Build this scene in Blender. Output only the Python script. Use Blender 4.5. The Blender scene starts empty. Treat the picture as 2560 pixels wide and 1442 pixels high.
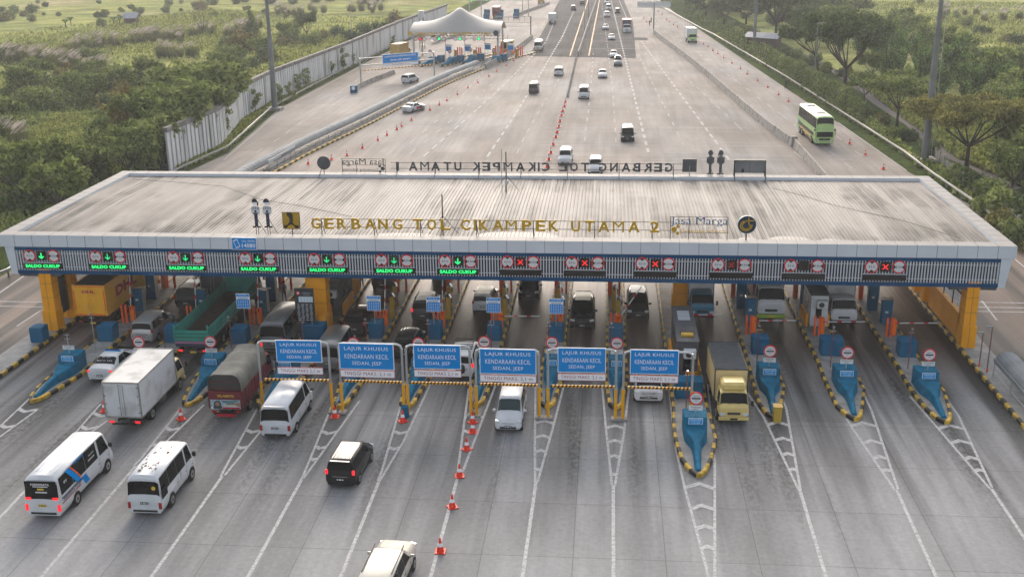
import bpy, math, random
from mathutils import Vector, Matrix
random.seed(7)
R = math.radians
scene = bpy.context.scene
col = scene.collection
# ------------------------------------------------------------ camera
CF, CTH, CYA, CRO, CH = 2763.4, .316457, .0883614, -.0124337, 29.0
_F = Vector((-math.sin(CYA)*math.cos(CTH), math.cos(CYA)*math.cos(CTH), -math.sin(CTH)))
_R0 = Vector((math.cos(CYA), math.sin(CYA), 0)); _U0 = _R0.cross(_F)
_R = _R0*math.cos(CRO)+_U0*math.sin(CRO); _U = -_R0*math.sin(CRO)+_U0*math.cos(CRO)
cd = bpy.data.cameras.new("camera"); cam = bpy.data.objects.new("camera", cd); col.objects.link(cam)
cd.sensor_width = 36; cd.lens = CF/2560*36; cd.clip_start = .5; cd.clip_end = 6000
cam.matrix_world = Matrix(((_R.x,_U.x,-_F.x,0),(_R.y,_U.y,-_F.y,0),(_R.z,_U.z,-_F.z,CH),(0,0,0,1)))
scene.camera = cam
# ------------------------------------------------------------ sky and sun
SUN_EL, SUN_AZ = 27.0, -6.0        # degrees; azimuth from +Y towards +X
w = bpy.data.worlds.new("World"); scene.world = w; w.use_nodes = True
nt = w.node_tree; bg = nt.nodes['Background']
sky = nt.nodes.new('ShaderNodeTexSky'); sky.sky_type = 'NISHITA'; sky.sun_disc = False
sky.sun_elevation = R(SUN_EL); sky.sun_rotation = R(SUN_AZ); sky.air_density = 1.0; sky.dust_density = 4.0; sky.ozone_density = 1.0
hs = nt.nodes.new('ShaderNodeHueSaturation'); hs.inputs['Saturation'].default_value = .42
nt.links.new(sky.outputs[0], hs.inputs['Color']); nt.links.new(hs.outputs[0], bg.inputs[0]); bg.inputs[1].default_value = .15
ld = bpy.data.lights.new("sun", 'SUN'); ld.energy = .65; ld.angle = R(24); ld.color = (1,.76,.55)
sun = bpy.data.objects.new("sun", ld); col.objects.link(sun)
_d = Vector((math.sin(R(SUN_AZ))*math.cos(R(SUN_EL)), math.cos(R(SUN_AZ))*math.cos(R(SUN_EL)), math.sin(R(SUN_EL))))
sun.rotation_euler = _d.to_track_quat('Z','Y').to_euler()
scene.view_settings.view_transform = 'Standard'; scene.view_settings.look = 'None'
scene.view_settings.exposure = 1.12
scene.cycles.volume_step_rate = 4; scene.cycles.volume_max_steps = 64
scene.cycles.max_bounces = 6; scene.cycles.diffuse_bounces = 3; scene.cycles.transparent_max_bounces = 8; scene.cycles.volume_bounces = 0
scene.cycles.use_denoising = True

# ------------------------------------------------------------ measuring: picture point -> world point
def ray(x, y): return _F*CF + _R*(x-1280) + _U*(721-y)
def gp(x, y, z=0.0):
    d = ray(x, y); t = (z-CH)/d.z; return Vector((d.x*t, d.y*t, z))
def aY(x, y, Y):
    d = ray(x, y); t = Y/d.y; return Vector((d.x*t, Y, CH+d.z*t))
# ------------------------------------------------------------ materials
M = {}
def mat(name, c, rough=.5, metal=0., var=.0, scale=2., spec=.22, emit=None, es=1., dirt=None, stretch=None, coat=0):
    m = bpy.data.materials.new(name); m.use_nodes = True; n = m.node_tree; b = n.nodes['Principled BSDF']
    b.inputs['Base Color'].default_value = (*c, 1); b.inputs['Roughness'].default_value = rough
    b.inputs['Metallic'].default_value = metal; b.inputs['Specular IOR Level'].default_value = spec
    if coat: b.inputs['Coat Weight'].default_value = coat; b.inputs['Coat Roughness'].default_value = .15
    if var or dirt:
        g = n.nodes.new('ShaderNodeNewGeometry'); no = n.nodes.new('ShaderNodeTexNoise'); no.inputs['Scale'].default_value = scale
        no.inputs['Detail'].default_value = 5; src = g.outputs['Position']
        if stretch:
            mp = n.nodes.new('ShaderNodeMapping'); mp.inputs['Scale'].default_value = stretch; n.links.new(src, mp.inputs[0]); src = mp.outputs[0]
        n.links.new(src, no.inputs['Vector'])
        cr = n.nodes.new('ShaderNodeValToRGB'); n.links.new(no.outputs['Fac'], cr.inputs[0])
        d = dirt or tuple(x*(1-var) for x in c); hi = tuple(min(1, x*(1+var*.6)) for x in c)
        cr.color_ramp.elements[0].position = .3; cr.color_ramp.elements[0].color = (*d, 1)
        cr.color_ramp.elements[1].position = .68 if not dirt else .5; cr.color_ramp.elements[1].color = (*hi, 1)
        n.links.new(cr.outputs[0], b.inputs['Base Color'])
    if emit: b.inputs['Emission Color'].default_value = (*emit, 1); b.inputs['Emission Strength'].default_value = es
    M[name] = m; return m
def paint(name, c, rough=.32, var=.1, metal=0): d = max(c) < .06; return mat(name, c, rough, metal, var, 1.3, spec=.25 if d else .4, coat=.0 if d else .2)
paint('white', (.53,.545,.56), .38); paint('silver', (.42,.42,.42), .3, metal=.5); paint('black', (.012,.012,.014), .18)
paint('champagne', (.50,.47,.41), .35, metal=.3); paint('grey', (.13,.135,.14), .3, metal=.4); paint('darkgrey', (.05,.05,.055), .3)
paint('brownblack', (.03,.02,.018), .2); paint('canter', (.62,.47,.16), .45); paint('cream', (.60,.47,.22), .45)
paint('maroon', (.13,.006,.012), .5); paint('teal', (.012,.23,.18), .5, .25); paint('courier', (.75,.36,.01), .4); paint('bluecab', (.02,.15,.24), .4)
paint('busgreen', (.33,.50,.17), .4); paint('buslight', (.50,.64,.34), .45); paint('orangebus', (.75,.38,.10), .4)
mat('boxwhite', (.50,.51,.52), .5, var=.14, scale=.8, dirt=(.36,.355,.34)); mat('boxroof', (.43,.43,.42), .5, var=.2, scale=.9, dirt=(.27,.27,.26))
mat('boxframe', (.28,.27,.25), .5, .3, var=.3, scale=3); mat('darkroof', (.045,.052,.06), .9, spec=.05, var=.25)
mat('tarp', (.14,.14,.125), .85, var=.35, scale=1.2); mat('woodbed', (.05,.03,.02), .8, var=.5, scale=3); mat('pinkrail', (.35,.14,.24), .5)
mat('glass', (.004,.005,.006), .22, spec=.10); mat('glassgreen', (.02,.04,.042), .15, spec=.3); mat('trim', (.02,.02,.02), .55)
mat('tyre', (.018,.018,.018), .85); mat('rim', (.35,.35,.36), .35, .8); mat('headlight', (.65,.67,.68), .12, .2)
mat('taillight', (.30,.012,.012), .3); mat('brakelight', (.6,.02,.02), .3, emit=(1,.02,.03), es=.45)
mat('chrome', (.6,.6,.6), .2, .9); mat('plateblack', (.02,.02,.02), .5); mat('platewhite', (.7,.7,.7), .5); mat('plateyellow', (.6,.42,.04), .5)
mat('wetyellow', (.78,.32,.0), .55, var=.14, scale=.6); mat('yellowtrim', (.50,.18,.004), .45)
mat('toothyellow', (.50,.32,.045), .7, var=.5, scale=2.5); mat('kerbblack', (.02,.02,.02), .6, var=.3, scale=3); mat('kerbpale', (.38,.28,.14), .6, var=.35, scale=3)
mat('concrete', (.27,.265,.255), .8, var=.3, scale=1.2); mat('barrierconc', (.235,.215,.195), .85, var=.45, scale=1.1, dirt=(.10,.09,.08))
mat('blockblue', (.002,.10,.20), .7, spec=.08, var=.16, scale=1.3); mat('cushionblue', (.002,.12,.215), .7, spec=.08, var=.32, scale=2.2)
mat('platelight', (.02,.30,.62), .4); mat('signblue', (.0,.215,.58), .7, spec=.0); mat('signwhite', (.74,.76,.78), .4); mat('redletter', (.36,.015,.03), .5); mat('blackletter', (.015,.015,.017), .6)
mat('steel', (.38,.40,.41), .38, .65, var=.15); mat('galv', (.45,.46,.46), .35, .6, var=.12, scale=1); mat('postyellow', (.72,.34,.004), .4, var=.08)
mat('polepurple', (.16,.05,.05), .5); mat('orangebox', (.92,.17,.01), .5, var=.12); mat('orangedeep', (.72,.09,.015), .5); mat('ochre', (.40,.24,.015), .4, var=.15)
mat('fascia', (.54,.575,.62), .45, .0, var=.06, scale=.5); mat('fasciatop', (.26,.245,.23), .6, spec=.1, var=.07, scale=.4)
mat('navy', (.003,.06,.15), .6, spec=.05, var=.12); mat('repair', (.335,.30,.265), .6, var=.15); mat('soffit', (.16,.14,.12), .5); mat('navyback', (.010,.030,.06), .6); mat('slat', (.55,.58,.62), .45, .0)
mat('seam', (.05,.05,.05), .7); mat('ledblack', (.012,.012,.012), .35); mat('ledgreen', (0,.2,.05), .5, emit=(.02,1,.22), es=.8)
mat('ledgreendim', (0,.1,.04), .5, emit=(.02,.8,.25), es=.55); mat('ledred', (.3,0,0), .5, emit=(1,.03,.03), es=.5); mat('leddimred', (.12,.01,.01), .5, emit=(.5,.02,.02), es=.25)
mat('discwhite', (.58,.59,.60), .4); mat('discred', (.62,.01,.02), .4); mat('goldletter', (.46,.28,.015), .6, .0); mat('goldside', (.30,.17,.01), .4)
mat('navyletter', (.02,.10,.20), .4); mat('signback', (.075,.08,.088), .6, var=.2); mat('mast', (.17,.18,.19), .45, .5, var=.2, scale=.6)
mat('wallconc', (.50,.50,.50), .75, var=.3, scale=.5, dirt=(.24,.235,.22), stretch=(1,1,.15)); mat('wallcap', (.17,.16,.145), .9, var=.4, scale=.7); mat('wallgap', (.11,.11,.105), .9, var=.3)
mat('tubemetal', (.17,.185,.195), .75, .0, var=.2, scale=.8); mat('conered', (.72,.045,.02), .45, var=.1); mat('conewhite', (.75,.75,.75), .4)
mat('tent', (.33,.315,.295), .6, var=.06); mat('skin', (.32,.17,.11), .6); mat('cloth', (.03,.04,.07), .8); mat('vest', (.55,.12,.03), .8); mat('hair', (.01,.01,.01), .7)
mat('boothgrey', (.065,.07,.078), .7, .0, var=.15); mat('boothwhite', (.5,.52,.53), .5); mat('binyellow', (.45,.30,.04), .5); mat('screen', (.5,.6,.65), .3)
mat('boardback', (.025,.03,.033), .5); mat('marking', (.37,.37,.372), .7, var=.38, scale=5.); mat('markfar', (.36,.35,.34), .8, var=.25); mat('markthin', (.32,.31,.30), .75, var=.3, scale=1.); mat('markorange', (.50,.27,.10), .7, var=.2)
mat('hutroof', (.30,.31,.34), .6, var=.3); mat('wood', (.10,.07,.05), .8, var=.4)

mat('rustspot', (.13,.065,.03), .9, var=.4, scale=6)
mat('poster', (.30,.42,.45), .5, var=.35, scale=4); mat('posterdark', (.03,.06,.07), .5)
mat('limebump', (.28,.42,.05), .45)
mat('ochrebox', (.50,.33,.10), .6, var=.15)
mat('busblue', (.10,.25,.50), .4)
mat('railrust', (.22,.15,.10), .6, var=.4, scale=2)
mat('silverboard', (.42,.44,.45), .5)
mat('paintpipe', (.60,.56,.52), .4, .2, var=.1)
# concrete road: slab joints, worn patches, stretched tyre stains that grow denser near the gate
def road_mat(name, base, patch, stain_y, warm=(0,0,0)):
    m = bpy.data.materials.new(name); m.use_nodes = True; n = m.node_tree; L = n.links; b = n.nodes['Principled BSDF']
    g = n.nodes.new('ShaderNodeNewGeometry')
    def noise(scale, st=(1,1,1), det=5, ro=.55):
        mp = n.nodes.new('ShaderNodeMapping'); mp.inputs['Scale'].default_value = st; L.new(g.outputs['Position'], mp.inputs[0])
        t = n.nodes.new('ShaderNodeTexNoise'); t.inputs['Scale'].default_value = scale; t.inputs['Detail'].default_value = det; t.inputs['Roughness'].default_value = ro
        L.new(mp.outputs[0], t.inputs['Vector']); return t.outputs['Fac']
    def ramp(src, a, b2, ca, cb):
        r = n.nodes.new('ShaderNodeMapRange'); r.inputs[1].default_value = a; r.inputs[2].default_value = b2; r.inputs[3].default_value = ca; r.inputs[4].default_value = cb
        L.new(src, r.inputs[0]); return r.outputs[0]
    def mul(a, c):
        t = n.nodes.new('ShaderNodeMath'); t.operation = 'MULTIPLY'
        for i, v in enumerate((a, c)):
            if isinstance(v, float): t.inputs[i].default_value = v
            else: L.new(v, t.inputs[i])
        return t.outputs[0]
    # slabs
    mp = n.nodes.new('ShaderNodeMapping'); L.new(g.outputs['Position'], mp.inputs[0]); mp.inputs['Location'].default_value = (1.35,0,0)
    br = n.nodes.new('ShaderNodeTexBrick'); br.offset = 0; br.inputs['Scale'].default_value = 1; br.inputs['Brick Width'].default_value = 4.45; br.inputs['Row Height'].default_value = 5.2
    br.inputs['Mortar Size'].default_value = .025; br.inputs['Mortar Smooth'].default_value = .3; br.inputs['Bias'].default_value = 0
    br.inputs['Color1'].default_value = (*[x*.97 for x in base],1); br.inputs['Color2'].default_value = (*patch,1); br.inputs['Mortar'].default_value = (*[x*.58 for x in base],1)
    L.new(mp.outputs[0], br.inputs['Vector'])
    # mix factors
    f1 = mul(ramp(noise(.09, (1,.5,1)), .3, .7, .78, 1.16), ramp(noise(.33, (1,.25,1)), .3, .7, .82, 1.14))
    f2 = ramp(noise(1.3, (1,.04,1), 4), .3, .7, .86, 1.11)      # long streaks
    f3 = mul(ramp(noise(3.5), .25, .75, .87, 1.09), ramp(noise(14.), .25, .75, .92, 1.07))
    k = mul(mul(f1, f2), f3)
    if stain_y:
        sx = n.nodes.new('ShaderNodeSeparateXYZ'); L.new(g.outputs['Position'], sx.inputs[0])
        near = ramp(sx.outputs['Y'], 46, 68, 0., 1.); far = ramp(sx.outputs['Y'], 98, 125, 1., 0.)
        band = mul(near, far)
        st = ramp(noise(.5, (1,.03,1), 4), .43, .57, 0., 1.)
        k = mul(k, ramp(band, 0, 1, 1., .86))
        dark = mul(mul(st, band), .74)
        inv = n.nodes.new('ShaderNodeMath'); inv.operation = 'SUBTRACT'; inv.inputs[0].default_value = 1; L.new(dark, inv.inputs[1])
        k = mul(k, inv.outputs[0])
        brown = n.nodes.new('ShaderNodeMix'); brown.data_type = 'RGBA'; L.new(mul(mul(ramp(sx.outputs['Y'], 66, 78, 0., 1.), far), .85), brown.inputs[0])
        L.new(br.outputs['Color'], brown.inputs[6]); brown.inputs[7].default_value = (.165,.105,.072,1); colr = brown.outputs[2]
        oil = mul(mul(ramp(noise(.7, (1,.06,1), 2), .53, .63, 0., 1.), ramp(noise(5., (1,.5,1), 3), .42, .56, .15, 1.)), mul(ramp(sx.outputs['Y'], 46, 58, 0., 1.), ramp(sx.outputs['Y'], 74, 80, 1., 0.))); iv = n.nodes.new('ShaderNodeMath'); iv.operation = 'MULTIPLY_ADD'; iv.inputs[1].default_value = -.42; iv.inputs[2].default_value = 1; L.new(oil, iv.inputs[0]); k = mul(k, iv.outputs[0])
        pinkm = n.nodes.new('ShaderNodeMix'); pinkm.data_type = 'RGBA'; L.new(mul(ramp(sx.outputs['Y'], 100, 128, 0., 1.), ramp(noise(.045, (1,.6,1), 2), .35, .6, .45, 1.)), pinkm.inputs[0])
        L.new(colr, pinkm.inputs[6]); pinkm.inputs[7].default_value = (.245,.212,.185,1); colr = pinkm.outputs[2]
        vb = n.nodes.new('ShaderNodeTexBrick'); vb.offset = .5; vb.inputs['Scale'].default_value = 1; vb.inputs['Brick Width'].default_value = 8.9; vb.inputs['Row Height'].default_value = 21; vb.inputs['Mortar Size'].default_value = 0
        vb.inputs['Color1'].default_value = (.86,.86,.86,1); vb.inputs['Color2'].default_value = (1.1,1.1,1.1,1); L.new(mp.outputs[0], vb.inputs['Vector']); sv = n.nodes.new('ShaderNodeSeparateColor'); L.new(vb.outputs['Color'], sv.inputs[0]); k = mul(k, sv.outputs[0])
    else: colr = br.outputs['Color']
    mx = n.nodes.new('ShaderNodeVectorMath'); mx.operation = 'SCALE'; L.new(colr, mx.inputs[0]); L.new(k, mx.inputs['Scale']); L.new(mx.outputs[0], b.inputs['Base Color'])
    rg = ramp(noise(.5, (1,.1,1)), .3, .7, .62, .70); b.inputs['Specular IOR Level'].default_value = .15
    if stain_y:
        inb = mul(ramp(sx.outputs['Y'], 70, 76, 0., 1.), ramp(sx.outputs['Y'], 97, 104, 1., 0.)); q = n.nodes.new('ShaderNodeMath'); q.operation = 'MULTIPLY_ADD'; q.inputs[1].default_value = -.25; L.new(inb, q.inputs[0]); L.new(rg, q.inputs[2]); rg = q.outputs[0]
        L.new(ramp(inb, 0, 1, .15, .28), b.inputs['Specular IOR Level'])
    L.new(rg, b.inputs['Roughness'])
    bp = n.nodes.new('ShaderNodeBump'); bp.inputs['Strength'].default_value = .15; L.new(noise(8.), bp.inputs['Height']); L.new(bp.outputs[0], b.inputs['Normal'])
    df = n.nodes.new('ShaderNodeBsdfDiffuse'); L.new(mx.outputs[0], df.inputs['Color']); L.new(bp.outputs[0], df.inputs['Normal'])
    ms = n.nodes.new('ShaderNodeMixShader'); ms.inputs[0].default_value = .34 if stain_y else .12; L.new(df.outputs[0], ms.inputs[1]); L.new(b.outputs[0], ms.inputs[2]); L.new(ms.outputs[0], n.nodes['Material Output'].inputs[0])
    M[name] = m
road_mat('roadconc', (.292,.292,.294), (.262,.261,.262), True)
road_mat('asphalt', (.105,.10,.098), (.095,.09,.088), False)
road_mat('dirtroad', (.17,.15,.14), (.16,.145,.135), False)

def field_mat(name, cols, scales=(.02,.25,2.)):
    m = bpy.data.materials.new(name); m.use_nodes = True; n = m.node_tree; L = n.links; n.nodes.remove(n.nodes['Principled BSDF']); b = n.nodes.new('ShaderNodeBsdfDiffuse'); L.new(b.outputs[0], n.nodes['Material Output'].inputs[0])
    g = n.nodes.new('ShaderNodeNewGeometry'); prev = None
    for i, s in enumerate(scales):
        t = n.nodes.new('ShaderNodeTexNoise'); t.inputs['Scale'].default_value = s; t.inputs['Detail'].default_value = 6; L.new(g.outputs['Position'], t.inputs['Vector'])
        if i == 0:
            cr = n.nodes.new('ShaderNodeValToRGB'); L.new(t.outputs['Fac'], cr.inputs[0]); e = cr.color_ramp.elements
            for j, c in enumerate(cols):
                p = .32+.36*j/(len(cols)-1)
                if j < 2: e[j].position = p; e[j].color = (*c,1)
                else: q = e.new(p); q.color = (*c,1)
            prev = cr.outputs[0]
        else:
            r = n.nodes.new('ShaderNodeMapRange'); r.inputs[1].default_value = .3; r.inputs[2].default_value = .7; r.inputs[3].default_value = .6; r.inputs[4].default_value = 1.3; L.new(t.outputs['Fac'], r.inputs[0])
            v = n.nodes.new('ShaderNodeVectorMath'); v.operation = 'SCALE'; L.new(prev, v.inputs[0]); L.new(r.outputs[0], v.inputs['Scale']); prev = v.outputs[0]
    L.new(prev, b.inputs['Color']); M[name] = m
field_mat('field', [(.16,.18,.07),(.33,.33,.12),(.22,.25,.09),(.36,.31,.16)], (.018,.12,1.1))
field_mat('verge', [(.035,.055,.018),(.075,.095,.03)], (.08,.6,3.))

def leaf_mat(name, c, c2, hv=.25):
    m = bpy.data.materials.new(name); m.use_nodes = True; n = m.node_tree; L = n.links; n.nodes.remove(n.nodes['Principled BSDF']); b = n.nodes.new('ShaderNodeBsdfDiffuse')
    g = n.nodes.new('ShaderNodeNewGeometry'); t = n.nodes.new('ShaderNodeTexNoise'); t.inputs['Scale'].default_value = .45; t.inputs['Detail'].default_value = 3; L.new(g.outputs['Position'], t.inputs['Vector'])
    cr = n.nodes.new('ShaderNodeValToRGB'); cr.color_ramp.elements[0].position = .35; cr.color_ramp.elements[0].color = (*c,1); cr.color_ramp.elements[1].position = .65; cr.color_ramp.elements[1].color = (*c2,1)
    L.new(t.outputs['Fac'], cr.inputs[0])
    mm = n.nodes.new('ShaderNodeMath'); mm.operation = 'MULTIPLY_ADD'; mm.inputs[1].default_value = 1.3; mm.inputs[2].default_value = .38; L.new(g.outputs['Random Per Island'], mm.inputs[0])
    sc = n.nodes.new('ShaderNodeVectorMath'); sc.operation = 'SCALE'; L.new(cr.outputs[0], sc.inputs[0]); L.new(mm.outputs[0], sc.inputs['Scale'])
    L.new(sc.outputs[0], b.inputs['Color'])
    tr = n.nodes.new('ShaderNodeBsdfTranslucent'); L.new(sc.outputs[0], tr.inputs['Color']); mx = n.nodes.new('ShaderNodeMixShader'); mx.inputs[0].default_value = .3
    L.new(b.outputs[0], mx.inputs[1]); L.new(tr.outputs[0], mx.inputs[2]); L.new(mx.outputs[0], n.nodes['Material Output'].inputs[0]); M[name] = m
leaf_mat('leafdark', (.065,.095,.035), (.125,.16,.058)); leaf_mat('leafmid', (.125,.165,.045), (.23,.26,.085)); leaf_mat('leafolive', (.14,.14,.045), (.24,.22,.07))
leaf_mat('leafpale', (.12,.155,.05), (.20,.23,.085)); leaf_mat('leafbamboo', (.075,.13,.035), (.14,.21,.055)); leaf_mat('leafrust', (.11,.10,.028), (.20,.145,.045))
leaf_mat('grassblade', (.16,.19,.05), (.29,.30,.09)); leaf_mat('reedplume', (.42,.35,.28), (.55,.47,.40)); leaf_mat('reedblade', (.08,.10,.035), (.15,.15,.06))
mat('bark', (.045,.035,.028), .9, var=.4, scale=3)

# ------------------------------------------------------------ mesh builder
class MB:
    def __init__(s): s.v = []; s.f = []; s.m = []; s.ml = []; s.sm = []
    def mi(s, name):
        if name not in s.ml: s.ml.append(name)
        return s.ml.index(name)
    def add(s, vs, fs, m, T=None, smooth=False):
        o = len(s.v); k = s.mi(m)
        s.v += [tuple(T @ Vector(p)) if T else tuple(p) for p in vs]
        for f in fs: s.f.append([i+o for i in f]); s.m.append(k); s.sm.append(smooth)
        return s
    def box(s, c, d, m, T=None, rz=0, bev=0, taper=1.):
        x, y, z = [q/2 for q in d]; t = taper
        vs = [(-x,-y,-z),(x,-y,-z),(x,y,-z),(-x,y,-z),(-x*t,-y*t,z),(x*t,-y*t,z),(x*t,y*t,z),(-x*t,y*t,z)]
        fs = [(3,2,1,0),(4,5,6,7),(0,1,5,4),(1,2,6,5),(2,3,7,6),(3,0,4,7)]
        if bev:
            b = bev; vs = []
            for zz, k in ((-z,b),(-z+b,0),(z-b,0),(z,b)):
                X, Y = x-k, y-k; q = b if not k else b*.5
                vs += [(-X,-Y+q,zz),(-X+q,-Y,zz),(X-q,-Y,zz),(X,-Y+q,zz),(X,Y-q,zz),(X-q,Y,zz),(-X+q,Y,zz),(-X,Y-q,zz)]
            fs = [tuple(reversed(range(8))), tuple(range(24,32))]
            for r in range(3):
                for i in range(8): j = (i+1) % 8; fs.append((r*8+i, r*8+j, r*8+8+j, r*8+8+i))
        TT = Matrix.Translation(c) @ Matrix.Rotation(rz,4,'Z')
        return s.add(vs, fs, m, (T @ TT) if T else TT)
    def cyl(s, a, b, r, m, r2=None, n=8, T=None, cap=True):
        a, b = Vector(a), Vector(b); r2 = r if r2 is None else r2; d = (b-a); q = d.to_track_quat('Z','Y').to_matrix()
        vs = []
        for p, rr in ((a,r),(b,r2)):
            for i in range(n): t = 2*math.pi*i/n; vs.append(p + q @ Vector((rr*math.cos(t), rr*math.sin(t), 0)))
        fs = [(i,(i+1)%n,n+(i+1)%n,n+i) for i in range(n)]
        s.add(vs, fs, m, T, n > 6)
        if cap: s.add(vs, [tuple(reversed(range(n))), tuple(range(n,2*n))], m, T)
        return s
    def tube(s, pts, r, m, n=6, T=None):
        for i in range(len(pts)-1):
            ra = r[i] if isinstance(r, list) else r; rb = r[i+1] if isinstance(r, list) else r
            s.cyl(pts[i], pts[i+1], ra, m, rb, n, T)
        return s
    def quad(s, a, b, c, d, m, T=None): return s.add([a,b,c,d], [(0,1,2,3)], m, T)
    def poly(s, pts, m, T=None): return s.add(pts, [tuple(range(len(pts)))], m, T)
    def prism(s, pts, z0, z1, m, mtop=None, T=None):      # pts: closed xy outline, counter-clockwise
        n = len(pts); vs = [(p[0],p[1],z0) for p in pts]+[(p[0],p[1],z1) for p in pts]
        s.add(vs, [(i,(i+1)%n,n+(i+1)%n,n+i) for i in range(n)]+[tuple(reversed(range(n)))], m, T)
        return s.add(vs, [tuple(range(n,2*n))], mtop or m, T)
    def disc(s, c, r, t, m, T=None, n=20):               # facing -Y, thickness t
        c = Vector(c); return s.cyl(c, c+Vector((0,-t,0)), r, m, n=n, T=T)
    def text(s, txt, c, h, wd, m, T=None, bold=.0, ext=.006, top=False, spacing=1.):   # facing -Y, centred on c
        k = (txt, bold, spacing)
        if k not in _TX:
            cu = bpy.data.curves.new('lettering', 'FONT'); cu.body = txt; cu.size = 1; cu.offset = bold; cu.extrude = .0; cu.resolution_u = 2; cu.space_character = spacing
            ob = bpy.data.objects.new('lettering', cu); col.objects.link(ob); me = ob.to_mesh()
            vs = [tuple(v.co) for v in me.vertices]; fs = [tuple(p.vertices) for p in me.polygons]; ob.to_mesh_clear()
            bpy.data.objects.remove(ob); bpy.data.curves.remove(cu)
            x0, x1 = min(v[0] for v in vs), max(v[0] for v in vs); y0, y1 = min(v[1] for v in vs), max(v[1] for v in vs)
            _TX[k] = ([((v[0]-x0)/(x1-x0)-.5, (v[1]-y0)/(y1-y0)-.5) for v in vs], fs, (x1-x0)/(y1-y0))
        vs, fs, asp = _TX[k]; wd = wd or h*asp; c = Vector(c)
        vv = [(c.x+v[0]*wd, c.y, c.z+v[1]*h) for v in vs]
        if ext > .01:
            bk = [(p[0], p[1]+ext, p[2]) for p in vv]; n = len(vv); ed = {}
            for f in fs:
                for i in range(len(f)): e = (f[i], f[(i+1)%len(f)]); ed[tuple(sorted(e))] = ed.get(tuple(sorted(e)), []) + [e]
            side = [(e[0][1], e[0][0], e[0][0]+n, e[0][1]+n) for e in ed.values() if len(e) == 1]
            s.add(vv+bk, list(fs)+side+[tuple(reversed([i+n for i in f])) for f in fs], m, T)
        else: s.add(vv, fs, m, T)
        return s
    def obj(s, name, parent=None, sharp=35):
        me = bpy.data.meshes.new(name); me.from_pydata(s.v, [], s.f)
        for q in s.ml: me.materials.append(M[q])
        me.polygons.foreach_set('material_index', s.m); me.polygons.foreach_set('use_smooth', s.sm); me.update()
        if any(s.sm): me.set_sharp_from_angle(angle=R(sharp))
        o = bpy.data.objects.new(name, me); col.objects.link(o)
        if parent: o.parent = parent
        return o
_TX = {}
def tag(o, label=None, cat=None, group=None, kind=None):
    if label: o['label'] = label
    if cat: o['category'] = cat
    if group: o['group'] = group
    if kind: o['kind'] = kind
    return o
def empty(name, loc, label=None, cat=None, group=None, rz=0):
    o = bpy.data.objects.new(name, None); o.empty_display_size = .3; col.objects.link(o); o.location = loc; o.rotation_euler = (0,0,rz)
    return tag(o, label, cat, group)
def dup(root, loc=None, rz=None, label=None, group=None, parent=None, scale=None):
    r = root.copy(); col.objects.link(r)
    if parent: r.parent = parent
    if loc is not None: r.location = loc
    if rz is not None: r.rotation_euler = (0,0,rz)
    if scale is not None: r.scale = (scale,)*3 if isinstance(scale, (int,float)) else scale
    if label: r['label'] = label
    if group: r['group'] = group
    for ch in list(root.children): dup(ch, parent=r)
    return r
def sheet(name, pts, z, m):
    mb = MB(); mb.poly([(p[0],p[1],z) for p in pts], m); return tag(mb.obj(name), kind='structure')
ORD = ['nearest','second nearest','third nearest','fourth nearest','fifth nearest','sixth nearest','seventh nearest','eighth nearest','ninth nearest','tenth nearest','eleventh nearest','twelfth nearest','thirteenth nearest','fourteenth nearest','fifteenth nearest','sixteenth nearest','seventeenth nearest','eighteenth nearest','nineteenth nearest','twentieth nearest','twenty first nearest','twenty second nearest','twenty third nearest','twenty fourth nearest','twenty fifth nearest','twenty sixth nearest']
NTH = ['first','second','third','fourth','fifth','sixth','seventh','eighth','ninth','tenth','eleventh','twelfth','thirteenth','fourteenth']
# ============================================================ SETTING
z0 = -.06
tag(MB().quad((-1500,-80,z0-.05),(1500,-80,z0-.05),(1500,2600,z0-.05),(-1500,2600,z0-.05),'field').obj('ground'), kind='structure')
# pavement outline
Lp = [gp(463,432),gp(571,383),gp(698,272),gp(783,226),gp(905,162),gp(1036,95),gp(1150,42)]
Rp = [gp(2273,431),gp(2095,307),gp(2005,248),gp(1830,130),gp(1690,35)]
left = [(-53.5,-40),(-53.5,105)]+[(p.x,p.y) for p in Lp]+[(-46,560),(-30,900),(-20,1400)]
right = [(41,-40),(41,105)]+[(p.x,p.y) for p in Rp]+[(17,560),(22,900),(28,1400)]
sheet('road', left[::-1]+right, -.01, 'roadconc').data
# (outline left reversed + right gives clockwise; flip so it faces up)
for q in [bpy.data.objects['road']]: q.data.flip_normals() if q.data.polygons[0].normal.z < 0 else None
# grass verges both sides
def strip(name, pts, wl, wr, z, m):      # ribbon along a line
    mb = MB(); P = [Vector((p[0],p[1],0)) for p in pts]; rows = []
    for i, p in enumerate(P):
        d = (P[min(i+1,len(P)-1)]-P[max(i-1,0)]).normalized(); nn = Vector((-d.y,d.x,0)); rows.append((p+nn*wl, p-nn*wr))
    for i in range(len(rows)-1):
        a, b = rows[i]; c, d = rows[i+1]; mb.quad((b.x,b.y,z),(d.x,d.y,z),(c.x,c.y,z),(a.x,a.y,z),m)
    return mb.obj(name)
tag(strip('grass_verge', left, 7, 0, -.03, 'verge'), kind='structure')
tag(strip('grass_verge', right, 0, 16, -.03, 'verge'), kind='structure')
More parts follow.
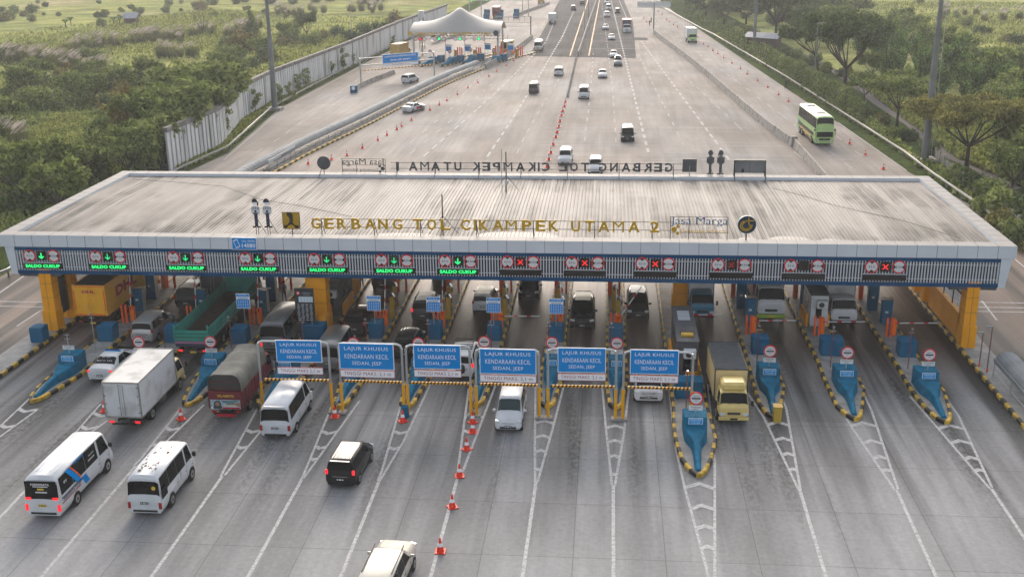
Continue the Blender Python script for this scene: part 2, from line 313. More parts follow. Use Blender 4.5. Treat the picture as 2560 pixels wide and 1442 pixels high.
# asphalt sheet of the far carriageway
A_ = [gp(1322,141),gp(1590,146),gp(1583,60),gp(1560,2)]; B_ = [gp(1398,2),gp(1370,55),gp(1345,100)]
sheet('asphalt_road', [(p.x,p.y) for p in A_]+[(6,700),(12,1300),(-25,1300),(-18,700)]+[(p.x,p.y) for p in B_], .012, 'asphalt')
P_ = [gp(1583,101),gp(1620,101),gp(1618,95),gp(1585,94)]
sheet('asphalt_patch', [(p.x,p.y) for p in P_], .012, 'asphalt')
D_ = [(2226,1230),(2000,1095),(1780,1000),(1550,800),(1350,670),(1200,545),(1000,410),(780,290)]
D2 = [(1000,388),(1250,540),(1400,640),(1640,780),(1900,900),(2100,1030),(2380,1190)]
dl = [gp(1660+x/2.5756, y/2.5756) for x, y in D_]; dr = [gp(1660+x/2.5756, y/2.5756) for x, y in D2]
tag(MB().poly([(p.x,p.y,-.02) for p in dl[::-1]+dr[::-1]] if False else [(p.x,p.y,-.02) for p in dl+dr],'dirtroad').obj('dirt_road'), kind='structure')

# ------------------------------------------------------------ painted markings
def seg_quad(mb, a, b, wd, z, m):
    d = (b-a); d.z = 0; d.normalize(); nn = Vector((-d.y,d.x,0))*wd/2
    mb.quad((a.x+nn.x,a.y+nn.y,z),(a.x-nn.x,a.y-nn.y,z),(b.x-nn.x,b.y-nn.y,z),(b.x+nn.x,b.y+nn.y,z),m)
def line(mb, pts, wd, z=.0, m='marking', dash=None):
    P = [gp(*p) for p in pts]
    for i in range(len(P)-1):
        a, b = P[i], P[i+1]; L = (b-a).length
        if not dash: seg_quad(mb, a, b, wd, z, m); continue
        t = 0
        while t+dash[0] < L: seg_quad(mb, a.lerp(b, t/L), a.lerp(b, (t+dash[0])/L), wd, z, m); t += dash[0]+dash[1]
GL = [ # left line, right line, tail of every gore in front of an island
 ([(81,989),(0,1065)],[(94,1023),(-10,1098)],None,[(50,1026),(10,1067)]),
 ([(252,1009),(154,1120),(128,1150)],[(269,1050),(235,1075),(140,1152)],[(134,1151),(-20,1313)],[(238,1036),(205,1070)]),
 ([(450,1022),(352,1146),(335,1163)],[(510,1011),(379,1139),(343,1165)],[(339,1164),(95,1450)],[(424,1073),(390,1114)]),
 ([(652,1004),(559,1176),(552,1190)],[(690,1030),(562,1187)],[(555,1190),(372,1450)],[(634,1079),(607,1120)]),
 ([(829,1015),(757,1191),(751,1200)],[(900,1000),(758,1196)],[(754,1198),(615,1450)],[(814,1082),(795,1120),(780,1150)]),
 ([(1001,1015),(955,1175),(945,1200)],[(1080,951),(1010,1100),(950,1200)],[(948,1200),(848,1450)],[(993,1082),(977,1122),(962,1165)]),
 ([(1172,970),(1146,1165),(1144,1185)],[(1239,962),(1159,1172),(1148,1188)],[(1146,1186),(1074,1450)],[(1175,1044),(1172,1080),(1164,1125)]),
 ([(1339,962),(1337,1120),(1338,1205)],[(1410,962),(1382,1070),(1344,1203)],[(1340,1204),(1305,1450)],[(1360,1060),(1356,1096),(1352,1132),(1346,1178)]),
 ([(1505,962),(1515,1071),(1530,1212)],[(1573,962),(1560,1082),(1537,1215)],[(1533,1213),(1534,1450)],[(1538,1072),(1537,1108),(1537,1145),(1534,1190)]),
 ([(1672,962),(1690,1120),(1712,1220),(1775,1450)],[(1770,960),(1787,1160),(1787,1450)],None,[(1750,1222),(1758,1275),(1768,1325),(1774,1375)]),
 ([(1869,982),(1909,1042),(1996,1222)],[(1929,921),(1966,1022),(2001,1222)],[(1999,1222),(2068,1450)],[(1944,1064),(1956,1103),(1968,1140),(1984,1178)]),
 ([(2062,958),(2134,1074),(2238,1225)],[(2134,930),(2179,1026),(2245,1222)],[(2241,1223),(2345,1450)],[(2150,1066),(2176,1110),(2196,1148),(2215,1180)]),
 ([(2275,990),(2352,1078),(2475,1221)],[(2330,946),(2396,1038),(2480,1218)],[(2478,1220),(2580,1372)],[(2372,1073),(2400,1110),(2430,1150),(2450,1180)])]
mb = MB()
for li, ri, tail, chs in GL:
    line(mb, li, .14); line(mb, ri, .14)
    if tail:
        line(mb, tail, .18); pa, pb = gp(*tail[0]), gp(*tail[-1]); seg_quad(mb, pb, pb+(pb-pa).normalized()*26, .18, 0, 'marking')
    lg = [gp(*p) for p in li]; rg = [gp(*p) for p in ri]
    def atx(P, Y):
        for i in range(len(P)-1):
            if (P[i].y-Y)*(P[i+1].y-Y) <= 0: t = (P[i].y-Y)/(P[i].y-P[i+1].y); return P[i].x+(P[i+1].x-P[i].x)*t
        return P[0].x+(P[0].x-P[1].x)/(P[0].y-P[1].y)*(Y-P[0].y) if Y > P[0].y else P[-1].x
    for c in chs:
        g = gp(*c); a, b = atx(lg, g.y), atx(rg, g.y); mid = (a+b)/2; hw = (b-a)/2
        if hw < .15: continue
        up = -1 if c[0] < 1200 else 1; dy = .55*hw*up; t = .38
        for s in (-1, 1):
            mb.quad(*[(p[0], p[1], .004) for p in ([(mid,g.y+dy),(mid,g.y+dy+t),(mid+s*hw,g.y+t-dy*.2),(mid+s*hw,g.y-dy*.2)] if s < 0 else [(mid,g.y+dy+t),(mid,g.y+dy),(mid+s*hw,g.y-dy*.2),(mid+s*hw,g.y+t-dy*.2)])], 'marking')
tag(mb.obj('lane_markings'), kind='structure')
ZM = .03
mb = MB()
D5 = (3.2,5.); DB = (3.0,2.2)
line(mb, [(1527,0),(1579,214),(1625,400)], .34, z=ZM, m='markfar', dash=DB); line(mb, [(1603,104),(1829,409)], .34, z=ZM, m='markfar', dash=DB)
for l in [[(1504,0),(1510,52),(1519,117),(1533,241),(1541,375)],[(1483,134),(1477,223),(1460,369)],[(1596,137),(1623,192),(1660,265),(1715,375)],
          [(1696,177),(1773,247),(1846,317),(1876,348)],[(1690,92),(1736,128),(1785,162),(1846,207),(1898,244)],[(1893,243),(1955,289),(2072,377),(2130,422)],[(2090,340),(2137,378),(2190,418)],
          [(1406,186),(1358,260),(1310,345),(1285,400)],[(1260,95),(1200,190),(1120,280),(1010,370)],[(1230,210),(1130,300),(1020,390)],
          [(894,200),(700,345),(600,408)]]: line(mb, l, .16, z=ZM, m='markfar', dash=D5)
line(mb, [(1434,30),(1406,92),(1342,201),(1260,330),(1207,409)], .32, z=ZM, m='markfar', dash=DB); line(mb, [(1388,49),(1364,107),(1260,213),(1192,275),(1039,409)], .32, z=ZM, m='markfar', dash=DB)
for l in [[(2095,307),(2266,427)],[(1547,0),(1568,49)],[(885,228),(828,265)],[(1230,40),(1330,12)],[(560,400),(705,275),(905,165),(1030,100)],[(1985,380),(2060,440)]]: line(mb, l, .18, z=ZM, m='markfar')
for l in [[(1470,0),(1425,140)],[(1499,0),(1472,140)]]: line(mb, l, .3, z=ZM, m='markorange')
for y in (241,264,268,292,296,320,330,356,364,389,399):
    Y = gp(1500,y).y
    for xa, xb in ((-41 if y > 330 else -30, 24),(28.5, 33.5)): mb.quad((xa if xa>0 else max(xa,-9.5),Y,ZM),(xb,Y,ZM),(xb,Y+.14,ZM),(xa if xa>0 else max(xa,-9.5),Y+.14,ZM),'markthin')
for y in (241,244,268,272,295,299,324,329,357,362,405,409): Y = gp(800,y).y; mb.quad((-50,Y,ZM),(-42-(Y-133)*.06,Y,ZM),(-42-(Y-133)*.06,Y+.14,ZM),(-50,Y+.14,ZM),'markthin')
for y in (43,56,70,86,104,123): Y = gp(1530,y).y; mb.quad((-4.5,Y,ZM),(6.5,Y,ZM),(6.5,Y+.3,ZM),(-4.5,Y+.3,ZM),'markthin')
for x0_, x1_, ys in ((-53,-42.6,(755,767)),(26.5,40.5,(757,769,780))):
    for y in ys: Y = gp(60 if x0_ < 0 else 2500,y).y; mb.quad((x0_,Y,.004),(x1_,Y,.004),(x1_,Y+.14,.004),(x0_,Y+.14,.004),'marking')
for l in [[(-20,745),(70,682)],[(42,815),(100,777)],[(2455,752),(2492,800)],[(2528,640),(2570,675)],[(2490,690),(2508,705)]]: line(mb, l, .15)
tag(mb.obj('road_markings'), kind='structure')

# ============================================================ ISLANDS
def ring_kerb(pts, zt, wd=.20, step=.74, z=0., mats=('toothyellow','kerbblack'), closed=True, first=None):
    P = [Vector((p[0],p[1],0)) for p in pts]; path = []
    n = len(P); rng = range(n if closed else n-1)
    for i in rng:
        a, b = P[i], P[(i+1)%n]; k = max(1, round((b-a).length/step))
        for j in range(k): path.append(a.lerp(b, j/k))
    if not closed: path.append(P[-1])
    mb = MB(); m = len(path); cnt = m if closed else m-1; inner = []
    for i in range(m):
        a = path[(i-1)%m] if closed or i else path[i]; b = path[(i+1)%m] if closed or i < m-1 else path[i]
        d = (b-a).normalized(); inner.append(path[i]+Vector((-d.y,d.x,0))*wd)
    for i in range(cnt):
        j = (i+1)%m; a, b, c, d = path[i], path[j], inner[j], inner[i]; mm = mats[i%2]
        if first and (a.y < first): mm = mats[0]
        mb.quad((a.x,a.y,z),(b.x,b.y,z),(b.x,b.y,zt-.04),(a.x,a.y,zt-.04),mm)
        e, f = a.lerp(d,.3), b.lerp(c,.3)
        mb.quad((a.x,a.y,zt-.04),(b.x,b.y,zt-.04),(f.x,f.y,zt),(e.x,e.y,zt),mm); mb.quad((e.x,e.y,zt),(f.x,f.y,zt),(c.x,c.y,zt),(d.x,d.y,zt),mm)
        mb.quad((d.x,d.y,zt),(c.x,c.y,zt),(c.x,c.y,z),(d.x,d.y,z),mm)
    return mb, inner
# centre x at Y=70, nose x, nose Y, half width, kind
ISL = [(-36.75,-36.9,62.9,1.0,'t'),(-31.55,-31.5,62.6,1.0,'t'),(-26.65,-26.6,62.9,1.0,'t'),(-21.4,-21.6,62.6,1.15,'b'),(-16.85,-16.8,63.2,.78,'c'),(-12.45,-12.5,63.4,.76,'c'),
       (-8.05,-8.1,63.9,.74,'c'),(-3.5,-3.55,64.0,.76,'c'),(.85,.8,64.1,.74,'c'),(5.45,5.3,55.3,1.15,'b'),(10.8,10.5,63.2,.95,'t'),(15.75,15.4,63.2,1.1,'t'),(20.9,20.75,63.1,1.0,'t')]
def isl_name(i): return NTH[i]+' island from the left'
for i, (xc, xn, yn, hw, kd) in enumerate(ISL):
    root = empty('toll_island', (xc,70,0), f'long raised toll island with yellow and black striped kerb, {NTH[i]} from the left', 'traffic island', 'toll islands between the lanes')
    q = [(xn-xc-.14,yn-70),(xn-xc+.14,yn-70),(xn-xc+.50,yn-69.4),(xn-xc+hw*.80,yn-68.0),(hw*1.1,yn-65.4),(hw*1.1,yn-63.5),(hw,yn-61),(hw,42),(hw*.3,46),(-hw*.3,46),(-hw,42),(-hw,yn-61),(-hw*1.1,yn-63.5),(-hw*1.1,yn-65.4),(xn-xc-hw*.80,yn-68.0),(xn-xc-.50,yn-69.4)]
    k, inner = ring_kerb(q, .25, first=yn-70+.55); k.obj('kerb', root)
    t = MB(); t.poly([(p.x,p.y,.17) for p in inner], 'concrete'); t.obj('island_top', root)

def cushion(i, xc, xn, yn, hw):
    s = 1.0 if hw > .9 else .8
    if yn < 60: yb, yf = 60.3, 55.75
    else: yb, yf = yn+5.0, yn+.55
    root = empty('crash_block', (xc,yb,.17), f'teal blue concrete crash wedge on the {isl_name(i)}', 'crash barrier', 'crash wedges on the island noses')
    W = .70*s if hw > .9 else .52; T = 1.2; dx = (xn-xc)
    # rows: (y, halfwidth bottom, halfwidth top, z, xshift)
    L = yb-yf; rows = [(1.2,W,W,T,0),(0,W,W*.97,T,0),(-.06,W,W*.97,T*.60,0),(-L*.18,W*.92,W*.8,T*.55,dx*.1),(-L*.40,.30,.20,T*.44,dx*.35),(-L*.55,.24,.16,T*.38,dx*.5),(-L,.17,.12,.16,dx)]
    mb = MB(); vs = []; fs = []
    for y, wb, wt, z, xs in rows: vs += [(xs-wb,y,0),(xs-wt,y,z-.05),(xs-wt+.05,y,z),(xs+wt-.05,y,z),(xs+wt,y,z-.05),(xs+wb,y,0)]
    for r in range(len(rows)-1):
        for j in range(5): a = r*6+j; fs.append((a,a+1,a+7,a+6))
    fs += [(5,4,3,2,1,0), tuple(range(len(vs)-6,len(vs)))]
    mb.add(vs, fs, 'cushionblue'); mb.obj('block', root)
    # notice on the sloping shoulder: vertical plate
    p = MB(); p.box((0,-.07,T*.80),(.74*s+.1,.03,.40),'signwhite'); p.box((0,-.09,T*.80),(.68*s+.1,.02,.35),'platelight')
    p.text('SIAPKAN UANG', (0,-.105,T*.80+.08), .09, .6*s, 'signwhite'); p.text('E-TOLL CARD', (0,-.105,T*.80-.08), .09, .5*s, 'signwhite'); p.obj('notice_plate', root)
    return root
for i, (xc, xn, yn, hw, kd) in enumerate(ISL): cushion(i, xc, xn, yn, hw)

# round prohibition sign standing on each wedge
def round_sign(i, xc, y, only_plate=False):
    root = empty('toll_sign', (xc,y,1.3), f'round red ringed toll gate sign above the {isl_name(i)}' if not only_plate else 'small white plate on a thin post, left wedge, sign disc edge on', 'road sign', 'round toll signs on the crash wedges')
    MB().cyl((0,.03,0),(0,.03,1.5),.035,'steel').obj('post', root)
    if not only_plate:
        d = MB(); d.disc((0,0,1.15),.42,.03,'discred'); d.disc((0,-.032,1.15),.34,.008,'discwhite'); d.box((0,-.045,1.15),(.5,.01,.09),'blackletter')
        d.text('GERBANG', (0,-.046,1.30), .08, .40, 'blackletter'); d.text('TOL', (0,-.046,1.01), .08, .18, 'blackletter'); d.obj('sign_disc', root)
    else:
        d = MB(); d.box((0,0,1.15),(.42,.02,.04),'steel'); d.box((0,0,1.45),(.42,.02,.04),'steel'); d.obj('bracket', root)
    p = MB(); p.box((0,0,.52),(.82,.03,.30),'discwhite'); p.text('TEMPELKAN', (0,-.018,.59), .09, .62, 'blackletter'); p.text('KARTU', (0,-.018,.45), .08, .3, 'blackletter'); p.obj('plate', root)
for i, (xc, xn, yn, hw, kd) in enumerate(ISL):
    y = (60.6 if yn < 60 else yn+5.3); round_sign(i, xc+(.0), y, i == 0)

# blue blocks behind the wedges
for i, (xc, xn, yn, hw, kd) in enumerate(ISL):
    y = {'t':74.2,'c':75.9,'b':66.2 if i == 9 else 75.2}[kd]; W = {'t':1.15,'c':1.0,'b':1.75}[kd]
    if i == 1: W = 1.45
    if i == 11: W = 1.5
    o = MB().box((0,0,.6),(W,1.15,1.2),'blockblue',bev=.04).obj('blue_block'); o.location = (xc+(.15 if i > 9 else 0),y,.17)
    tag(o, f'deep blue concrete block behind the wedge on the {isl_name(i)}', 'concrete block', 'blue blocks on the toll islands')
o = MB().box((0,0,.6),(1.0,1.0,1.15),'blockblue',bev=.04).obj('blue_block'); o.location = (-41.75,73.6,.17)
tag(o, 'deep blue concrete block on the far left kerb before the yellow column', 'concrete block', 'blue blocks on the toll islands')

# barrier gates: housing, twin orange guards, boom
def barrier(i, xc, y, boom_side=1, raised=True, ang=82, ln=3.0):
    root = empty('barrier_gate', (xc,y,.17), f'orange boom barrier with {"raised" if raised else "lowered"} red and white boom on the {isl_name(i)}', 'boom barrier', 'boom barriers on the islands')
    s = boom_side
    MB().box((.22*s,0,.62),(.34,.42,1.24),'orangebox',bev=.05).obj('housing', root)
    for k in (-1,1): MB().box((-.22*s+k*.16,-.5,.75),(.15,.15,1.5),'orangedeep',bev=.02).obj('guard_post', root)
    a = R(ang) if raised else R(2); b = MB(); n = 9
    p0 = Vector((.22*s,-.26,1.0)); dr = Vector((math.cos(a)*s,-.04,math.sin(a)))
    for k in range(n): b.cyl(p0+dr*(ln*k/n), p0+dr*(ln*(k+1)/n), .045, 'discwhite' if k%3 else 'discred', n=6)
    b.obj('boom', root)
RB = {0:(1,True,84),1:(1,True,86),2:(1,True,86),3:(1,True,85),4:(1,True,86),5:(1,True,87),6:(1,False,0),7:(1,True,88),8:(1,True,58),9:(1,False,0),10:(1,False,0),11:(1,False,0),12:(1,False,0)}
for i, (xc, xn, yn, hw, kd) in enumerate(ISL):
    if i == 7: continue
    s, r, a = RB[i]; barrier(i, xc, 78.2 if kd != 'b' else 79.2, s, r, a)
xc = ISL[7][0]; barrier(7, xc, 78.2, 1, True, 88)

# toll machines
def machine_blue(x, y, h, rz, label, lean=0):
    root = empty('card_machine', (x,y,.17), label, 'toll machine', 'blue card machines on the islands', rz)
    b = MB(); b.box((0,0,h/2),(.75,.62,h),'blockblue',bev=.05); b.box((.39,0,h/2-.02),(.03,.58,h-.1),'steel'); b.obj('cabinet', root)
    MB().box((0,0,h+.03),(.85,.72,.07),'chrome',bev=.02).obj('hood', root)
    p = MB(); p.box((-.05,-.33,h*.55),(.34,.03,.34),'cushionblue'); p.box((-.05,-.35,h*.52),(.22,.02,.16),'screen'); p.obj('card_panel', root)
def machine_ochre(x, y, label):
    root = empty('card_machine', (x,y,.17), label, 'toll machine', 'mustard card machines on the islands')
    b = MB(); b.box((0,0,.85),(.42,.40,1.7),'ochre',taper=.62,bev=0); b.obj('cabinet', root)
    h = MB(); h.tube([(0,.05,1.6),(.02,.0,1.95),(.1,-.1,2.05),(.28,-.15,1.75),(.30,-.12,1.3)],[.1,.11,.11,.08,.05],'chrome'); h.obj('gooseneck', root)
for i, (xc, xn, yn, hw, kd) in enumerate(ISL):
    if kd in 't': 
        for j, (y, h) in enumerate(((80.7,1.9),(83.7,2.2))):
            if i == 11 and j == 0: continue
            machine_blue(xc+(-.25 if i < 3 else .25)+j*(-.2 if i < 3 else -.35), y, h, 0, f'{"front" if j == 0 else "rear"} blue card machine with chrome hood on the {isl_name(i)}')
    elif kd == 'c':
        for j, y in enumerate((80.0,82.7)): machine_ochre(xc+(.25 if j == 0 else -.05)+(.15 if i<7 else -.1), y, f'{"front" if j == 0 else "rear"} mustard card machine with silver gooseneck on the {isl_name(i)}')
    if kd != 'b':
        root = empty('exit_guard', (xc,86.6,.17), f'rear red guard posts with camera box on the {isl_name(i)}', 'guard post', 'rear guard posts on the islands')
        for k in (-1,1): MB().box((k*.32,0,1.0),(.17,.17,2.0),'orangedeep',bev=.02).obj('guard_post', root)
        MB().box((-.45,-.35,.7),(.35,.4,1.3),'orangedeep',bev=.03).obj('camera_box', root)
# thin posts with cameras
for i, (xc, xn, yn, hw, kd) in enumerate(ISL):
    y = 71.6 if yn > 60 else 63.3; x = xc-(.35 if i > 6 else -.2)
    root = empty('camera_post', (x,y,.17), f'thin maroon camera post on the {isl_name(i)}' if i != 0 else 'thin grey camera post beside the first wedge from the left', 'camera post', 'thin camera posts on the islands')
    MB().cyl((0,0,0),(0,0,2.9),.035,'polepurple' if i else 'steel').obj('post', root)
    c = MB(); c.box((.0,-.1,2.9),(.12,.25,.12),'chrome',bev=.02); c.obj('camera', root); MB().cyl((-.18,0,2.6),(.18,0,2.6),.02,'steel').obj('bracket', root)
for x, y, h in ((24.3,69.9,3.0),(23.55,70.6,2.4)):
    pass
for k, (p, h) in enumerate((((2466,935),3.4),((2447,920),2.6))):
    g = gp(*p); root = empty('camera_post', g, ('tall' if k == 0 else 'short')+' rusty camera post on the right shoulder kerb before the walkway', 'camera post', 'thin camera posts on the islands')
    MB().cyl((0,0,0),(0,0,h),.04,'polepurple').obj('post', root); c = MB(); c.box((-.2,-.05,h),(.35,.1,.1),'steel'); c.obj('camera', root); MB().cyl((0,0,.1),(0,-.05,.4),.07,'orangedeep').obj('foot', root)

# tariff boards
for i, x in ((2,-26.65),(4,-16.85),(5,-12.45),(6,-8.05),(7,-3.5)):
    root = empty('tariff_board', (x,75.4,1.3), f'blue and white tariff board on a thin pole over the {isl_name(i)}', 'tariff board', 'tariff boards on poles')
    MB().cyl((0,.04,0),(0,.04,1.4),.035,'steel').obj('post', root)
    z = 1.62; b = MB(); b.box((0,0,z),(1.02,.04,1.16),'signwhite'); b.box((0,-.023,z+.44),(.96,.01,.2),'signblue'); b.box((0,-.023,z-.2),(.96,.01,.68),'signblue')
    for r in range(5):
        for c in range(5): b.box((-.34+c*.17,-.03,z+.05-r*.12),(.09,.01,.035),'signwhite')
    for r in range(2): b.box((0,-.024,z+.26-r*.1),(.75,.008,.03),'navyletter')
    b.text('DAFTAR TARIF TOL', (0,-.03,z+.45), .09, .7, 'signwhite'); b.obj('board', root)

# LED tariff board on the fourth island
root = empty('display_board', (-21.9,75.0,.17), 'tall black electronic tariff board in front of the yellow central column', 'display board')
k = MB(); k.cyl((-.45,0,0),(-.25,0,1.4),.05,'steel'); k.cyl((.6,0,0),(.45,0,1.4),.05,'steel'); k.box((.1,0,.55),(.9,.06,.06),'steel'); k.obj('stand', root)
b = MB(); b.box((0,0,2.65),(1.42,.16,2.6),'boardback',bev=.03)
b.disc((-.42,-.085,3.6),.14,.01,'discred'); b.disc((-.42,-.096,3.6),.08,.01,'discwhite')
b.text('DAFTAR TARIF TOL', (.2,-.09,3.62), .07, .62, 'screen'); b.text('GOLONGAN', (.2,-.09,3.48), .06, .45, 'screen')
b.box((.12,-.085,3.12),(1.05,.01,.42),'screen')
for c in range(4): b.box((-.2+c*.22,-.092,3.1),(.012,.01,.38),'boardback')
for r in range(9):
    for c in range(4): b.box((-.45+c*.31,-.085,2.72-r*.15),(.2 if (r+c)%3 else .12,.01,.04),'slat')
b.obj('panel', root)

# ============================================================ SHOULDER KERBS
def shoulder(name, path, outer, label):
    root = empty(name, (path[0][0],path[0][1],0), label, 'kerb'); ox, oy = path[0][0], path[0][1]
    k, inner = ring_kerb([(p[0]-ox,p[1]-oy) for p in path], .24, closed=False); k.obj('kerb', root)
    t = MB(); t.poly([(p.x,p.y,.17) for p in inner]+[(p[0]-ox,p[1]-oy,.17) for p in outer], 'concrete'); t.obj('kerb_top', root)
    e = MB(); pts = [inner[-1]]+[Vector((p[0]-ox,p[1]-oy,0)) for p in outer]+[inner[0]]
    for i in range(len(pts)-1):
        a, b = pts[i], pts[i+1]; e.quad((a.x,a.y,.17),(a.x,a.y,0),(b.x,b.y,0),(b.x,b.y,.17),'concrete')
    e.obj('kerb_edge', root)
shoulder('shoulder_kerb', [(-42.2,64.4),(-41.2,66.4),(-41.2,112)], [(-43.3,112),(-43.3,64.4)], 'striped kerb strip along the far left lane under the yellow columns')
shoulder('shoulder_kerb', [(25.1,112),(25.1,18)], [(27.2,18),(27.2,112)], 'striped kerb strip along the far right lane under the yellow columns and walkway')
o = MB().box((0,0,.5),(.6,5.,1.0),'barrierconc',bev=.08,taper=.8).obj('concrete_barrier'); o.location = (-42.9,62.4,0); tag(o, 'weathered concrete barrier block at the far left kerb tip', 'concrete barrier')

# ============================================================ TOLL GATE CANOPY
X0, X1, Y0, Y1 = -45.1, 28.2, 75.7, 98.2; ZB, ZT = 6.8, 7.7
can = empty('toll_canopy', (-8.4,86,0), 'huge flat white ribbed roof canopy over the toll lanes with grey fascia', 'canopy')
def C(mb, name, par=can):
    o = mb.obj(name, par); o.location = (8.4,-86,0); return o
mb = MB(); Wd = 1.05
for a, b, c, d in (((X0,Y0),(X1,Y0),(X1,Y0+Wd),(X0,Y0+Wd)),((X0,Y1-Wd),(X1,Y1-Wd),(X1,Y1),(X0,Y1)),((X0,Y0+Wd),(X0+Wd,Y0+Wd),(X0+Wd,Y1-Wd),(X0,Y1-Wd)),((X1-Wd,Y0+Wd),(X1,Y0+Wd),(X1,Y1-Wd),(X1-Wd,Y1-Wd))):
    mb.prism([a,b,c,d], ZB, ZT, 'fascia', 'fasciatop')
k = C(mb, 'fascia')
mb = MB(); x = X0+1.33
while x < X1-.3: mb.box((x,Y0-.003,(ZB+ZT)/2),(.025,.012,ZT-ZB),'seam'); mb.box((x,Y0+Wd/2,ZT+.002),(.02,Wd,.01),'seam'); mb.box((x,Y1-Wd/2,ZT+.002),(.02,Wd,.01),'seam'); x += 1.36
y = Y0+1.5
while y < Y1-1: mb.box((X0+Wd/2,y,ZT+.002),(Wd,.02,.01),'seam'); mb.box((X1-Wd/2,y,ZT+.002),(Wd,.02,.01),'seam'); y += 1.36
C(mb, 'panel_seams')
# ribbed roof sheet (shallow ridge)
m = bpy.data.materials.new('roofsheet'); m.use_nodes = True; n = m.node_tree; L = n.links; b = n.nodes['Principled BSDF']; b.inputs['Roughness'].default_value = .62; b.inputs['Specular IOR Level'].default_value = .08
g = n.nodes.new('ShaderNodeNewGeometry')
def _n(s, st, d=4):
    mp = n.nodes.new('ShaderNodeMapping'); mp.inputs['Scale'].default_value = st; L.new(g.outputs['Position'], mp.inputs[0]); t = n.nodes.new('ShaderNodeTexNoise'); t.inputs['Scale'].default_value = s; t.inputs['Detail'].default_value = d; L.new(mp.outputs[0], t.inputs['Vector']); return t.outputs['Fac']
def _mr(s, a, b2, c, d):
    r = n.nodes.new('ShaderNodeMapRange'); r.inputs[1].default_value = a; r.inputs[2].default_value = b2; r.inputs[3].default_value = c; r.inputs[4].default_value = d; L.new(s, r.inputs[0]); return r.outputs[0]
def _op(o, a, c):
    t = n.nodes.new('ShaderNodeMath'); t.operation = o
    for i, v in enumerate((a, c)):
        if isinstance(v, (int,float)): t.inputs[i].default_value = v
        else: L.new(v, t.inputs[i])
    return t.outputs[0]
stripe = _mr(_n(2.6, (1,.02,1), 2), .40, .56, 0, 1); big = _mr(_n(.13, (1,.8,1), 3), .47, .60, .10, 1); fine = _mr(_n(1.3, (1,.12,1), 3), .35, .65, .35, 1)
sx = n.nodes.new('ShaderNodeSeparateXYZ'); L.new(g.outputs['Position'], sx.inputs[0]); edge = _mr(sx.outputs['Y'], 78.2, 83, 1, .25)
edge2 = _mr(_n(.45, (1,.35,1), 3), .44, .58, 0, 1)
dirt = _op('MINIMUM', _op('ADD', _op('MULTIPLY', _op('MULTIPLY', stripe, big), .72), _op('MULTIPLY', _op('MULTIPLY', edge2, edge), _op('MULTIPLY', fine, .85))), 1)
mx = n.nodes.new('ShaderNodeMix'); mx.data_type = 'RGBA'; L.new(dirt, mx.inputs[0])
cr = n.nodes.new('ShaderNodeValToRGB'); L.new(_n(.9, (1,.04,1), 3), cr.inputs[0]); cr.color_ramp.elements[0].position = .3; cr.color_ramp.elements[0].color = (.235,.212,.19,1); cr.color_ramp.elements[1].position = .7; cr.color_ramp.elements[1].color = (.365,.335,.30,1)
L.new(cr.outputs[0], mx.inputs[6]); mx.inputs[7].default_value = (.07,.062,.055,1); L.new(mx.outputs[2], b.inputs['Base Color']); M['roofsheet'] = m
mb = MB(); ZR = 7.42; xs = X0+Wd; yr = (Y0+Y1)/2
p = xs; vs = []; 
prof = []
while p < X1-Wd-.01: prof += [(p,0),(p+.18,0),(p+.205,.042),(p+.255,.042),(p+.29,0)]; p += .29
prof.append((X1-Wd,0))
rows = [(Y0+Wd,ZR),(yr,ZR+.16),(Y1-Wd,ZR)]
for yy, zz in rows: vs += [(px,yy,zz+pz) for px, pz in prof]
N = len(prof); fs = [(r*N+i,r*N+i+1,(r+1)*N+i+1,(r+1)*N+i) for r in range(2) for i in range(N-1)]
mb.add(vs, fs, 'roofsheet'); C(mb, 'roof_sheet')
for xa, xb, yb_ in ((-17.2,-12.4,78.3),(-9.6,-3.4,78.9),(9.4,10.8,78.1),(11.6,14.6,78.5),(15.2,16.6,78.0)):
    mb = MB(); pp = [q for q in prof if xa <= q[0] <= xb]; vs = []
    for t in (0,.5,1):
        for px, pz in pp:
            u = (px-xa)/(xb-xa); ye = Y0+Wd+.01+(yb_-Y0-Wd)*t*(1-abs(2*u-1)**4*.5); vs.append((px,ye,ZR+pz+.012+.16*(ye-Y0-Wd)/(yr-Y0-Wd)))
    N2 = len(pp); mb.add(vs, [(r*N2+i,r*N2+i+1,(r+1)*N2+i+1,(r+1)*N2+i) for r in range(2) for i in range(N2-1)], 'repair'); C(mb, 'repair_sheet')
for k, pts in enumerate(([(330,448),(430,455),(560,466),(650,498),(760,516),(880,542)],[(1930,470),(2010,490),(2080,512),(2160,530),(2260,552),(2400,596)])):
    P_ = [gp(x,y,7.60) for x, y in pts]; o_ = P_[0].copy(); o = MB().tube([p-o_ for p in P_], .018, 'trim', 4).obj('roof_cable'); o.location = o_
    tag(o, 'thin dark cable lying across the '+('left' if k == 0 else 'right')+' half of the ribbed roof', 'cable')
mb = MB(); mb.box(((X0+X1)/2,yr,5.15),(X1-X0-4,Y1-Y0-2.4,.12),'soffit'); C(mb, 'soffit')
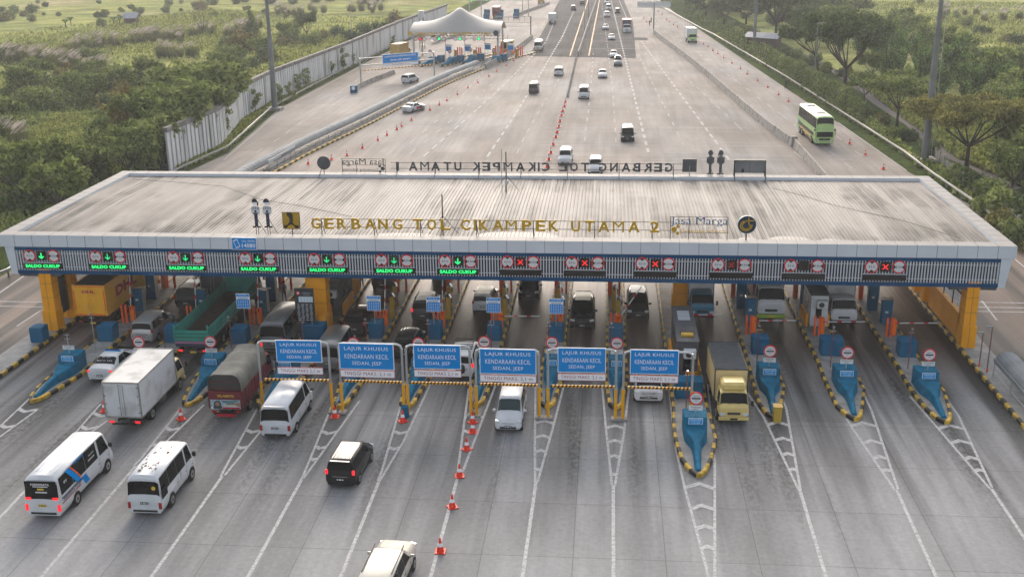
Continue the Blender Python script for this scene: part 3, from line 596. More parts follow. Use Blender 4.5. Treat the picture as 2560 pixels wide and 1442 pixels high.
# louvred sign band at the front, plain band at the back
mb = MB(); XL0, XL1 = -43.9, 27.25; YL = 75.85
mb.box(((XL0+XL1)/2,YL+.35,5.8),(XL1-XL0,.1,2.0),'navyback')
mb.box(((XL0+XL1)/2,YL+.12,6.66),(XL1-XL0,.42,.28),'navy'); mb.box(((XL0+XL1)/2,YL+.12,4.82),(XL1-XL0,.42,.26),'navy')
C(mb, 'band_frame')
mb = MB(); x = XL0+.12
while x < XL1: mb.box((x,YL,5.735),(.075,.10,1.55),'slat'); x += .205
for z in (6.25,5.2): mb.box(((XL0+XL1)/2,YL+.07,z),(XL1-XL0,.03,.05),'slat')
C(mb, 'louvre_slats')
for s, xe in ((-1,XL0),(1,XL1)):
    mb = MB()
    # end panels with a slanted foot and grey soffit beam
    mb.add([(xe,YL-.1,6.78),(xe+s*.75,YL-.1,6.78),(xe+s*.45,YL-.1,4.66),(xe,YL-.1,4.66),(xe,Y1-.6,6.78),(xe+s*.75,Y1-.6,6.78),(xe+s*.45,Y1-.6,4.66),(xe,Y1-.6,4.66)],
           [(0,1,2,3),(4,7,6,5),(0,4,5,1),(1,5,6,2),(2,6,7,3),(3,7,4,0)] if s < 0 else [(3,2,1,0),(5,6,7,4),(1,5,4,0),(2,6,5,1),(3,7,6,2),(0,4,7,3)], 'fascia')
    C(mb, 'end_panel'); mb = MB(); mb.box((xe-s*1.6,YL+.7,4.56),(3.2,1.2,.24),'signback'); C(mb, 'end_beam')

mb = MB(); mb.box(((X0+X1)/2,Y1-.9,5.8),(X1-X0-2.4,.3,1.98),'navy'); C(mb, 'rear_band')

# yellow portal legs
def portal(x0, x1, sgn, label):
    xc = (x0+x1)/2; root = empty('portal_leg', (xc,76,0), label, 'column', 'yellow portal legs of the canopy'); z0 = .17
    w = x1-x0; left = sgn < 0
    for y in ((76.0,78.9,87.5,91,95.5) if left else (76.0,86.0,88.6,92,95.5)):
        c = MB(); c.box((0,y-76+.3,z0+.8),(w*.98,1.1,1.6),'wetyellow'); c.box((-sgn*.04,y-76+.3,z0+3.2),(w*.84,1.0,3.3),'wetyellow')
        for z in (1.75,2.8,3.9): c.box((-sgn*.04,y-76+.3,z),(w*.84+.012,1.012,.02),'seam')
        c.box((0,y-76-.257,z0+.8),(.02,.012,1.5),'seam'); c.box((-sgn*.04,y-76-.207,z0+3.1),(.02,.012,3.1),'seam'); c.obj('column', root)
    ga, gb = (4.0,11.) if left else (1.7,8.6)
    c = MB(); c.box((0,(ga+gb)/2,z0+.95),(.5,gb-ga+1.2,1.9),'wetyellow')
    if not left: c.box((0,1.2,z0+2.5),(.5,1.0,4.9),'wetyellow')
    c.obj('side_wall', root)
    g = MB()
    for k in range(15): g.box((0,(ga+gb)/2,2.3+k*.17),(.05,gb-ga,.06),'slat')
    for k in range(4): g.box((.05*-sgn,ga+.1+k*(gb-ga-.2)/3,3.5),(.06,.09,2.8),'trim')
    g.box((.05*-sgn,(ga+gb)/2,3.4),(.06,gb-ga,.1),'trim'); g.obj('window_grille', root)
    g = MB()
    for k in range(26): g.box((0,1.75,1.0+k*.15),(.45,1.7,.04),'trim')
    if left: g.obj('vent_slats', root)
portal(-42.5,-41.4,-1,'yellow panelled column row with grille wall at the far left end of the canopy')
portal(25.22,26.22,1,'yellow panelled column row with grille wall at the far right end of the canopy')
for k, (x, y, wd, lb) in enumerate(((-21.4,77.0,1.5,'broad yellow central column on the fourth island behind the electronic board'),(-21.1,86.0,1.1,'yellow rear column on the fourth island behind the ticket booth'),(5.95,83.9,1.15,'yellow column behind the grey booth on the tenth island'))):
    root = empty('yellow_column', (x,y,.17), lb, 'column', 'yellow central columns')
    c = MB(); c.box((0,0,2.5),(wd,1.1,5.0),'wetyellow'); c.box((0,0,.6),(wd+.2,1.3,1.2),'wetyellow')
    for z in (1.2,2.3,3.4): c.box((0,0,z),(wd+.012,1.112,.02),'seam')
    c.obj('shaft', root)
    if k == 0:
        c = MB(); c.box((.55,-1.05,.75),(.5,.6,1.5),'wetyellow'); c.box((-.35,-1.0,.7),(.25,.3,1.3),'orangedeep'); c.obj('foot_guard', root)

# booths
def booth(x, y, w, l, h, label, big=False, roofm='boothgrey'):
    root = empty('ticket_booth', (x,y,.17), label, 'toll booth', 'toll booths on the wide islands')
    b = MB(); b.box((0,0,h*.5+.1),(w,l,h-.2),roofm if roofm != 'darkroof' else 'boothwhite'); b.obj('cabin', root)
    b = MB(); b.box((0,0,h+.05),(w+.1,l+.1,.12),roofm); 
    if big:
        for k in range(7): b.box((0,l*.5-1.2-k*.28,h+.14),(w*.62,.06,.05),'slat')
        b.box((0,-l*.5+1.0,h+.2),(.8,.5,.14),'ochre'); b.box((0,-l*.5+1.45,h+.22),(.9,.35,.16),'trim')
    b.obj('booth_roof', root)
    s = MB()
    for sd in (-1,1): s.box((sd*(w/2+.01),.2,h*.62),(.03,l*.5,h*.33),'glass')
    s.box((-.05,-l/2-.01,h*.52),(w*.35,.03,h*.4),'glass'); s.obj('window', root)
    a = MB(); a.box((.12,-l/2-.3,h*.78),(.8,.42,.6),'boothwhite',bev=.03); a.disc((.05,-l/2-.515,h*.78),.2,.01,'trim'); a.obj('air_conditioner', root)
    k = MB()
    for sd in (-1,1): k.box((sd*(w/2+.16),-.1,.5),(.18,l*.72,.95),'wetyellow')
    if big: k.box((.28,-l/2-.12,.45),(.75,.22,.9),'wetyellow')
    k.obj('guard', root)
booth(5.45,71.6,1.35,7.0,2.9,'long grey booth with yellow guards beside the sixth blue lane sign', True)
booth(-21.1,81.9,1.2,4.6,2.7,'grey booth with dark window and yellow guard between the central yellow columns')
booth(15.9,80.9,1.25,3.4,2.6,'grey booth with fan unit beside the white truck cab on the twelfth island', False, 'darkroof')

# rear sign letters and roof signs ------------------------------------------------------
def roof_sign(y, yr, text, cx0, cx1, face, lm, sidem, logo_side, number_label):
    root = empty('roof_sign', ((cx0+cx1)/2,y,ZT), number_label, 'roof sign'); F = Matrix.Rotation(0 if face < 0 else math.pi,4,'Z'); return root, F
def rail(mb, x0, x1, z, T): mb.box(((x0+x1)/2,.10,z),(x1-x0,.04,.04),'seam',T)
# front sign
fr = empty('gate_name_sign', (-8.8,76.55,ZT), 'golden letters spelling the toll gate name standing along the front roof edge', 'roof sign')
T = Matrix.Identity(4)
pos = [('G',789),('E',822),('R',854),('B',890),('A',925),('N',957),('G',993),('T',1044),('O',1079),('L',1113),('C',1163),('I',1187),('K',1209),('A',1245),('M',1278),('P',1317),('E',1351),('K',1384),('U',1439),('T',1474),('A',1510),('M',1546),('A',1585),('2',1637)]
wid = {'I':.17,'M':.80,'A':.80,'U':.66,'2':.68,'1':.24}
def lt(ch, px, root, y, py0, py1, m, mir=False, sidem=None):
    c = aY(px, (py0+py1)/2, y); h = .82
    mb = MB(); TT = Matrix.Rotation(math.pi,4,'Z') if mir else None
    mb.text(ch, (0,0,0), h, wid.get(ch,.70), m, TT, bold=.0 if ch == 'M' else .028, ext=.12); o = mb.obj('letter', root); o.location = c-root.location
k = 0
for ch, px in pos:
    if ch == ' ': continue
    lt(ch, px, fr, 76.5, 545+(px-780)*.0105, 572+(px-780)*.0105, 'goldletter')
mb = MB()
for z in (.62,1.22): mb.box((.5,.10,z),(26.2,.04,.04),'seam')
for x in (-11.9,-8.0,-4.6,-.5,3.6,8.0,12.1): mb.cyl((x,.12,0),(x,.12,1.25),.03,'seam',n=5); mb.cyl((x,.12,1.1),(x,1.1,-.2),.025,'seam',n=5)
mb.obj('letter_frame', fr)
def place_board(name, px, py, y, lb, cat, build):
    c = aY(px, py, y); root = empty(name, (c.x,y,ZT), lb, cat); build(root, c.z-ZT); root.scale = (.8,1,1) if name == 'figure_cutout' else (1,1,1); return root
def pu(root, z):
    b = MB(); b.box((0,0,z),(1.28,.12,1.28),'signback'); b.obj('panel', root)
    e = MB(); s = 1.22
    e.box((0,-.063,z),(s,.01,s),'yellowtrim' if False else 'ochre'); e.obj('plate', root)
    d = MB()   # dark shapes of the emblem
    def cres(cx, cz, r, a0, a1, m, yy=-.075, n=10):
        d.poly([(cx,yy,cz)]+[(cx+r*math.cos(R(a0+(a1-a0)*i/n)),yy,cz+r*math.sin(R(a0+(a1-a0)*i/n))) for i in range(n+1)], m)
    d.box((-.03,-.071,z+.05),(.5,.006,1.1),'blackletter'); d.box((.0,-.0705,z-.42),(1.1,.006,.3),'blackletter')
    cres(-.52,z+.05,.42,-90,90,'ochre',-.08); cres(-.02,z-.6,.30,0,180,'ochre',-.08); cres(.26,z+.62,.18,180,360,'ochre',-.08); d.box((.25,-.079,z+.28),(.18,.006,.66),'ochre'); cres(.42,z-.05,.30,180,300,'ochre',-.08)
    d.obj('emblem', root); p = MB(); p.cyl((0,.1,0),(0,.1,z),.035,'seam'); p.obj('post', root)
place_board('emblem_board', 728, 551, 76.5, 'square ochre and black ministry emblem board on the front roof edge', 'emblem', pu)
def cut_person(girl, back=False):
    def f(root, z):
        T = Matrix.Rotation(math.pi if back else 0,4,'Z'); A = (lambda m: 'signback') if back else (lambda m: m)
        b = MB(); zb = z
        b.box((0,0,zb-.62),(.30,.05,.95),A('cloth'),T); b.box((-.2,0,zb-1.12),(.34,.05,.12),A('trim'),T); b.box((.2,0,zb-1.12),(.34,.05,.12),A('trim'),T); b.obj('legs', root)
        b = MB(); b.box((0,0,zb+.12),(.52,.05,.7),A('discwhite'),T,taper=.9); b.box((-.33,0,zb+.12),(.16,.05,.5),A('discwhite'),T); b.box((.33,0,zb+.12),(.16,.05,.5),A('discwhite'),T)
        if not back:
            for x in (-.28,-.12,.04,.2,.33): b.box((x,-.03,zb+.3),(.05,.012,.22),'cloth')
            b.box((0,-.03,zb-.1),(.5,.012,.08),'cloth'); b.box((0,-.03,zb+.05),(.2,.012,.16),'cloth')
        b.obj('torso', root)
        b = MB(); b.disc((0,0,zb+.72),.24,.05,A('conewhite'),T); b.obj('head', root)
        h = MB(); pts = [(.27*math.cos(R(a)),-.055,zb+.74+.29*math.sin(R(a))) for a in range(0,181,20)]
        h.poly(pts[::-1] if False else pts, A('hair' if girl else 'cloth'), T); 
        if girl: h.box((.26,-.03,zb+.62),(.1,.04,.3),A('hair'),T)
        else: h.box((0,-.06,zb+.76),(.6,.03,.07),A('cloth'),T)
        h.obj('hair' if girl else 'cap', root)
        p = MB()
        for x in (-.1,.1): p.cyl((x,.06,0),(x,.06,zb-.2),.03,'seam')
        p.cyl((0,.06,zb-.4),(.5,.9,-.2),.025,'seam'); p.obj('stay', root)
    return f
place_board('figure_cutout', 639, 530, 76.5, 'painted cutout of a standing woman officer, left of the front roof pair', 'cutout figure', cut_person(True))
place_board('figure_cutout', 668, 530, 76.5, 'flat painted cutout of a standing man officer in a cap on the front roof edge', 'cutout figure', cut_person(False))
def jm(back):
    def f(root, z):
        T = Matrix.Rotation(math.pi if back else 0,4,'Z')
        a = MB(); a.text('Jasa Marga', (0,0,z+.22), .72, 4.0, 'signback' if back else 'navyletter', T, bold=.0, ext=.06); a.obj('company_name', root)
        c = MB(); c.text('Connecting Indonesia', (.3,0,z-.48), .36, 3.3, 'signback' if back else 'goldletter', T, ext=.05)
        for dx, dz, r in ((-1.75,-.35,.2),(-1.48,-.12,.13),(-1.5,-.62,.13)): c.disc((dx,0,z+dz),r,.05,'signback' if back else 'goldletter',T,n=10)
        c.obj('slogan', root); p = MB()
        for zz in (z+.55,z,z-.6): p.box((0,.08,zz),(4.1,.03,.03),'seam',T)
        for x in (-2,-.7,2): p.cyl((x,.08,0),(x,.08,z+.55),.025,'seam',n=5)
        p.obj('letter_frame', root)
    return f
place_board('company_sign', 1748, 562, 76.5, 'blue company name lettering with golden slogan on the front roof edge', 'roof sign', jm(False))
def roundlogo(root, z):
    d = MB(); d.disc((0,0,z),.66,.12,'discwhite',n=28); d.disc((0,-.121,z),.63,.01,'navyback',n=28); d.obj('disc', root)
    e = MB()
    for rr in (.40,.28):
        pts = []
        for i in range(26):
            a = R(-250+i*10.5); pts.append((rr*math.cos(a)-.06,-.14,z-.06+rr*.9*math.sin(a)))
        e.tube(pts, .045, 'goldletter', 5)
    e.tube([(-.3,-.14,z+.1),(-.02,-.14,z+.3),(.5,-.14,z+.3)], .045, 'goldletter', 5); e.tube([(.1,-.14,z+.55),(.12,-.14,z+.1),(.3,-.14,z-.15)], .045, 'goldletter', 5); e.obj('emblem', root)
    MB().cyl((0,.05,-.1),(0,.05,z),.05,'seam').obj('post', root)
place_board('round_emblem', 1867, 561, 76.5, 'round dark disc with golden loop emblem on the front roof edge', 'emblem', roundlogo)
# rear signs, seen from behind
YB = 97.9
rr_ = empty('gate_name_sign', (-6.5,YB,ZT), 'backs of dark letters spelling the other gate name along the rear roof edge', 'roof sign')
bp = [('G',1672),('E',1645),('R',1619),('B',1591),('A',1565),('N',1535),('G',1507),('T',1463),('O',1435),('L',1408),('C',1365),('I',1347),('K',1329),('A',1301),('M',1270),('P',1241),('E',1216),('K',1190),('U',1145),('T',1119),('A',1089),('M',1062),('A',1033),('1',994)]
for ch, px in bp: lt(ch, px, rr_, YB, 404+(px-992)*.005, 426+(px-992)*.005, 'signback', True)
mb = MB()
for z in (.48,1.02): mb.box((.4,-.10,z),(27.0,.04,.04),'seam')
for x in (-12.5,-9.,-5.,-1.2,3.,7.6,12.4): mb.cyl((x,-.12,0),(x,-.12,1.0),.03,'seam',n=5); mb.cyl((x,-.12,.9),(x,-1.0,-.2),.025,'seam',n=5)
mb.obj('letter_frame', rr_)
place_board('company_sign', 909, 412, YB, 'backs of the company name lettering on the rear roof edge', 'roof sign', jm(True))
def rdisc(root, z):
    MB().disc((0,0,z),.62,.12,'signback',n=28).obj('disc', root); MB().cyl((0,-.15,0),(0,-.15,z),.04,'seam').obj('post', root); MB().cyl((0,-.15,z),(-.3,-1.1,-.2),.03,'seam').obj('stay', root)
place_board('round_emblem', 810, 407, YB, 'back of a round dark disc at the left of the rear roof edge', 'emblem', rdisc)
def rsq(root, z):
    MB().box((0,0,z),(1.25,.1,1.15),'signback').obj('panel', root); MB().cyl((0,-.1,-.2),(0,-.1,z),.04,'steel').obj('post', root)
place_board('emblem_board', 1724, 414, YB, 'back of a square dark emblem board on the rear roof edge', 'emblem', rsq)
place_board('figure_cutout', 1776, 404, YB, 'grey back of a flat man cutout, left of the rear roof pair', 'cutout figure', cut_person(False, True))
place_board('figure_cutout', 1802, 404, YB, 'grey back of a flat woman cutout, right of the rear roof pair', 'cutout figure', cut_person(True, True))
def rvms(root, z):
    b = MB(); b.box((0,0,z),(2.75,.22,1.15),'signback',bev=.03); b.box((0,-.12,z+.55),(2.8,.3,.08),'trim')
    for x in (-.68,.68): b.box((x,-.12,z),(1.3,.02,1.0),'mast')
    b.box((-.6,-.16,z-.35),(.2,.1,.28),'trim'); b.obj('cabinet', root)
    for x in (-1.35,1.35): p = MB(); p.cyl((x,-.1,-.2),(x,-.1,z+.55),.05,'trim'); p.cyl((x,-.1,z+.4),(x,-.9,-.3),.04,'trim'); p.obj('stand', root)
place_board('display_board', 1874, 416, YB, 'back of a wide electronic display cabinet on the rear roof edge', 'display board', rvms)
# lightning masts on the roof
for px, py, y, h, lb in ((1266,483,91.0,3.6,'tall thin lightning mast with guy wires on the rear half of the roof'),(1108,590,78.2,3.2,'thin lightning mast with junction box behind the golden letters')):
    g = gp(px, py, 7.5); root = empty('lightning_mast', (g.x,g.y,7.45), lb, 'mast', 'lightning masts on the roof')
    MB().cyl((0,0,0),(0,0,h),.045,'trim').obj('pole', root); MB().box((.06,-.1,1.0),(.24,.14,.36),'boothwhite').obj('junction_box', root)
    p = MB()
    for a in (30,150,270): p.cyl((0,0,1.6),(1.3*math.cos(R(a)),1.3*math.sin(R(a)),0),.02,'trim',n=4)
    p.obj('guy_wires', root)
    if 'tall' in lb: MB().cyl((-.35,-.2,0),(-.35,-.2,3.9),.03,'steel').obj('antenna', root)
# call centre sign
root = empty('phone_sign', (aY(610,609,75.55).x,75.62,7.27), 'blue call centre sign with phone symbol hanging on the grey fascia', 'sign')
b = MB(); b.box((0,0,0),(1.86,.06,.92),'signwhite'); b.box((0,-.035,0),(1.78,.02,.84),'signblue'); b.obj('panel', root)
b = MB(); b.text('CALL CENTER', (.32,-.05,.2), .17, .98, 'signwhite'); b.text('14080', (.32,-.05,-.14), .32, 1.0, 'signwhite', bold=.02); TT = Matrix.Translation((-.56,-.05,0)) @ Matrix.Rotation(R(-18),4,'Y'); b.box((0,0,0),(.34,.008,.62),'signwhite',TT); b.box((0,-.006,0),(.27,.008,.48),'signblue',TT); b.obj('lettering', root)

# lane signals above each lane --------------------------------------------------------
SG = [107,272,466,646,818,986,1145,1301,1462,1638,1828,2010,2213]
ST = ['g','gd','gd','gd','gd','gd','g','x','x','x','xd','o','x']
def tri(mb, c, r, s, ang, m, y):
    pts = []
    for a in (0,-130,130): pts.append((c[0]+s*math.cos(R(ang+a))+ (r-s*.6)*math.cos(R(ang+180)), y, c[2]+s*math.sin(R(ang+a))+(r-s*.6)*math.sin(R(ang+180))))
    mb.poly(pts, m)
for i, px in enumerate(SG):
    x = aY(px, 655+i*.9, 75.7).x; z = 5.8; st = ST[i]
    desc = {'g':'bright green arrow and green message','gd':'green arrow and green message','x':'red cross and blank strip','xd':'faded red cross and blank strip','o':'unlit lane light and blank strip'}[st]
    root = empty('lane_signal', (x,75.68,z), f'{NTH[i]} lane signal group from the left with {desc}', 'lane signal', 'lane signal groups on the canopy front')
    for s, tx in ((-1,'4,2 m'),(1,'2,9m' if 4 <= i <= 9 else '3,5m')):
        d = MB(); c = (s*.93,0,.33); d.disc(c,.47,.04,'discred',n=24); d.disc((c[0],-.042,c[2]),.385,.008,'discwhite',n=24)
        for a in ((90,270) if s < 0 else (0,180)): d.poly([(c[0]+.42*math.cos(R(a+q))*(1 if q else .48), -.058, c[2]+.42*math.sin(R(a+q))*(1 if q else .48)) for q in (0,26,-26)], 'blackletter'); d.poly([(c[0]+.42*math.cos(R(a+q))*(1 if q else .48), -.058, c[2]+.42*math.sin(R(a+q))*(1 if q else .48)) for q in (0,-26,26)], 'blackletter')
        d.text(tx, (c[0],-.062,c[2]), .17, .46, 'blackletter', bold=.01)
        o = d.obj('limit_disc', root)
    b = MB(); b.box((0,0,.33),(.66,.12,.68),'ledblack',bev=.02)
    yy = -.075
    if st[0] == 'g':
        mg = 'ledgreen' if st == 'g' else 'ledgreendim'
        b.box((0,yy,.38),(.07,.01,.34),mg)
        for s in (-1,1): b.box((0,0,0),(.07,.01,.27),mg,Matrix.Translation((s*.09,yy,.22)) @ Matrix.Rotation(R(-48*s*-1),4,'Y'))
    elif st[0] == 'x':
        for s in (-1,1): b.box((0,0,0),(.07,.01,.52),'ledred' if st == 'x' else 'leddimred',Matrix.Translation((0,yy,.33)) @ Matrix.Rotation(R(45*s),4,'Y'))
    b.obj('lane_light', root)
    p = MB(); p.box((0,0,-.45),(3.0,.12,.42),'ledblack',bev=.02); p.box((0,-.01,-.21),(3.0,.05,.04),'slat')
    if st[0] == 'g': p.text('SALDO CUKUP', (0,-.075,-.45), .25, 2.65, 'ledgreen', bold=.025)
    p.obj('message_strip', root)

# height restriction frames -----------------------------------------------------------
def tube_bend(pts, r, m, mb, n=8): mb.tube(pts, r, m, n)
FR = [(-21.45,-17.0,'LAJUR KHUSUS',1.0),(-16.35,-12.4,'LAJUR KHUSUS',0),(-12.15,-8.2,'',1.0),(-7.85,-3.95,'',0),(-3.4,.75,'',0),(1.2,5.35,'',0)]
CR = [((690,804),(850,905),(918,935)),((848,985),(858,923),(925,943)),((1034,1152),(862,922),(925,942)),((1199,1341),(872,935),(937,955)),((1394,1515),(869,931),(934,951)),((1575,1697),(874,935),(938,956))]
for i, (xa, xb, _t, _k) in enumerate(FR):
    yf = 62.6; top = [4.75,4.72,4.68,4.5,4.62,4.55][i]; xc = (xa+xb)/2; h = (xb-xa)/2
    root = empty('height_frame', (xc,yf,0), f'steel height limit frame with blue small vehicle lane sign, {NTH[i]} from the left', 'height gantry', 'blue lane sign frames')
    f = MB(); r = .075
    for s in (-1,1): f.cyl((s*h,0,2.0),(s*h,0,top-.3),r,'galv'); MB().box((s*h,0,.06),(.5,.5,.12),'concrete').obj('foot', root)
    root.rotation_euler[2] = (.012,-.015,.008,-.01,.014,-.006)[i]
    f.tube([(-h,0,top-.32),(-h+.08,0,top-.1),(-h+.3,0,top),(h-.3,0,top),(h-.08,0,top-.1),(h,0,top-.32)], r, 'galv', 8); f.obj('frame', root)
    for s in (-1,1): MB().cyl((s*h,0,.1),(s*h,0,2.05),.1,'postyellow').obj('yellow_post', root)
    b = MB(); n = 34
    for k in range(n):
        a, c = -h+.12+(2*h-.24)*k/n, -h+.12+(2*h-.24)*(k+1)/n; sl = .05
        b.add([(a,-.05,2.12),(c,-.05,2.12),(c+sl,-.05,2.26),(a+sl,-.05,2.26),(a,.05,2.12),(c,.05,2.12),(c+sl,.05,2.26),(a+sl,.05,2.26)],[(0,1,2,3),(7,6,5,4),(0,4,5,1),(3,2,6,7),(0,3,7,4),(1,5,6,2)],'postyellow' if k%2 else 'blackletter')
    b.obj('striped_bar', root)
    (pa,pb),(ya,yb),(yc,yd) = CR[i]; y = yf-.14; l_, r_ = aY(pa,(ya+yb)/2,y).x-xc, aY(pb,(ya+yb)/2,y).x-xc; zt_, zb_ = aY((pa+pb)/2,ya,y).z, aY((pa+pb)/2,yb,y).z; mc = (l_+r_)/2; W = r_-l_; H = zt_-zb_; zc = (zt_+zb_)/2
    b = MB(); b.box((mc,-.14,zc),(W,.04,H),'signwhite'); b.box((mc,-.163,zc),(W-.09,.01,H-.09),'signblue')
    for t, dz, ww in (('LAJUR KHUSUS',.28,.80),('KENDARAAN KECIL',.0,.80),('SEDAN, JEEP',-.28,.54)): b.text(t, (mc,-.172,zc+dz*H), H*.175, W*ww, 'signwhite', bold=.0, spacing=1.08)
    b.obj('blue_panel', root)
    z1, z2 = aY((pa+pb)/2,yc,y).z, aY((pa+pb)/2,yd,y).z
    b = MB(); b.box((mc,-.14,(z1+z2)/2),(W+.02,.04,z1-z2),'redletter'); b.box((mc,-.163,(z1+z2)/2),(W-.04,.01,z1-z2-.06),'signwhite'); b.text('TINGGI MAKS. 2,1 m' if i not in (0,2) else 'TINGGI MAKS 2,1 m', (mc,-.172,(z1+z2)/2), (z1-z2)*.55, W*.86, 'redletter', bold=0., spacing=1.05); b.obj('height_plate', root)

# yellow bin on the eleventh nose
g = gp(1942,1052); root = empty('litter_bin', g, 'dented yellow litter bin at the nose of the eleventh island', 'bin')
MB().box((0,0,.5),(.44,.5,1.0),'binyellow',taper=1.12).obj('bin_body', root); MB().box((0,0,1.02),(.56,.62,.06),'ochre').obj('rim', root)
g = gp(1012,1046); root = empty('blue_barrel', (g.x,g.y+.2,0), 'small dark blue barrel behind a cone between the second and third sign frames', 'barrel')
MB().cyl((0,0,0),(0,0,.75),.24,'blockblue',n=14).obj('barrel_body', root)

# traffic cones ------------------------------------------------------------------------
c0 = None
def cone(p, label, group, s=1.0, z=0):
    global c0
    if c0 is None:
        c0 = empty('traffic_cone', (p.x,p.y,z), label, 'cone', group)
        b = MB(); b.box((0,0,.025),(.52,.52,.05),'conered',bev=.01); b.obj('base', c0)
        b = MB(); b.cyl((0,0,.05),(0,0,.32),.19,'conered',.135,14); b.cyl((0,0,.5),(0,0,.78),.085,'conered',.03,14); b.obj('body', c0)
        MB().cyl((0,0,.32),(0,0,.5),.135,'conewhite',.085,14).obj('reflective_band', c0); c0.scale = (s,)*3; return
    dup(c0, (p.x,p.y,z), random.uniform(0,1.5), label, group, scale=s)
near = [(1101,1378,'alone on the lane line near the bottom edge'),(1131,1267,'on the lane line second up from the bottom'),(1149,1190,'on the lane line third up from the bottom'),(1167,1123,'in the chevron tip below the seventh island'),
 (1182,1080,'just below the pair of posts of frames three and four'),(1182,1056,'at the foot of the posts of frames three and four'),(1007,1053,'in front of the small blue barrel'),(837,1042,'at the foot of the posts of frames one and two'),
 (453,1048,'between the white box truck and the maroon truck'),(262,1028,'partly hidden left of the white box truck'),(697,873,'x')]
for x, y, l in near[:-1]: cone(gp(x,y), f'orange traffic cone {l}', 'cones before the toll gate', 1.0)
o2 = lambda n_, ox, oy, s: [(ox+a/s, oy+b/s) for a, b in n_]
mid = o2([(352,1375),(367,1312),(384,1255),(404,1188),(425,1128),(436,1088),(450,1042),(458,997),(471,952),(481,915),(496,878),(504,842)],1260,0,3.2766)
for i, p in enumerate(mid): cone(gp(*p), f'orange cone in the centre row behind the roof, {ORD[i]} of the row', 'cones in the centre row', 1.1)
lf = o2([(560,1345),(750,1312),(875,1276),(1004,1216),(1130,1152),(1204,1110),(1285,1062),(1325,1037),(1407,988),(1556,905),(1634,862),(1696,827),(1782,777),(1868,725),(1948,682),(2039,627),(2105,590),(2182,540),(2243,500),(2284,472)],600,0,3.277)
for i, p in enumerate(lf): cone(gp(*p), f'reddish cone along the left striped kerb, {ORD[i]} in the row', 'cones along the left kerb', .95)
rt = o2([(1412,1090),(1297,1000),(1195,928),(801,657),(737,613),(668,565),(603,522),(536,480),(491,445),(437,410),(384,375),(346,350),(315,330),(282,303),(254,287),(87,177),(62,162),(35,145),(18,132)],1660,0,2.5756)
for i, p in enumerate(rt): cone(gp(*p), f'orange cone on the right carriageway edge, {ORD[i]} of the row', 'cones on the right carriageway', .95)
for i, (x, y) in enumerate(((1655,37),(1645,30),(1610,48),(1617,57),(1380,45),(1386,33),(1392,22))): cone(gp(x,y), f'tiny far orange cone {"right" if i<4 else "left"} of the far carriageway, {ORD[i if i<4 else i-4]}', 'far cones', 1.1)
cone(gp(2508,690), 'orange cone alone at the right beyond the canopy corner', 'cones before the toll gate', 1.1)
# median studs
st0 = None
for i in range(22):
    t = i/21; g = gp(1443+(1419-1443)*t, 137+(243-137)*t); 
    if st0 is None:
        st0 = empty('lane_delineator', g, 'x', 'delineator', 'low delineators extending the median'); b = MB(); b.box((0,0,.35),(.45,.9,.7),'barrierconc',taper=.6).obj('delineator_body', st0); st0['label'] = 'low dark delineator in the row extending the median, farthest'
    else: dup(st0, g, 0, f'low dark delineator in the row extending the median, number {i+1} counted from the far end')
# ============================================================ VEHICLES   (local: +Y forward, Z up)
TPL = {
'mpv': [(-.5,.90,.20,.45,.84,.53),(-.487,.97,.16,.55,.92,.61),(-.462,1,.15,.575,.80,.93),(-.41,1,.13,.575,.80,.985),(-.15,1,.13,.565,.80,1.),(.07,1,.13,.56,.80,1.),(.13,1,.13,.555,.79,.965),(.29,1,.13,.545,.86,.64),(.44,.97,.15,.47,.84,.56),(.485,.92,.16,.36,.80,.46),(.5,.84,.18,.30,.74,.38)],
'suv': [(-.5,.92,.26,.48,.86,.56),(-.487,.98,.24,.56,.93,.62),(-.455,1,.22,.60,.82,.93),(-.41,1,.2,.60,.81,.98),(-.15,1,.2,.59,.81,1.),(.04,1,.2,.585,.81,.99),(.09,1,.2,.58,.80,.95),(.22,1,.2,.57,.88,.68),(.43,.98,.22,.53,.88,.63),(.485,.94,.22,.42,.84,.54),(.5,.88,.24,.34,.78,.42)],
'sedan': [(-.5,.88,.22,.5,.8,.60),(-.485,.96,.17,.60,.84,.70),(-.36,1,.15,.64,.84,.74),(-.20,1,.14,.64,.72,.97),(-.09,1,.14,.63,.72,1.),(.03,1,.14,.62,.72,.99),(.22,1,.14,.60,.84,.70),(.43,.96,.15,.50,.82,.58),(.485,.9,.17,.36,.78,.45),(.5,.82,.2,.32,.7,.40)],
'van': [(-.5,.93,.14,.38,.90,.45),(-.49,.98,.12,.44,.94,.50),(-.465,1,.12,.5,.85,.93),(-.43,1,.11,.5,.82,.985),(-.1,1,.11,.5,.82,1.),(.26,1,.11,.5,.82,1.),(.31,1,.11,.5,.81,.96),(.43,.98,.12,.46,.86,.57),(.485,.95,.13,.36,.84,.47),(.5,.88,.15,.26,.78,.34)],
'minibus': [(-.5,.95,.12,.4,.93,.46),(-.495,.99,.11,.46,.95,.5),(-.48,1,.11,.5,.90,.92),(-.45,1,.11,.5,.84,.99),(-.1,1,.11,.5,.84,1.01),(.34,1,.11,.5,.84,1.),(.40,1,.11,.5,.84,.94),(.475,.98,.12,.44,.90,.52),(.5,.94,.13,.3,.86,.38)],
'decker': [(-.5,.97,.10,.45,.95,.52),(-.497,.99,.09,.5,.95,.6),(-.487,1,.09,.55,.92,.96),(-.47,1,.08,.55,.90,1.),(.0,1,.08,.55,.90,1.),(.46,1,.08,.55,.90,1.),(.478,1,.08,.55,.90,.97),(.496,.99,.09,.5,.94,.56),(.5,.96,.10,.3,.92,.5)]}
WS = {'mpv':(6,7),'suv':(6,7),'sedan':(5,6),'van':(6,7),'minibus':(6,7),'decker':(6,7)}
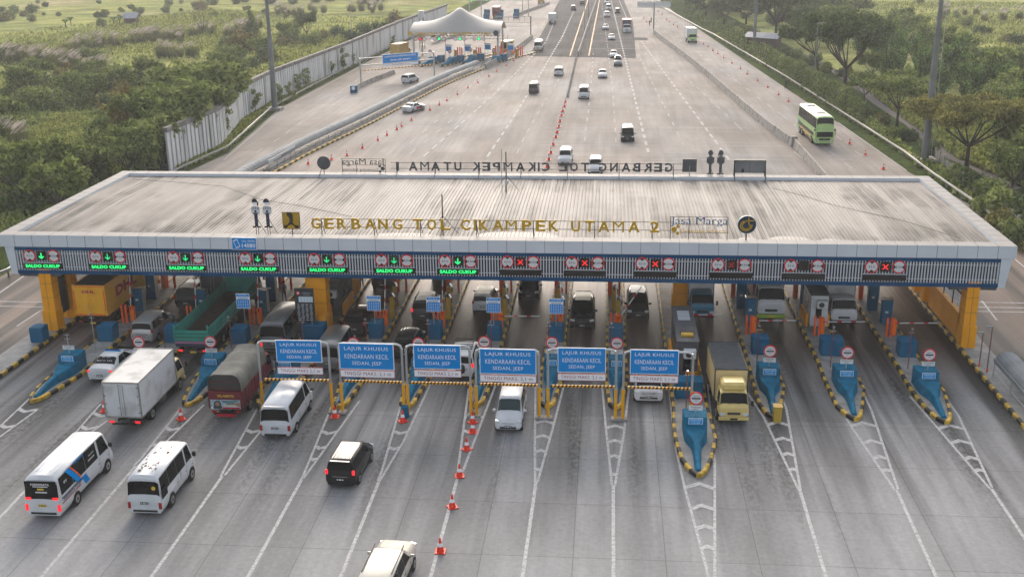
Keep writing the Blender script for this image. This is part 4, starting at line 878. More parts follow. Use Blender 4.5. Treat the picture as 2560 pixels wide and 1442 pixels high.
RW = {'mpv':(1,2),'suv':(1,2),'sedan':(2,3),'van':(1,2),'minibus':(1,2),'decker':(1,2)}
SW = {'mpv':[(-.43,-.25,-.40,-.25),(-.24,-.01,-.24,-.01),(.0,.235,.0,.09)],'suv':[(-.42,-.25,-.39,-.25),(-.24,-.04,-.24,-.04),(-.03,.175,-.03,.05)],
 'sedan':[(-.27,-.06,-.17,-.06),(-.05,.15,-.05,.02)],'van':[(-.43,.15,-.41,.15),(.18,.37,.18,.29)],'minibus':[(-.455,-.245,-.445,-.245),(-.24,-.01,-.24,-.01),(-.005,.215,-.005,.215),(.25,.43,.25,.37)],
 'decker':[(-.47,-.25,-.47,-.25),(-.245,.0,-.245,.0),(.005,.25,.005,.25),(.255,.48,.255,.465)]}
def half(st, L, W, H):
    y, w, zs, zb, wr, zr = st; w *= W/2; wr *= W/2; zs *= H; zb *= H; zr *= H
    return [Vector(p) for p in ((w*.86,y*L,zs),(w,y*L,zs+(zb-zs)*.3),(w*1.0,y*L,zs+(zb-zs)*.72),(w*.975,y*L,zb),(wr,y*L,max(zb+.01,zr-.05*H)),(wr*.80,y*L,zr),(0,y*L,zr+.012*H))]
def hull(mb, ST, L, W, H, m, mlow='trim'):
    rows = []
    for st in ST:
        h = half(st, L, W, H); rows.append(h+[Vector((-p.x,p.y,p.z)) for p in h[-2::-1]])
    n = len(rows[0]); vs = [tuple(p) for r in rows for p in r]; fs = []; fl = []
    for r in range(len(rows)-1):
        for j in range(n-1): fs.append((r*n+j, (r+1)*n+j, (r+1)*n+j+1, r*n+j+1))
        fl.append((r*n+n-1,(r+1)*n+n-1,(r+1)*n,r*n))
    fs.append(tuple(range(n))); fs.append(tuple(reversed(range((len(rows)-1)*n, len(rows)*n))))
    o = len(mb.v); mb.add(vs, fs, m, None, True); mb.add(vs, fl, mlow)
def secat(ST, y, L, W, H):
    for a, b in zip(ST, ST[1:]):
        if a[0] <= y <= b[0]:
            t = (y-a[0])/(b[0]-a[0]); return half([p+(q-p)*t for p, q in zip(a, b)], L, W, H)
def side_win(mb, ST, L, W, H, s, q, m='glass', t0=.10, t1=.93, n=6, off=.012):
    B = []; T = []
    for k in range(n+1):
        u = k/n; b = secat(ST, q[0]+(q[1]-q[0])*u, L, W, H); t = secat(ST, q[2]+(q[3]-q[2])*u, L, W, H)
        pb = b[3].lerp(b[4], t0); pt = t[3].lerp(t[4], t1)
        B.append((s*(pb.x+off), pb.y, pb.z)); T.append((s*(pt.x+off), pt.y, pt.z+.004))
    for k in range(n):
        f = (B[k],B[k+1],T[k+1],T[k]); mb.poly(f if s > 0 else f[::-1], m)
def top_win(mb, ST, L, W, H, ia, ib, m='glass', ta=.06, tb=.94, off=.014, wf=1.0):
    a, b = half(ST[ia], L, W, H), half(ST[ib], L, W, H)
    def row(t):
        r = [a[k].lerp(b[k], t) for k in (4,5,6)]; r[0] = r[0].lerp(r[1], .12); r = [Vector((p.x*wf,p.y,p.z)) for p in r]; return [Vector((-p.x,p.y,p.z)) for p in r]+r[-2::-1]
    A_, B_ = row(ta), row(tb); d = (B_[2]-A_[2]); nn = Vector((0,-d.z,d.y)).normalized()
    if nn.z < 0: nn = -nn
    if abs(nn.z) < .02: nn = Vector((0,-1 if ia < 4 else 1,0))
    A_ = [p+nn*off for p in A_]; B_ = [p+nn*off for p in B_]
    for k in range(4): mb.poly([A_[k],A_[k+1],B_[k+1],B_[k]], m)
def wheels(root, L, W, ya, yb, r=.32, tw=.21, dual=False):
    for y, dd in ((ya,False),(yb,dual)):
        for s in (-1,1):
            x = s*(W/2-tw/2+.02); t = MB(); t.cyl((x-tw/2*(1.7 if dd and s>0 else 1),y,r),(x+tw/2*(1.7 if dd and s<0 else 1),y,r),r,'tyre',n=16); o = t.obj('wheel', root)
            q = MB(); q.cyl((x+s*(tw/2-.01),y,r),(x+s*(tw/2+.012),y,r),r*.60,'rim',n=12); q.cyl((x+s*(tw/2+.01),y,r),(x+s*(tw/2+.018),y,r),r*.2,'trim',n=8); q.obj('rim', o)
def car(kind, L, W, H, pm, p, label, cat='car', facing=False, rz=0., name='parked_car', brake=False, roof=None, rails=False, detail=2, plate='plateblack', xtra=None, glassm='glass', near='rear', group=None, roofribs=False):
    ST = TPL[kind]; r = .33 if kind in ('suv',) else (.31 if kind != 'decker' else .5)
    if kind == 'minibus': r = .37
    # p is the ground point under the end nearest to the camera
    yaw = (math.pi if facing else 0)+rz; cx_ = p.x-math.sin(rz)*L/2; cy_ = p.y+math.cos(rz)*L/2
    root = empty(name, (cx_,cy_,0), label, cat, group, yaw)
    b = MB(); hull(b, ST, L, W, H, pm); 
    wf_, wb_ = {'mpv':(.33,-.30),'suv':(.31,-.30),'sedan':(.31,-.30),'van':(.34,-.27),'minibus':(.36,-.23),'decker':(.30,-.22)}[kind]
    for y in (wf_, wb_):
        for s in (-1,1): x = s*(W/2-.0); b.cyl((x-s*.25,y*L,r),(x+s*.006,y*L,r),r*1.16,'trim',n=16)
    b.box((0,-.497*L,H*.215),(W*.86,.06,H*.10),pm,bev=.02); b.box((0,-.5*L,H*.17),(W*.7,.05,H*.05),'trim')
    b.obj('body', root)
    if roof:
        q = MB(); a0, a1 = (3,5) if kind != 'sedan' else (3,5); A_, B_ = half(ST[a0],L,W,H), half(ST[a1],L,W,H); off = Vector((0,0,.006)); mm = [half(ST[k],L,W,H) for k in range(a0,a1+1)]
        for u, v in zip(mm, mm[1:]):
            for s in (-1,1):
                f = [u[5],v[5],v[6],u[6]]; f = [Vector((s*c.x,c.y,c.z))+off for c in f]; q.poly(f if s > 0 else f[::-1], roof)
        q.obj('roof_panel', root)  # silver and champagne panels paint roof reflections onto cars under the canopy
    if roofribs:
        q = MB()
        for k in range(5): x = (k-2)*W*.13; q.box((x,-.16*L,H*1.0+.012),(.035,L*.46,.025),pm if not roof else roof)
        q.obj('roof_ribs', root)
    g = MB(); top_win(g, ST, L, W, H, *WS[kind], m=glassm, ta=.05, tb=(.52 if kind == 'decker' else .93)); g.obj('windscreen', root)
    g = MB(); top_win(g, ST, L, W, H, *RW[kind], m=glassm, ta=.15 if kind != 'sedan' else .08, tb=.88); g.obj('rear_window', root)
    for s in (-1,1):
        for q_ in SW[kind]: g = MB(); side_win(g, ST, L, W, H, s, q_, glassm); g.obj('side_window', root)
    if detail > 1:
        q = MB()
        for s in (-1,1):
            for yy in {'mpv':(-.245,-.005,.235),'suv':(-.245,-.035,.18),'sedan':(-.19,-.05,.16),'van':(-.12,.165,.37),'minibus':(-.02,.235,.42),'decker':(-.3,.1,.4)}[kind]:
                hh_ = secat(ST,yy,L,W,H)
                for u, v in ((0,1),(1,2),(2,3)):
                    A_ = [(s*(hh_[u].x+.005),yy*L-.012,hh_[u].z),(s*(hh_[u].x+.005),yy*L+.012,hh_[u].z),(s*(hh_[v].x+.005),yy*L+.012,hh_[v].z),(s*(hh_[v].x+.005),yy*L-.012,hh_[v].z)]; q.poly(A_ if s > 0 else A_[::-1], 'seam')
                h2 = hh_[2]; q.box((s*(h2.x+.008),yy*L-.14,h2.z+.02),(.02,.13,.025),'trim')
            for y0_, y1_ in ((-.2,.2),):
                q.box((s*(W/2-.015),(y0_+y1_)/2*L,H*.165),(.03,(y1_-y0_)*L,H*.05),'trim')
        q.obj('door_seams', root)
    wheels(root, L, W, wf_*L, wb_*L, r)
    hz = {'mpv':.44,'suv':.48,'sedan':.47,'van':.40,'minibus':.30,'decker':.16}[kind]*H; tz = {'mpv':.60,'suv':.60,'sedan':.58,'van':.36,'minibus':.30,'decker':.25}[kind]*H
    for s in (-1,1):
        yh = .475 if kind in ('mpv','suv','van') else .48 if kind == 'sedan' else .492
        l = MB(); l.box((s*W*.385,yh*L,hz),(W*.19,.16,H*.10),'headlight',bev=.02,rz=-s*.35); l.obj('headlight', root)
        l = MB(); l.box((s*W*.445,-(.488 if kind in ('mpv','suv','sedan') else .4955)*L,tz),(W*.09,.10,H*(.16 if kind != 'sedan' else .08)),'brakelight' if brake else 'taillight',bev=.02)
        if kind == 'sedan': l.box((s*W*.36,-.494*L,tz),(W*.14,.05,H*.06),'brakelight' if brake else 'taillight')
        l.obj('taillight', root)
        if detail > 1:
            o = MB(); yy = {'mpv':.22,'suv':.17,'sedan':.15,'van':.37,'minibus':.42,'decker':.49}[kind]*L; zz = {'mpv':.60,'suv':.64,'sedan':.66,'van':.60,'minibus':.62,'decker':.55}[kind]*H
            o.box((s*(W/2+.11),yy,zz),(.2,.1,.16 if kind not in ('minibus','decker') else .3),'trim' if kind in ('van','minibus','decker') else pm,bev=.03); o.box((s*(W/2+.02),yy,zz-.04),(.1,.05,.05),'trim'); o.obj('mirror', root)
    if detail:
        g = MB(); g.box((0,.492*L,H*(.37 if kind not in ('minibus','decker') else .22)),(W*.42,.06,H*.07),'trim',bev=.01); g.box((0,.50*L,H*.235),(W*.6,.05,H*.07),'trim'); g.box((0,.499*L,H*(.40 if kind not in ('minibus','decker') else .25)),(W*.36,.05,.025),'chrome'); g.obj('grille', root)
        for yy, nm in ((.507*L,'number_plate'),(-.508*L,'number_plate')):
            q = MB(); q.box((0,yy,H*(.27 if yy > 0 else .36)),(.44,.02,.13),plate,bev=.01)
            if detail > 1:
                for xx, ww in ((-.15,.05),(0,.15),(.15,.07)): q.box((xx,yy+(-.011 if yy<0 else .011),H*(.27 if yy > 0 else .36)),(ww,.008,.05),'platewhite' if plate == 'plateblack' else 'plateblack')
            q.obj(nm, root)
        if kind in ('mpv','suv'):
            q = MB(); q.box((0,-.497*L,H*.45),(W*.5,.04,.035),'chrome'); q.obj('rear_trim', root)
        if kind in ('mpv','suv','van'):
            q = MB(); q.box((0,-.468*L,H*.955),(W*.66,.16,.045),pm,bev=.01); q.obj('spoiler', root)
    if rails:
        q = MB()
        for s in (-1,1): q.box((s*W*.37,-.12*L,H*.99),(.04,L*.50,.05),'trim')
        q.obj('roof_rails', root)
    if xtra: xtra(root, L, W, H, ST)
    return root
def decal(root, txt, c, h, wd, m, side, bold=.02, name='lettering', tilt=0):   # side: 'b' rear face, 'r' right flank, 't' roof
    q = MB()
    T = Matrix.Translation(c) @ (Matrix.Rotation(0,4,'Z') if side == 'b' else Matrix.Rotation(math.pi/2,4,'Z') if side == 'r' else Matrix.Rotation(math.pi,4,'Z') if side == 'f' else Matrix.Rotation(R(-90),4,'X')) @ Matrix.Rotation(R(tilt),4,'Y')
    q.text(txt, (0,0,0), h, wd, m, T, bold=bold); return q.obj(name, root)

# ---- foreground
def band(root, L, W, H, pts, m, name='side_stripe', off=.012):   # pts: (y0/L, y1/L, z/H) rows on the right flank
    q = MB(); X = lambda z: (W/2 if z < .5 else W/2*(1-.115*(z-.5)/.45))+off
    for a, b in zip(pts, pts[1:]): q.quad((X(a[2]),a[0]*L,a[2]*H),(X(a[2]),a[1]*L,a[2]*H),(X(b[2]),b[1]*L,b[2]*H),(X(b[2]),b[0]*L,b[2]*H), m)
    q.obj(name, root)
def x1(root, L, W, H, ST):
    band(root, L, W, H, [(-.34,-.27,.94),(-.25,-.18,.68),(-.20,-.13,.50)], 'signblue', off=.022); band(root, L, W, H, [(-.265,-.245,.94),(-.175,-.155,.68),(-.13,-.11,.52)], 'orangedeep', off=.024)
    band(root, L, W, H, [(-.18,-.04,.50),(-.15,-.02,.44)], 'signblue'); band(root, L, W, H, [(-.10,-.02,.44),(-.06,.02,.28)], 'signblue')
    band(root, L, W, H, [(-.47,-.10,.50),(-.47,-.10,.47)], 'cloth', off=.02); band(root, L, W, H, [(-.47,-.14,.385),(-.47,-.14,.36)], 'redletter', off=.02)
    q = MB(); q.box((0,-.4935*L,H*.70),(W*.86,.03,H*.42),'glass'); q.box((0,-.4985*L,H*.20),(W*.8,.03,.09),'trim'); q.obj('dark_tailgate_glass', root)
    for s in (-1,1): MB().box((s*W*.37,-.497*L-.01,H*.515),(W*.15,.03,H*.055),'brakelight').obj('taillight', root)
    decal(root,'PARIWISATA',(0,-.4965*L-.012,H*.84),.13,1.0,'platewhite','b'); q = MB(); q.box((0,-.4965*L-.012,H*.79),(.8,.01,.04),'platewhite'); q.box((0,-.4965*L-.012,H*.73),(.34,.01,.10),'plateyellow'); q.box((.02,-.4965*L-.012,H*.66),(.62,.01,.08),'boothwhite'); q.obj('stickers', root)
    decal(root,'PARIWISATA',(W*.462,-.10*L,H*.935),.16,1.1,'signblue','r'); decal(root,'PARIWISATA TOURS',(W*.507+.012,-.29*L,H*.435),.17,1.95,'cloth','r'); decal(root,'wonderful',(W*.476,.11*L,H*.79),.10,.6,'platewhite','r'); decal(root,'indonesia',(W*.484,.10*L,H*.70),.14,.75,'platewhite','r')
    decal(root,'01',(W*.476,-.37*L,H*.76),.16,.3,'platewhite','r')
car('minibus',6.35,1.95,2.45,'white',gp(113,1300),'long white tour minibus with blue stripe and lettering at the lower left','minibus',name='minibus',brake=True,plate='plateyellow',xtra=x1,roofribs=True)
def x2(root, L, W, H, ST):
    q = MB(); random.seed(3)
    for k in range(75):
        u = random.gauss(-.12,.13); x = random.gauss(-.02,.16)*W; s = random.uniform(.03,.12); 
        if abs(x) < W*.33: q.box((x,u*L,H*1.012),(s*random.uniform(.6,1.8),s*random.uniform(.8,2.5),.006),'rustspot')
    q.obj('rust_patches', root)
    q = MB(); q.box((0,-.489*L,H*.66),(W*.86,.02,H*.30),'glass'); q.disc((.55,-.492*L,H*.72),.11,.01,'plateyellow'); q.obj('dark_tailgate_glass', root)
    q = MB(); q.box((W*.503,-.12*L,H*.35),(.012,1.6,.07),'silver'); q.box((W*.503,.06*L,H*.45),(.012,.12,.5),'silver'); q.box((W*.504,-.40*L,H*.55),(.012,.75,.55),'glass'); q.obj('side_stripe', root)
car('minibus',4.9,1.85,2.35,'white',gp(366,1293),'short white minibus with rust patches on its roof at the lower left','minibus',name='minibus',xtra=x2)
car('van',5.35,1.9,2.2,'white',gp(690,1100),'clean white high roof van below the first blue lane sign','van',name='passenger_van')
car('mpv',4.15,1.68,1.70,'black',gp(852,1223),'black family car driving away below the second lane sign, tail lamps lit','car',rz=R(-3),name='family_car',brake=True,roof='brownblack',roofribs=True,rails=True)
fr_p = gp(990,1364,.75); car('suv',4.75,1.85,1.83,'champagne',Vector((fr_p.x-.12,fr_p.y-4.6,0)),'champagne coloured off road car cut off by the bottom edge','car',rz=R(-3),name='off_road_car',rails=True)
car('mpv',4.15,1.66,1.70,'white',gp(1270,1084),'white family car driving towards the viewer out of the fourth lane sign','car',facing=True,name='family_car',roofribs=True,glassm='glassgreen')
def grill(root, L, W, H, ST):
    q = MB()
    for k in range(5): q.box((0,.503*L,H*(.22+.055*k)),(W*(.62-.02*k),.03,.03),'chrome')
    q.obj('chrome_grille', root)
car('van',4.9,1.85,1.9,'white',gp(1621,1011),'white luxury van with big chrome grille under the sixth lane sign','van',facing=True,name='luxury_van',xtra=grill)
def police(root, L, W, H, ST):
    q = MB(); q.box((0,-.04*L,H*1.03),(W*.62,.16,.09),'signblue',bev=.03); q.box((0,-.04*L,H*1.075),(W*.5,.12,.03),'cloth'); q.obj('light_bar', root)
    q = MB(); q.box((W*.503,.0*L,H*.42),(.012,1.1,.42),'redletter'); q.box((W*.503,.16*L,H*.42),(.012,.7,.46),'cloth'); q.obj('side_stripe', root)
    top = secat(ST,-.28,L,W,H)[6]
    decal(root,'01-702',(0,-.245*L,H*.93),.14,.6,'platewhite','b'); decal(root,'POLISI',(0,-.31*L,H*.83),.17,1.05,'platewhite','b')
    q = MB(); q.box((0,-.492*L,H*.50),(W*.8,.03,.13),'cloth'); q.box((0,-.494*L,H*.575),(W*.8,.03,.03),'redletter'); q.obj('rear_band', root)
    q = MB(); q.box((0,.32*L,H*.645),(W*.7,L*.2,.012),'black',Matrix.Translation((0,.0,.02))); q.obj('bonnet_panel', root)
car('sedan',4.85,1.84,1.46,'white',gp(252,957),'white and maroon police saloon with black rear window lettering beside the second island','police car',name='police_car',brake=True,rz=R(-1),xtra=police)
car('sedan',4.85,1.84,1.46,'white',gp(1014,283),'distant white police saloon with blue light bar beyond the roof near the striped kerb','police car',name='police_car',rz=R(-24),xtra=police)
# ---- lanes
LN = lambda k: (ISL[k][0]+ISL[k+1][0])/2
car('mpv',4.5,1.75,1.8,'silver',gp(357,862),'silver family car in the second lane with reflections on its roof','car',name='family_car')
car('suv',4.8,1.86,1.83,'black',gp(466,777),'black off road car with painted roof reflection ahead of the silver car in the second lane','car',name='off_road_car',roof='silver',rails=True)  # silver panel is a reflection put into the colour; the car is black
car('minibus',5.6,1.9,2.4,'grey',gp(684,886),'grey minibus behind the first blue lane sign','minibus',name='minibus',brake=True,roofribs=True)
car('van',5.2,1.85,2.1,'grey',gp(818,934),'grey van with white tailgate band between the first and second lane signs','van',name='passenger_van')
car('mpv',4.2,1.7,1.7,'brownblack',gp(886,842),'dark brown family car with copper reflections before the front of the fifth lane','car',name='family_car')
car('suv',4.6,1.85,1.8,'black',gp(956,730),'black off road car under the canopy at the end of the fifth lane','car',name='off_road_car')
car('mpv',4.4,1.75,1.75,'darkgrey',gp(1056,808),'dark grey family car with painted reflection on its ribbed roof in the sixth lane','car',name='family_car',brake=True,rails=True,roof='silver')  # roof brightness is a painted reflection in silver, not body colour
car('mpv',4.2,1.7,1.7,'black',gp(1012,905),'black family car with roof bars between the second and third lane signs','car',name='family_car',rails=True,roofribs=True)
def rack(root, L, W, H, ST):
    q = MB()
    for s in (-1,1): q.box((s*W*.36,-.1*L,H*1.06),(.04,2.0,.04),'trim')
    for k in range(7): q.box((0,-.1*L-1.+k*.33,H*1.06),(W*.74,.04,.04),'trim')
    q.obj('roof_rack', root); MB().box((0,-.53*L,H*.5),(.62,.2,.62),'trim',bev=.12).obj('spare_wheel', root)
car('suv',4.7,1.85,1.85,'white',gp(1152,952),'white off road car with black roof rack behind the third lane sign','car',name='off_road_car',xtra=rack,brake=True)
car('mpv',4.0,1.69,1.55,'white',gp(1207,784),'small white car with dark rear under the seventh signal','car',name='small_car',roof='champagne')
car('suv',4.6,1.8,1.8,'darkgrey',gp(1103,706),'dark car almost hidden by the canopy band in the sixth lane','car',name='off_road_car')
car('mpv',4.3,1.72,1.72,'black',gp(1321,753),'black family car coming out under the eighth signal','car',facing=True,name='family_car')
car('suv',4.65,1.85,1.75,'black',gp(1455,828),'black off road car with chrome ringed grille and painted roof reflection in the ninth lane','car',facing=True,name='off_road_car',roof='champagne')  # champagne panel paints the warm reflection onto a black roof
car('mpv',4.15,1.68,1.7,'black',gp(1595,802),'black family car with painted reflection on ribbed roof behind a slanting boom','car',facing=True,name='family_car',roof='silver',roofribs=True)  # silver on the black roof is reflected light set as colour

# ---- trucks
CAB = [(-.5,1,.12,.5,.86,.96),(-.42,1,.12,.5,.86,1.),(.12,1,.12,.5,.86,1.),(.24,1,.12,.5,.86,.965),(.43,.98,.12,.47,.92,.57),(.485,.96,.13,.4,.90,.50),(.5,.92,.14,.3,.86,.42)]
def truck(p, L, W, cabH, cabL, pm, bodyH, kind, label, facing=False, rz=0, deck=.95, bm='boxwhite', rm='boxroof', fm='boxframe', name='box_truck', cat='truck', brake=False, bumper=None, xtra=None, Wb=None, visor=None, plate='plateblack', roofm=None, sub=''):
    Wb = Wb or W+.12; cx_ = p.x-math.sin(rz)*L/2; cy_ = p.y+math.cos(rz)*L/2
    root = empty(name, (cx_,cy_,0), label, cat, None, (math.pi if facing else 0)+rz); r = .42
    ycab = L/2-cabL/2; c = MB(); h0 = .38; T = Matrix.Translation((0,ycab,h0)); tmp = MB(); hull(tmp, CAB, cabL, W, cabH-h0, pm)
    for f, k, sm in zip(tmp.f, tmp.m, tmp.sm): pass
    base = len(c.v); c.v += [tuple(T @ Vector(v)) for v in tmp.v]; c.f += [[i+base for i in f] for f in tmp.f]; c.ml = tmp.ml[:]; c.m += tmp.m; c.sm += tmp.sm
    for s in (-1,1): c.cyl((s*(W/2-.25),L/2-cabL*.62,r),(s*(W/2+.006),L/2-cabL*.62,r),r*1.15,'trim',n=14)
    cab_ = c.obj('cab', root)
    def onc(mb, nm): o = mb.obj(nm, cab_); o.location = (0,ycab,h0); return o
    g = MB(); top_win(g, CAB, cabL, W, cabH-h0, 3, 4, ta=.08, tb=.92); onc(g, 'windscreen')
    for s in (-1,1): g = MB(); side_win(g, CAB, cabL, W, cabH-h0, s, (-.2,.36,-.2,.2)); onc(g, 'side_window')
    hh = cabH-h0
    for s in (-1,1): onc(MB().box((s*W*.38,.488*cabL,hh*.22),(W*.17,.12,hh*.11),'headlight',bev=.02), 'headlight'); m_ = MB(); m_.box((s*(W/2+.16),.44*cabL,hh*.62),(.16,.08,.34),'trim',bev=.02); m_.cyl((s*W/2*.98,.42*cabL,hh*.55),(s*(W/2+.16),.44*cabL,hh*.62),.02,'trim',n=5); onc(m_, 'mirror')
    g = MB(); g.box((0,.498*cabL,hh*.25),(W*.42,.05,hh*.09),'trim'); g.box((0,.504*cabL,hh*.25),(W*.36,.05,.03),'chrome'); onc(g, 'grille')
    g = MB(); g.box((0,.502*cabL,hh*.06),(W*.98,.14,hh*.13),bumper or pm,bev=.03); g.box((0,.53*cabL+.03,hh*.06),(.44,.02,.12),plate); onc(g, 'bumper')
    g = MB()
    for s in (-1,1): g.box((s*.12,.44*cabL-.03,hh*.60),(.5,.02,.02),'trim',rz=0)
    onc(g, 'wipers')
    ch = MB()
    for s in (-1,1): ch.box((s*.4,-.02*L,.72),(.09,L*.95,.18),'trim')
    ch.box((-.75,-.1,.6),(.5,.9,.42),'trim'); ch.box((.75,.2,.6),(.4,.6,.4),'mast'); ch.box((0,-L/2+.12,.45),(W*.85,.08,.1),'trim'); ch.obj('chassis', root)
    wheels(root, L, W, L/2-cabL*.62, -L/2+L*.24, r, .24, True)
    if L > 8: wheels(root, L, W, -L/2+L*.24+1.25, -L/2+L*.24-.0+2.5 if False else -L/2+L*.24+1.25, r, .24, True)
    for s in (-1,1): MB().box((s*Wb*.36,-L/2+.03,.62),(.30,.06,.12),'brakelight' if brake else 'taillight').obj('taillight', root)
    MB().box((0,-L/2+.05,.5),(.44,.03,.14),plate).obj('number_plate', root)
    bl = L-cabL-.12; yb = -L/2+bl/2+.02; zt = deck+bodyH
    if kind == 'box':
        b = MB(); b.box((0,yb,deck+bodyH/2),(Wb,bl,bodyH),bm); b.quad((-Wb/2+.04,yb-bl/2+.04,zt+.004),(Wb/2-.04,yb-bl/2+.04,zt+.004),(Wb/2-.04,yb+bl/2-.04,zt+.004),(-Wb/2+.04,yb+bl/2-.04,zt+.004),rm); bo = b.obj('cargo_box', root)
        f = MB(); e = .05
        for x in (-Wb/2,Wb/2):
            for z in (deck,zt): f.box((x,yb,z),(e,bl+.04,e*1.6),fm)
            for y in (yb-bl/2,yb+bl/2): f.box((x,y,deck+bodyH/2),(e*1.5,e*1.5,bodyH),fm)
        for y in (yb-bl/2,yb+bl/2):
            for z in (deck,zt): f.box((0,y,z),(Wb,e,e*1.6),fm)
        for k in range(3): f.box((0,yb-bl/2+bl*(k+1)/4,deck-.06),(Wb*.98,.1,.1),'trim')
        f.obj('box_frame', bo)
        for s in (-1,1):
            d = MB(); d.box((s*Wb*.235,yb-bl/2-.02,deck+bodyH*.5),(Wb*.44,.03,bodyH*.93),bm); d.box((s*Wb*.06,yb-bl/2-.045,deck+bodyH*.5),(.03,.03,bodyH*.9),fm); d.box((s*Wb*.09,yb-bl/2-.05,deck+bodyH*.28),(.16,.03,.04),fm)
            for k in range(4): d.box((s*Wb*.46,yb-bl/2-.045,deck+bodyH*(.14+.24*k)),(.14,.03,.06),fm)
            d.obj('rear_door', bo)
    elif kind == 'tarp':
        b = MB(); b.box((0,yb,deck+.55),(Wb,bl,1.1),bm)
        for k in range(9):
            for s in (-1,1): b.box((s*(Wb/2+.015),yb-bl/2+.1+k*(bl-.2)/8,deck+.55),(.04,.07,1.1),fm)
        b.box((0,yb-bl/2-.01,deck+1.12),(Wb,.07,.07),fm); b.obj('cargo_body', root)
        n = 12; vs = []; m_ = 10
        for j in range(m_+1):
            yy = yb-bl/2+.02+bl*j/m_; sag = .05*math.sin(j*2.1)
            for i in range(n+1):
                a = math.pi*i/n; vs.append((-(Wb/2-.01)*math.copysign(abs(math.cos(a))**.45, math.cos(a)), yy, deck+1.05+(bodyH-1.1+sag)*math.sin(a)**.6+.02*math.sin(i*3+j*2)))
        fs = [(j*(n+1)+i,j*(n+1)+i+1,(j+1)*(n+1)+i+1,(j+1)*(n+1)+i) for j in range(m_) for i in range(n)]
        t = MB(); t.add(vs, [f[::-1] for f in fs], 'tarp', None, True); t.obj('tarpaulin', root)
        t = MB(); t.add(vs[:n+1], [tuple(range(n+1))], 'seam', Matrix.Translation((0,.25,0))); 
        for i in (0,): t.box((0,yb-bl/2+.05,deck+1.35),(Wb*.9,.04,.04),fm); t.box((0,yb-bl/2+.05,deck+1.75),(Wb*.9,.04,.04),fm)
        t.obj('dark_opening', root)
    elif kind == 'flat':
        b = MB(); b.box((0,yb,deck-.06),(Wb,bl,.12),'trim'); b.box((0,yb,deck+.02),(Wb-.1,bl-.1,.04),'woodbed'); bo = b.obj('deck', root)
        for s in (-1,1):
            d = MB(); d.box((s*Wb/2,yb,deck+bodyH*.5),(.06,bl,bodyH),bm)
            for z in (.32,.64): d.box((s*(Wb/2+.035),yb,deck+bodyH*z),(.015,bl,.03),'trim')
            for k in range(10): d.box((s*(Wb/2+.04),yb-bl/2+.3+k*(bl-.6)/9,deck+bodyH*.5),(.03,.07,bodyH),bm)
            d.obj('side_board', root)
        d = MB(); d.box((0,yb-bl/2,deck+bodyH*.42),(Wb,.06,bodyH*.84),bm)
        for z in (.3,.58): d.box((0,yb-bl/2-.035,deck+bodyH*z),(Wb,.015,.04),'trim')
        d.obj('tailgate', root)
        d = MB(); d.box((0,yb-bl/2-.03,deck-.10),(Wb,.08,.14),'pinkrail'); d.box((0,yb-bl/2,deck-.3),(Wb*.98,.06,.26),'cloth'); d.obj('rear_beam', root)
        d = MB()
        for s in (-1,1): d.box((s*Wb/2,yb-bl/2,deck+bodyH*.62),(.09,.09,bodyH*1.3),bm)
        d.box((0,yb+bl/2,deck+bodyH*.9),(Wb,.08,bodyH*1.8),bm); d.obj('end_boards', root)
    if visor: visor(root, cab_, L, W, cabH, cabL)
    if xtra: xtra(root, L, W, Wb, deck, bodyH, yb, bl)
    return root
truck(gp(315,1078),7.5,2.0,2.15,1.75,'cream',2.25,'box','white box truck with grey frame and yellow cab left of the maroon truck','f' == 'g',deck=.95,Wb=2.25,brake=True)
def xm(root, L, W, Wb, deck, bh, yb, bl):
    decal(root,'SELAMETIS',(.05,yb-bl/2-.03,deck+.84),.15,1.05,'plateyellow','b')
    q = MB(); y = yb-bl/2-.035; q.box((0,y,deck+.28),(Wb*.88,.02,.62),'poster'); q.box((0,y-.012,deck+.04),(Wb*.84,.01,.1),'platewhite'); q.obj('poster', root)
    q = MB(); q.disc((-.5,y-.015,deck+.29),.24,.01,'posterdark'); q.box((-.5,y-.02,deck+.08),(.55,.01,.16),'posterdark'); q.disc((-.5,y-.027,deck+.31),.14,.008,'skin'); q.obj('portrait', root)
    q = MB()
    for zz, xx, ww, mm in ((.50,.30,1.0,'posterdark'),(.42,.2,.7,'posterdark'),(.34,.42,.75,'posterdark'),(.25,.42,.8,'plateyellow'),(.15,.35,1.0,'platewhite')): q.box((xx,y-.02,deck+zz),(ww,.01,.045),mm)
    q.box((.35,y-.018,deck+.05),(1.1,.01,.12),'redletter'); q.disc((.82,y-.03,deck+.30),.13,.008,'skin'); q.obj('poster_print', root)
    MB().box((0,-L/2-.06,.42),(1.2,.14,.2),'redletter',bev=.03).obj('rear_bumper', root)
truck(gp(568,1052),7.0,1.95,2.1,1.7,'maroon',2.3,'tarp','maroon wooden bodied truck under a grey tarpaulin with poster tailgate','x' == 'y',deck=.85,bm='maroon',fm='maroon',Wb=2.15,name='tarpaulin_truck',xtra=xm)
truck(gp(484,897),13.2,2.3,2.9,2.0,'teal',.95,'flat','long green open bed truck with empty dark bed in the third lane',deck=1.35,bm='teal',Wb=2.45,name='open_bed_truck',brake=True,plate='plateyellow')
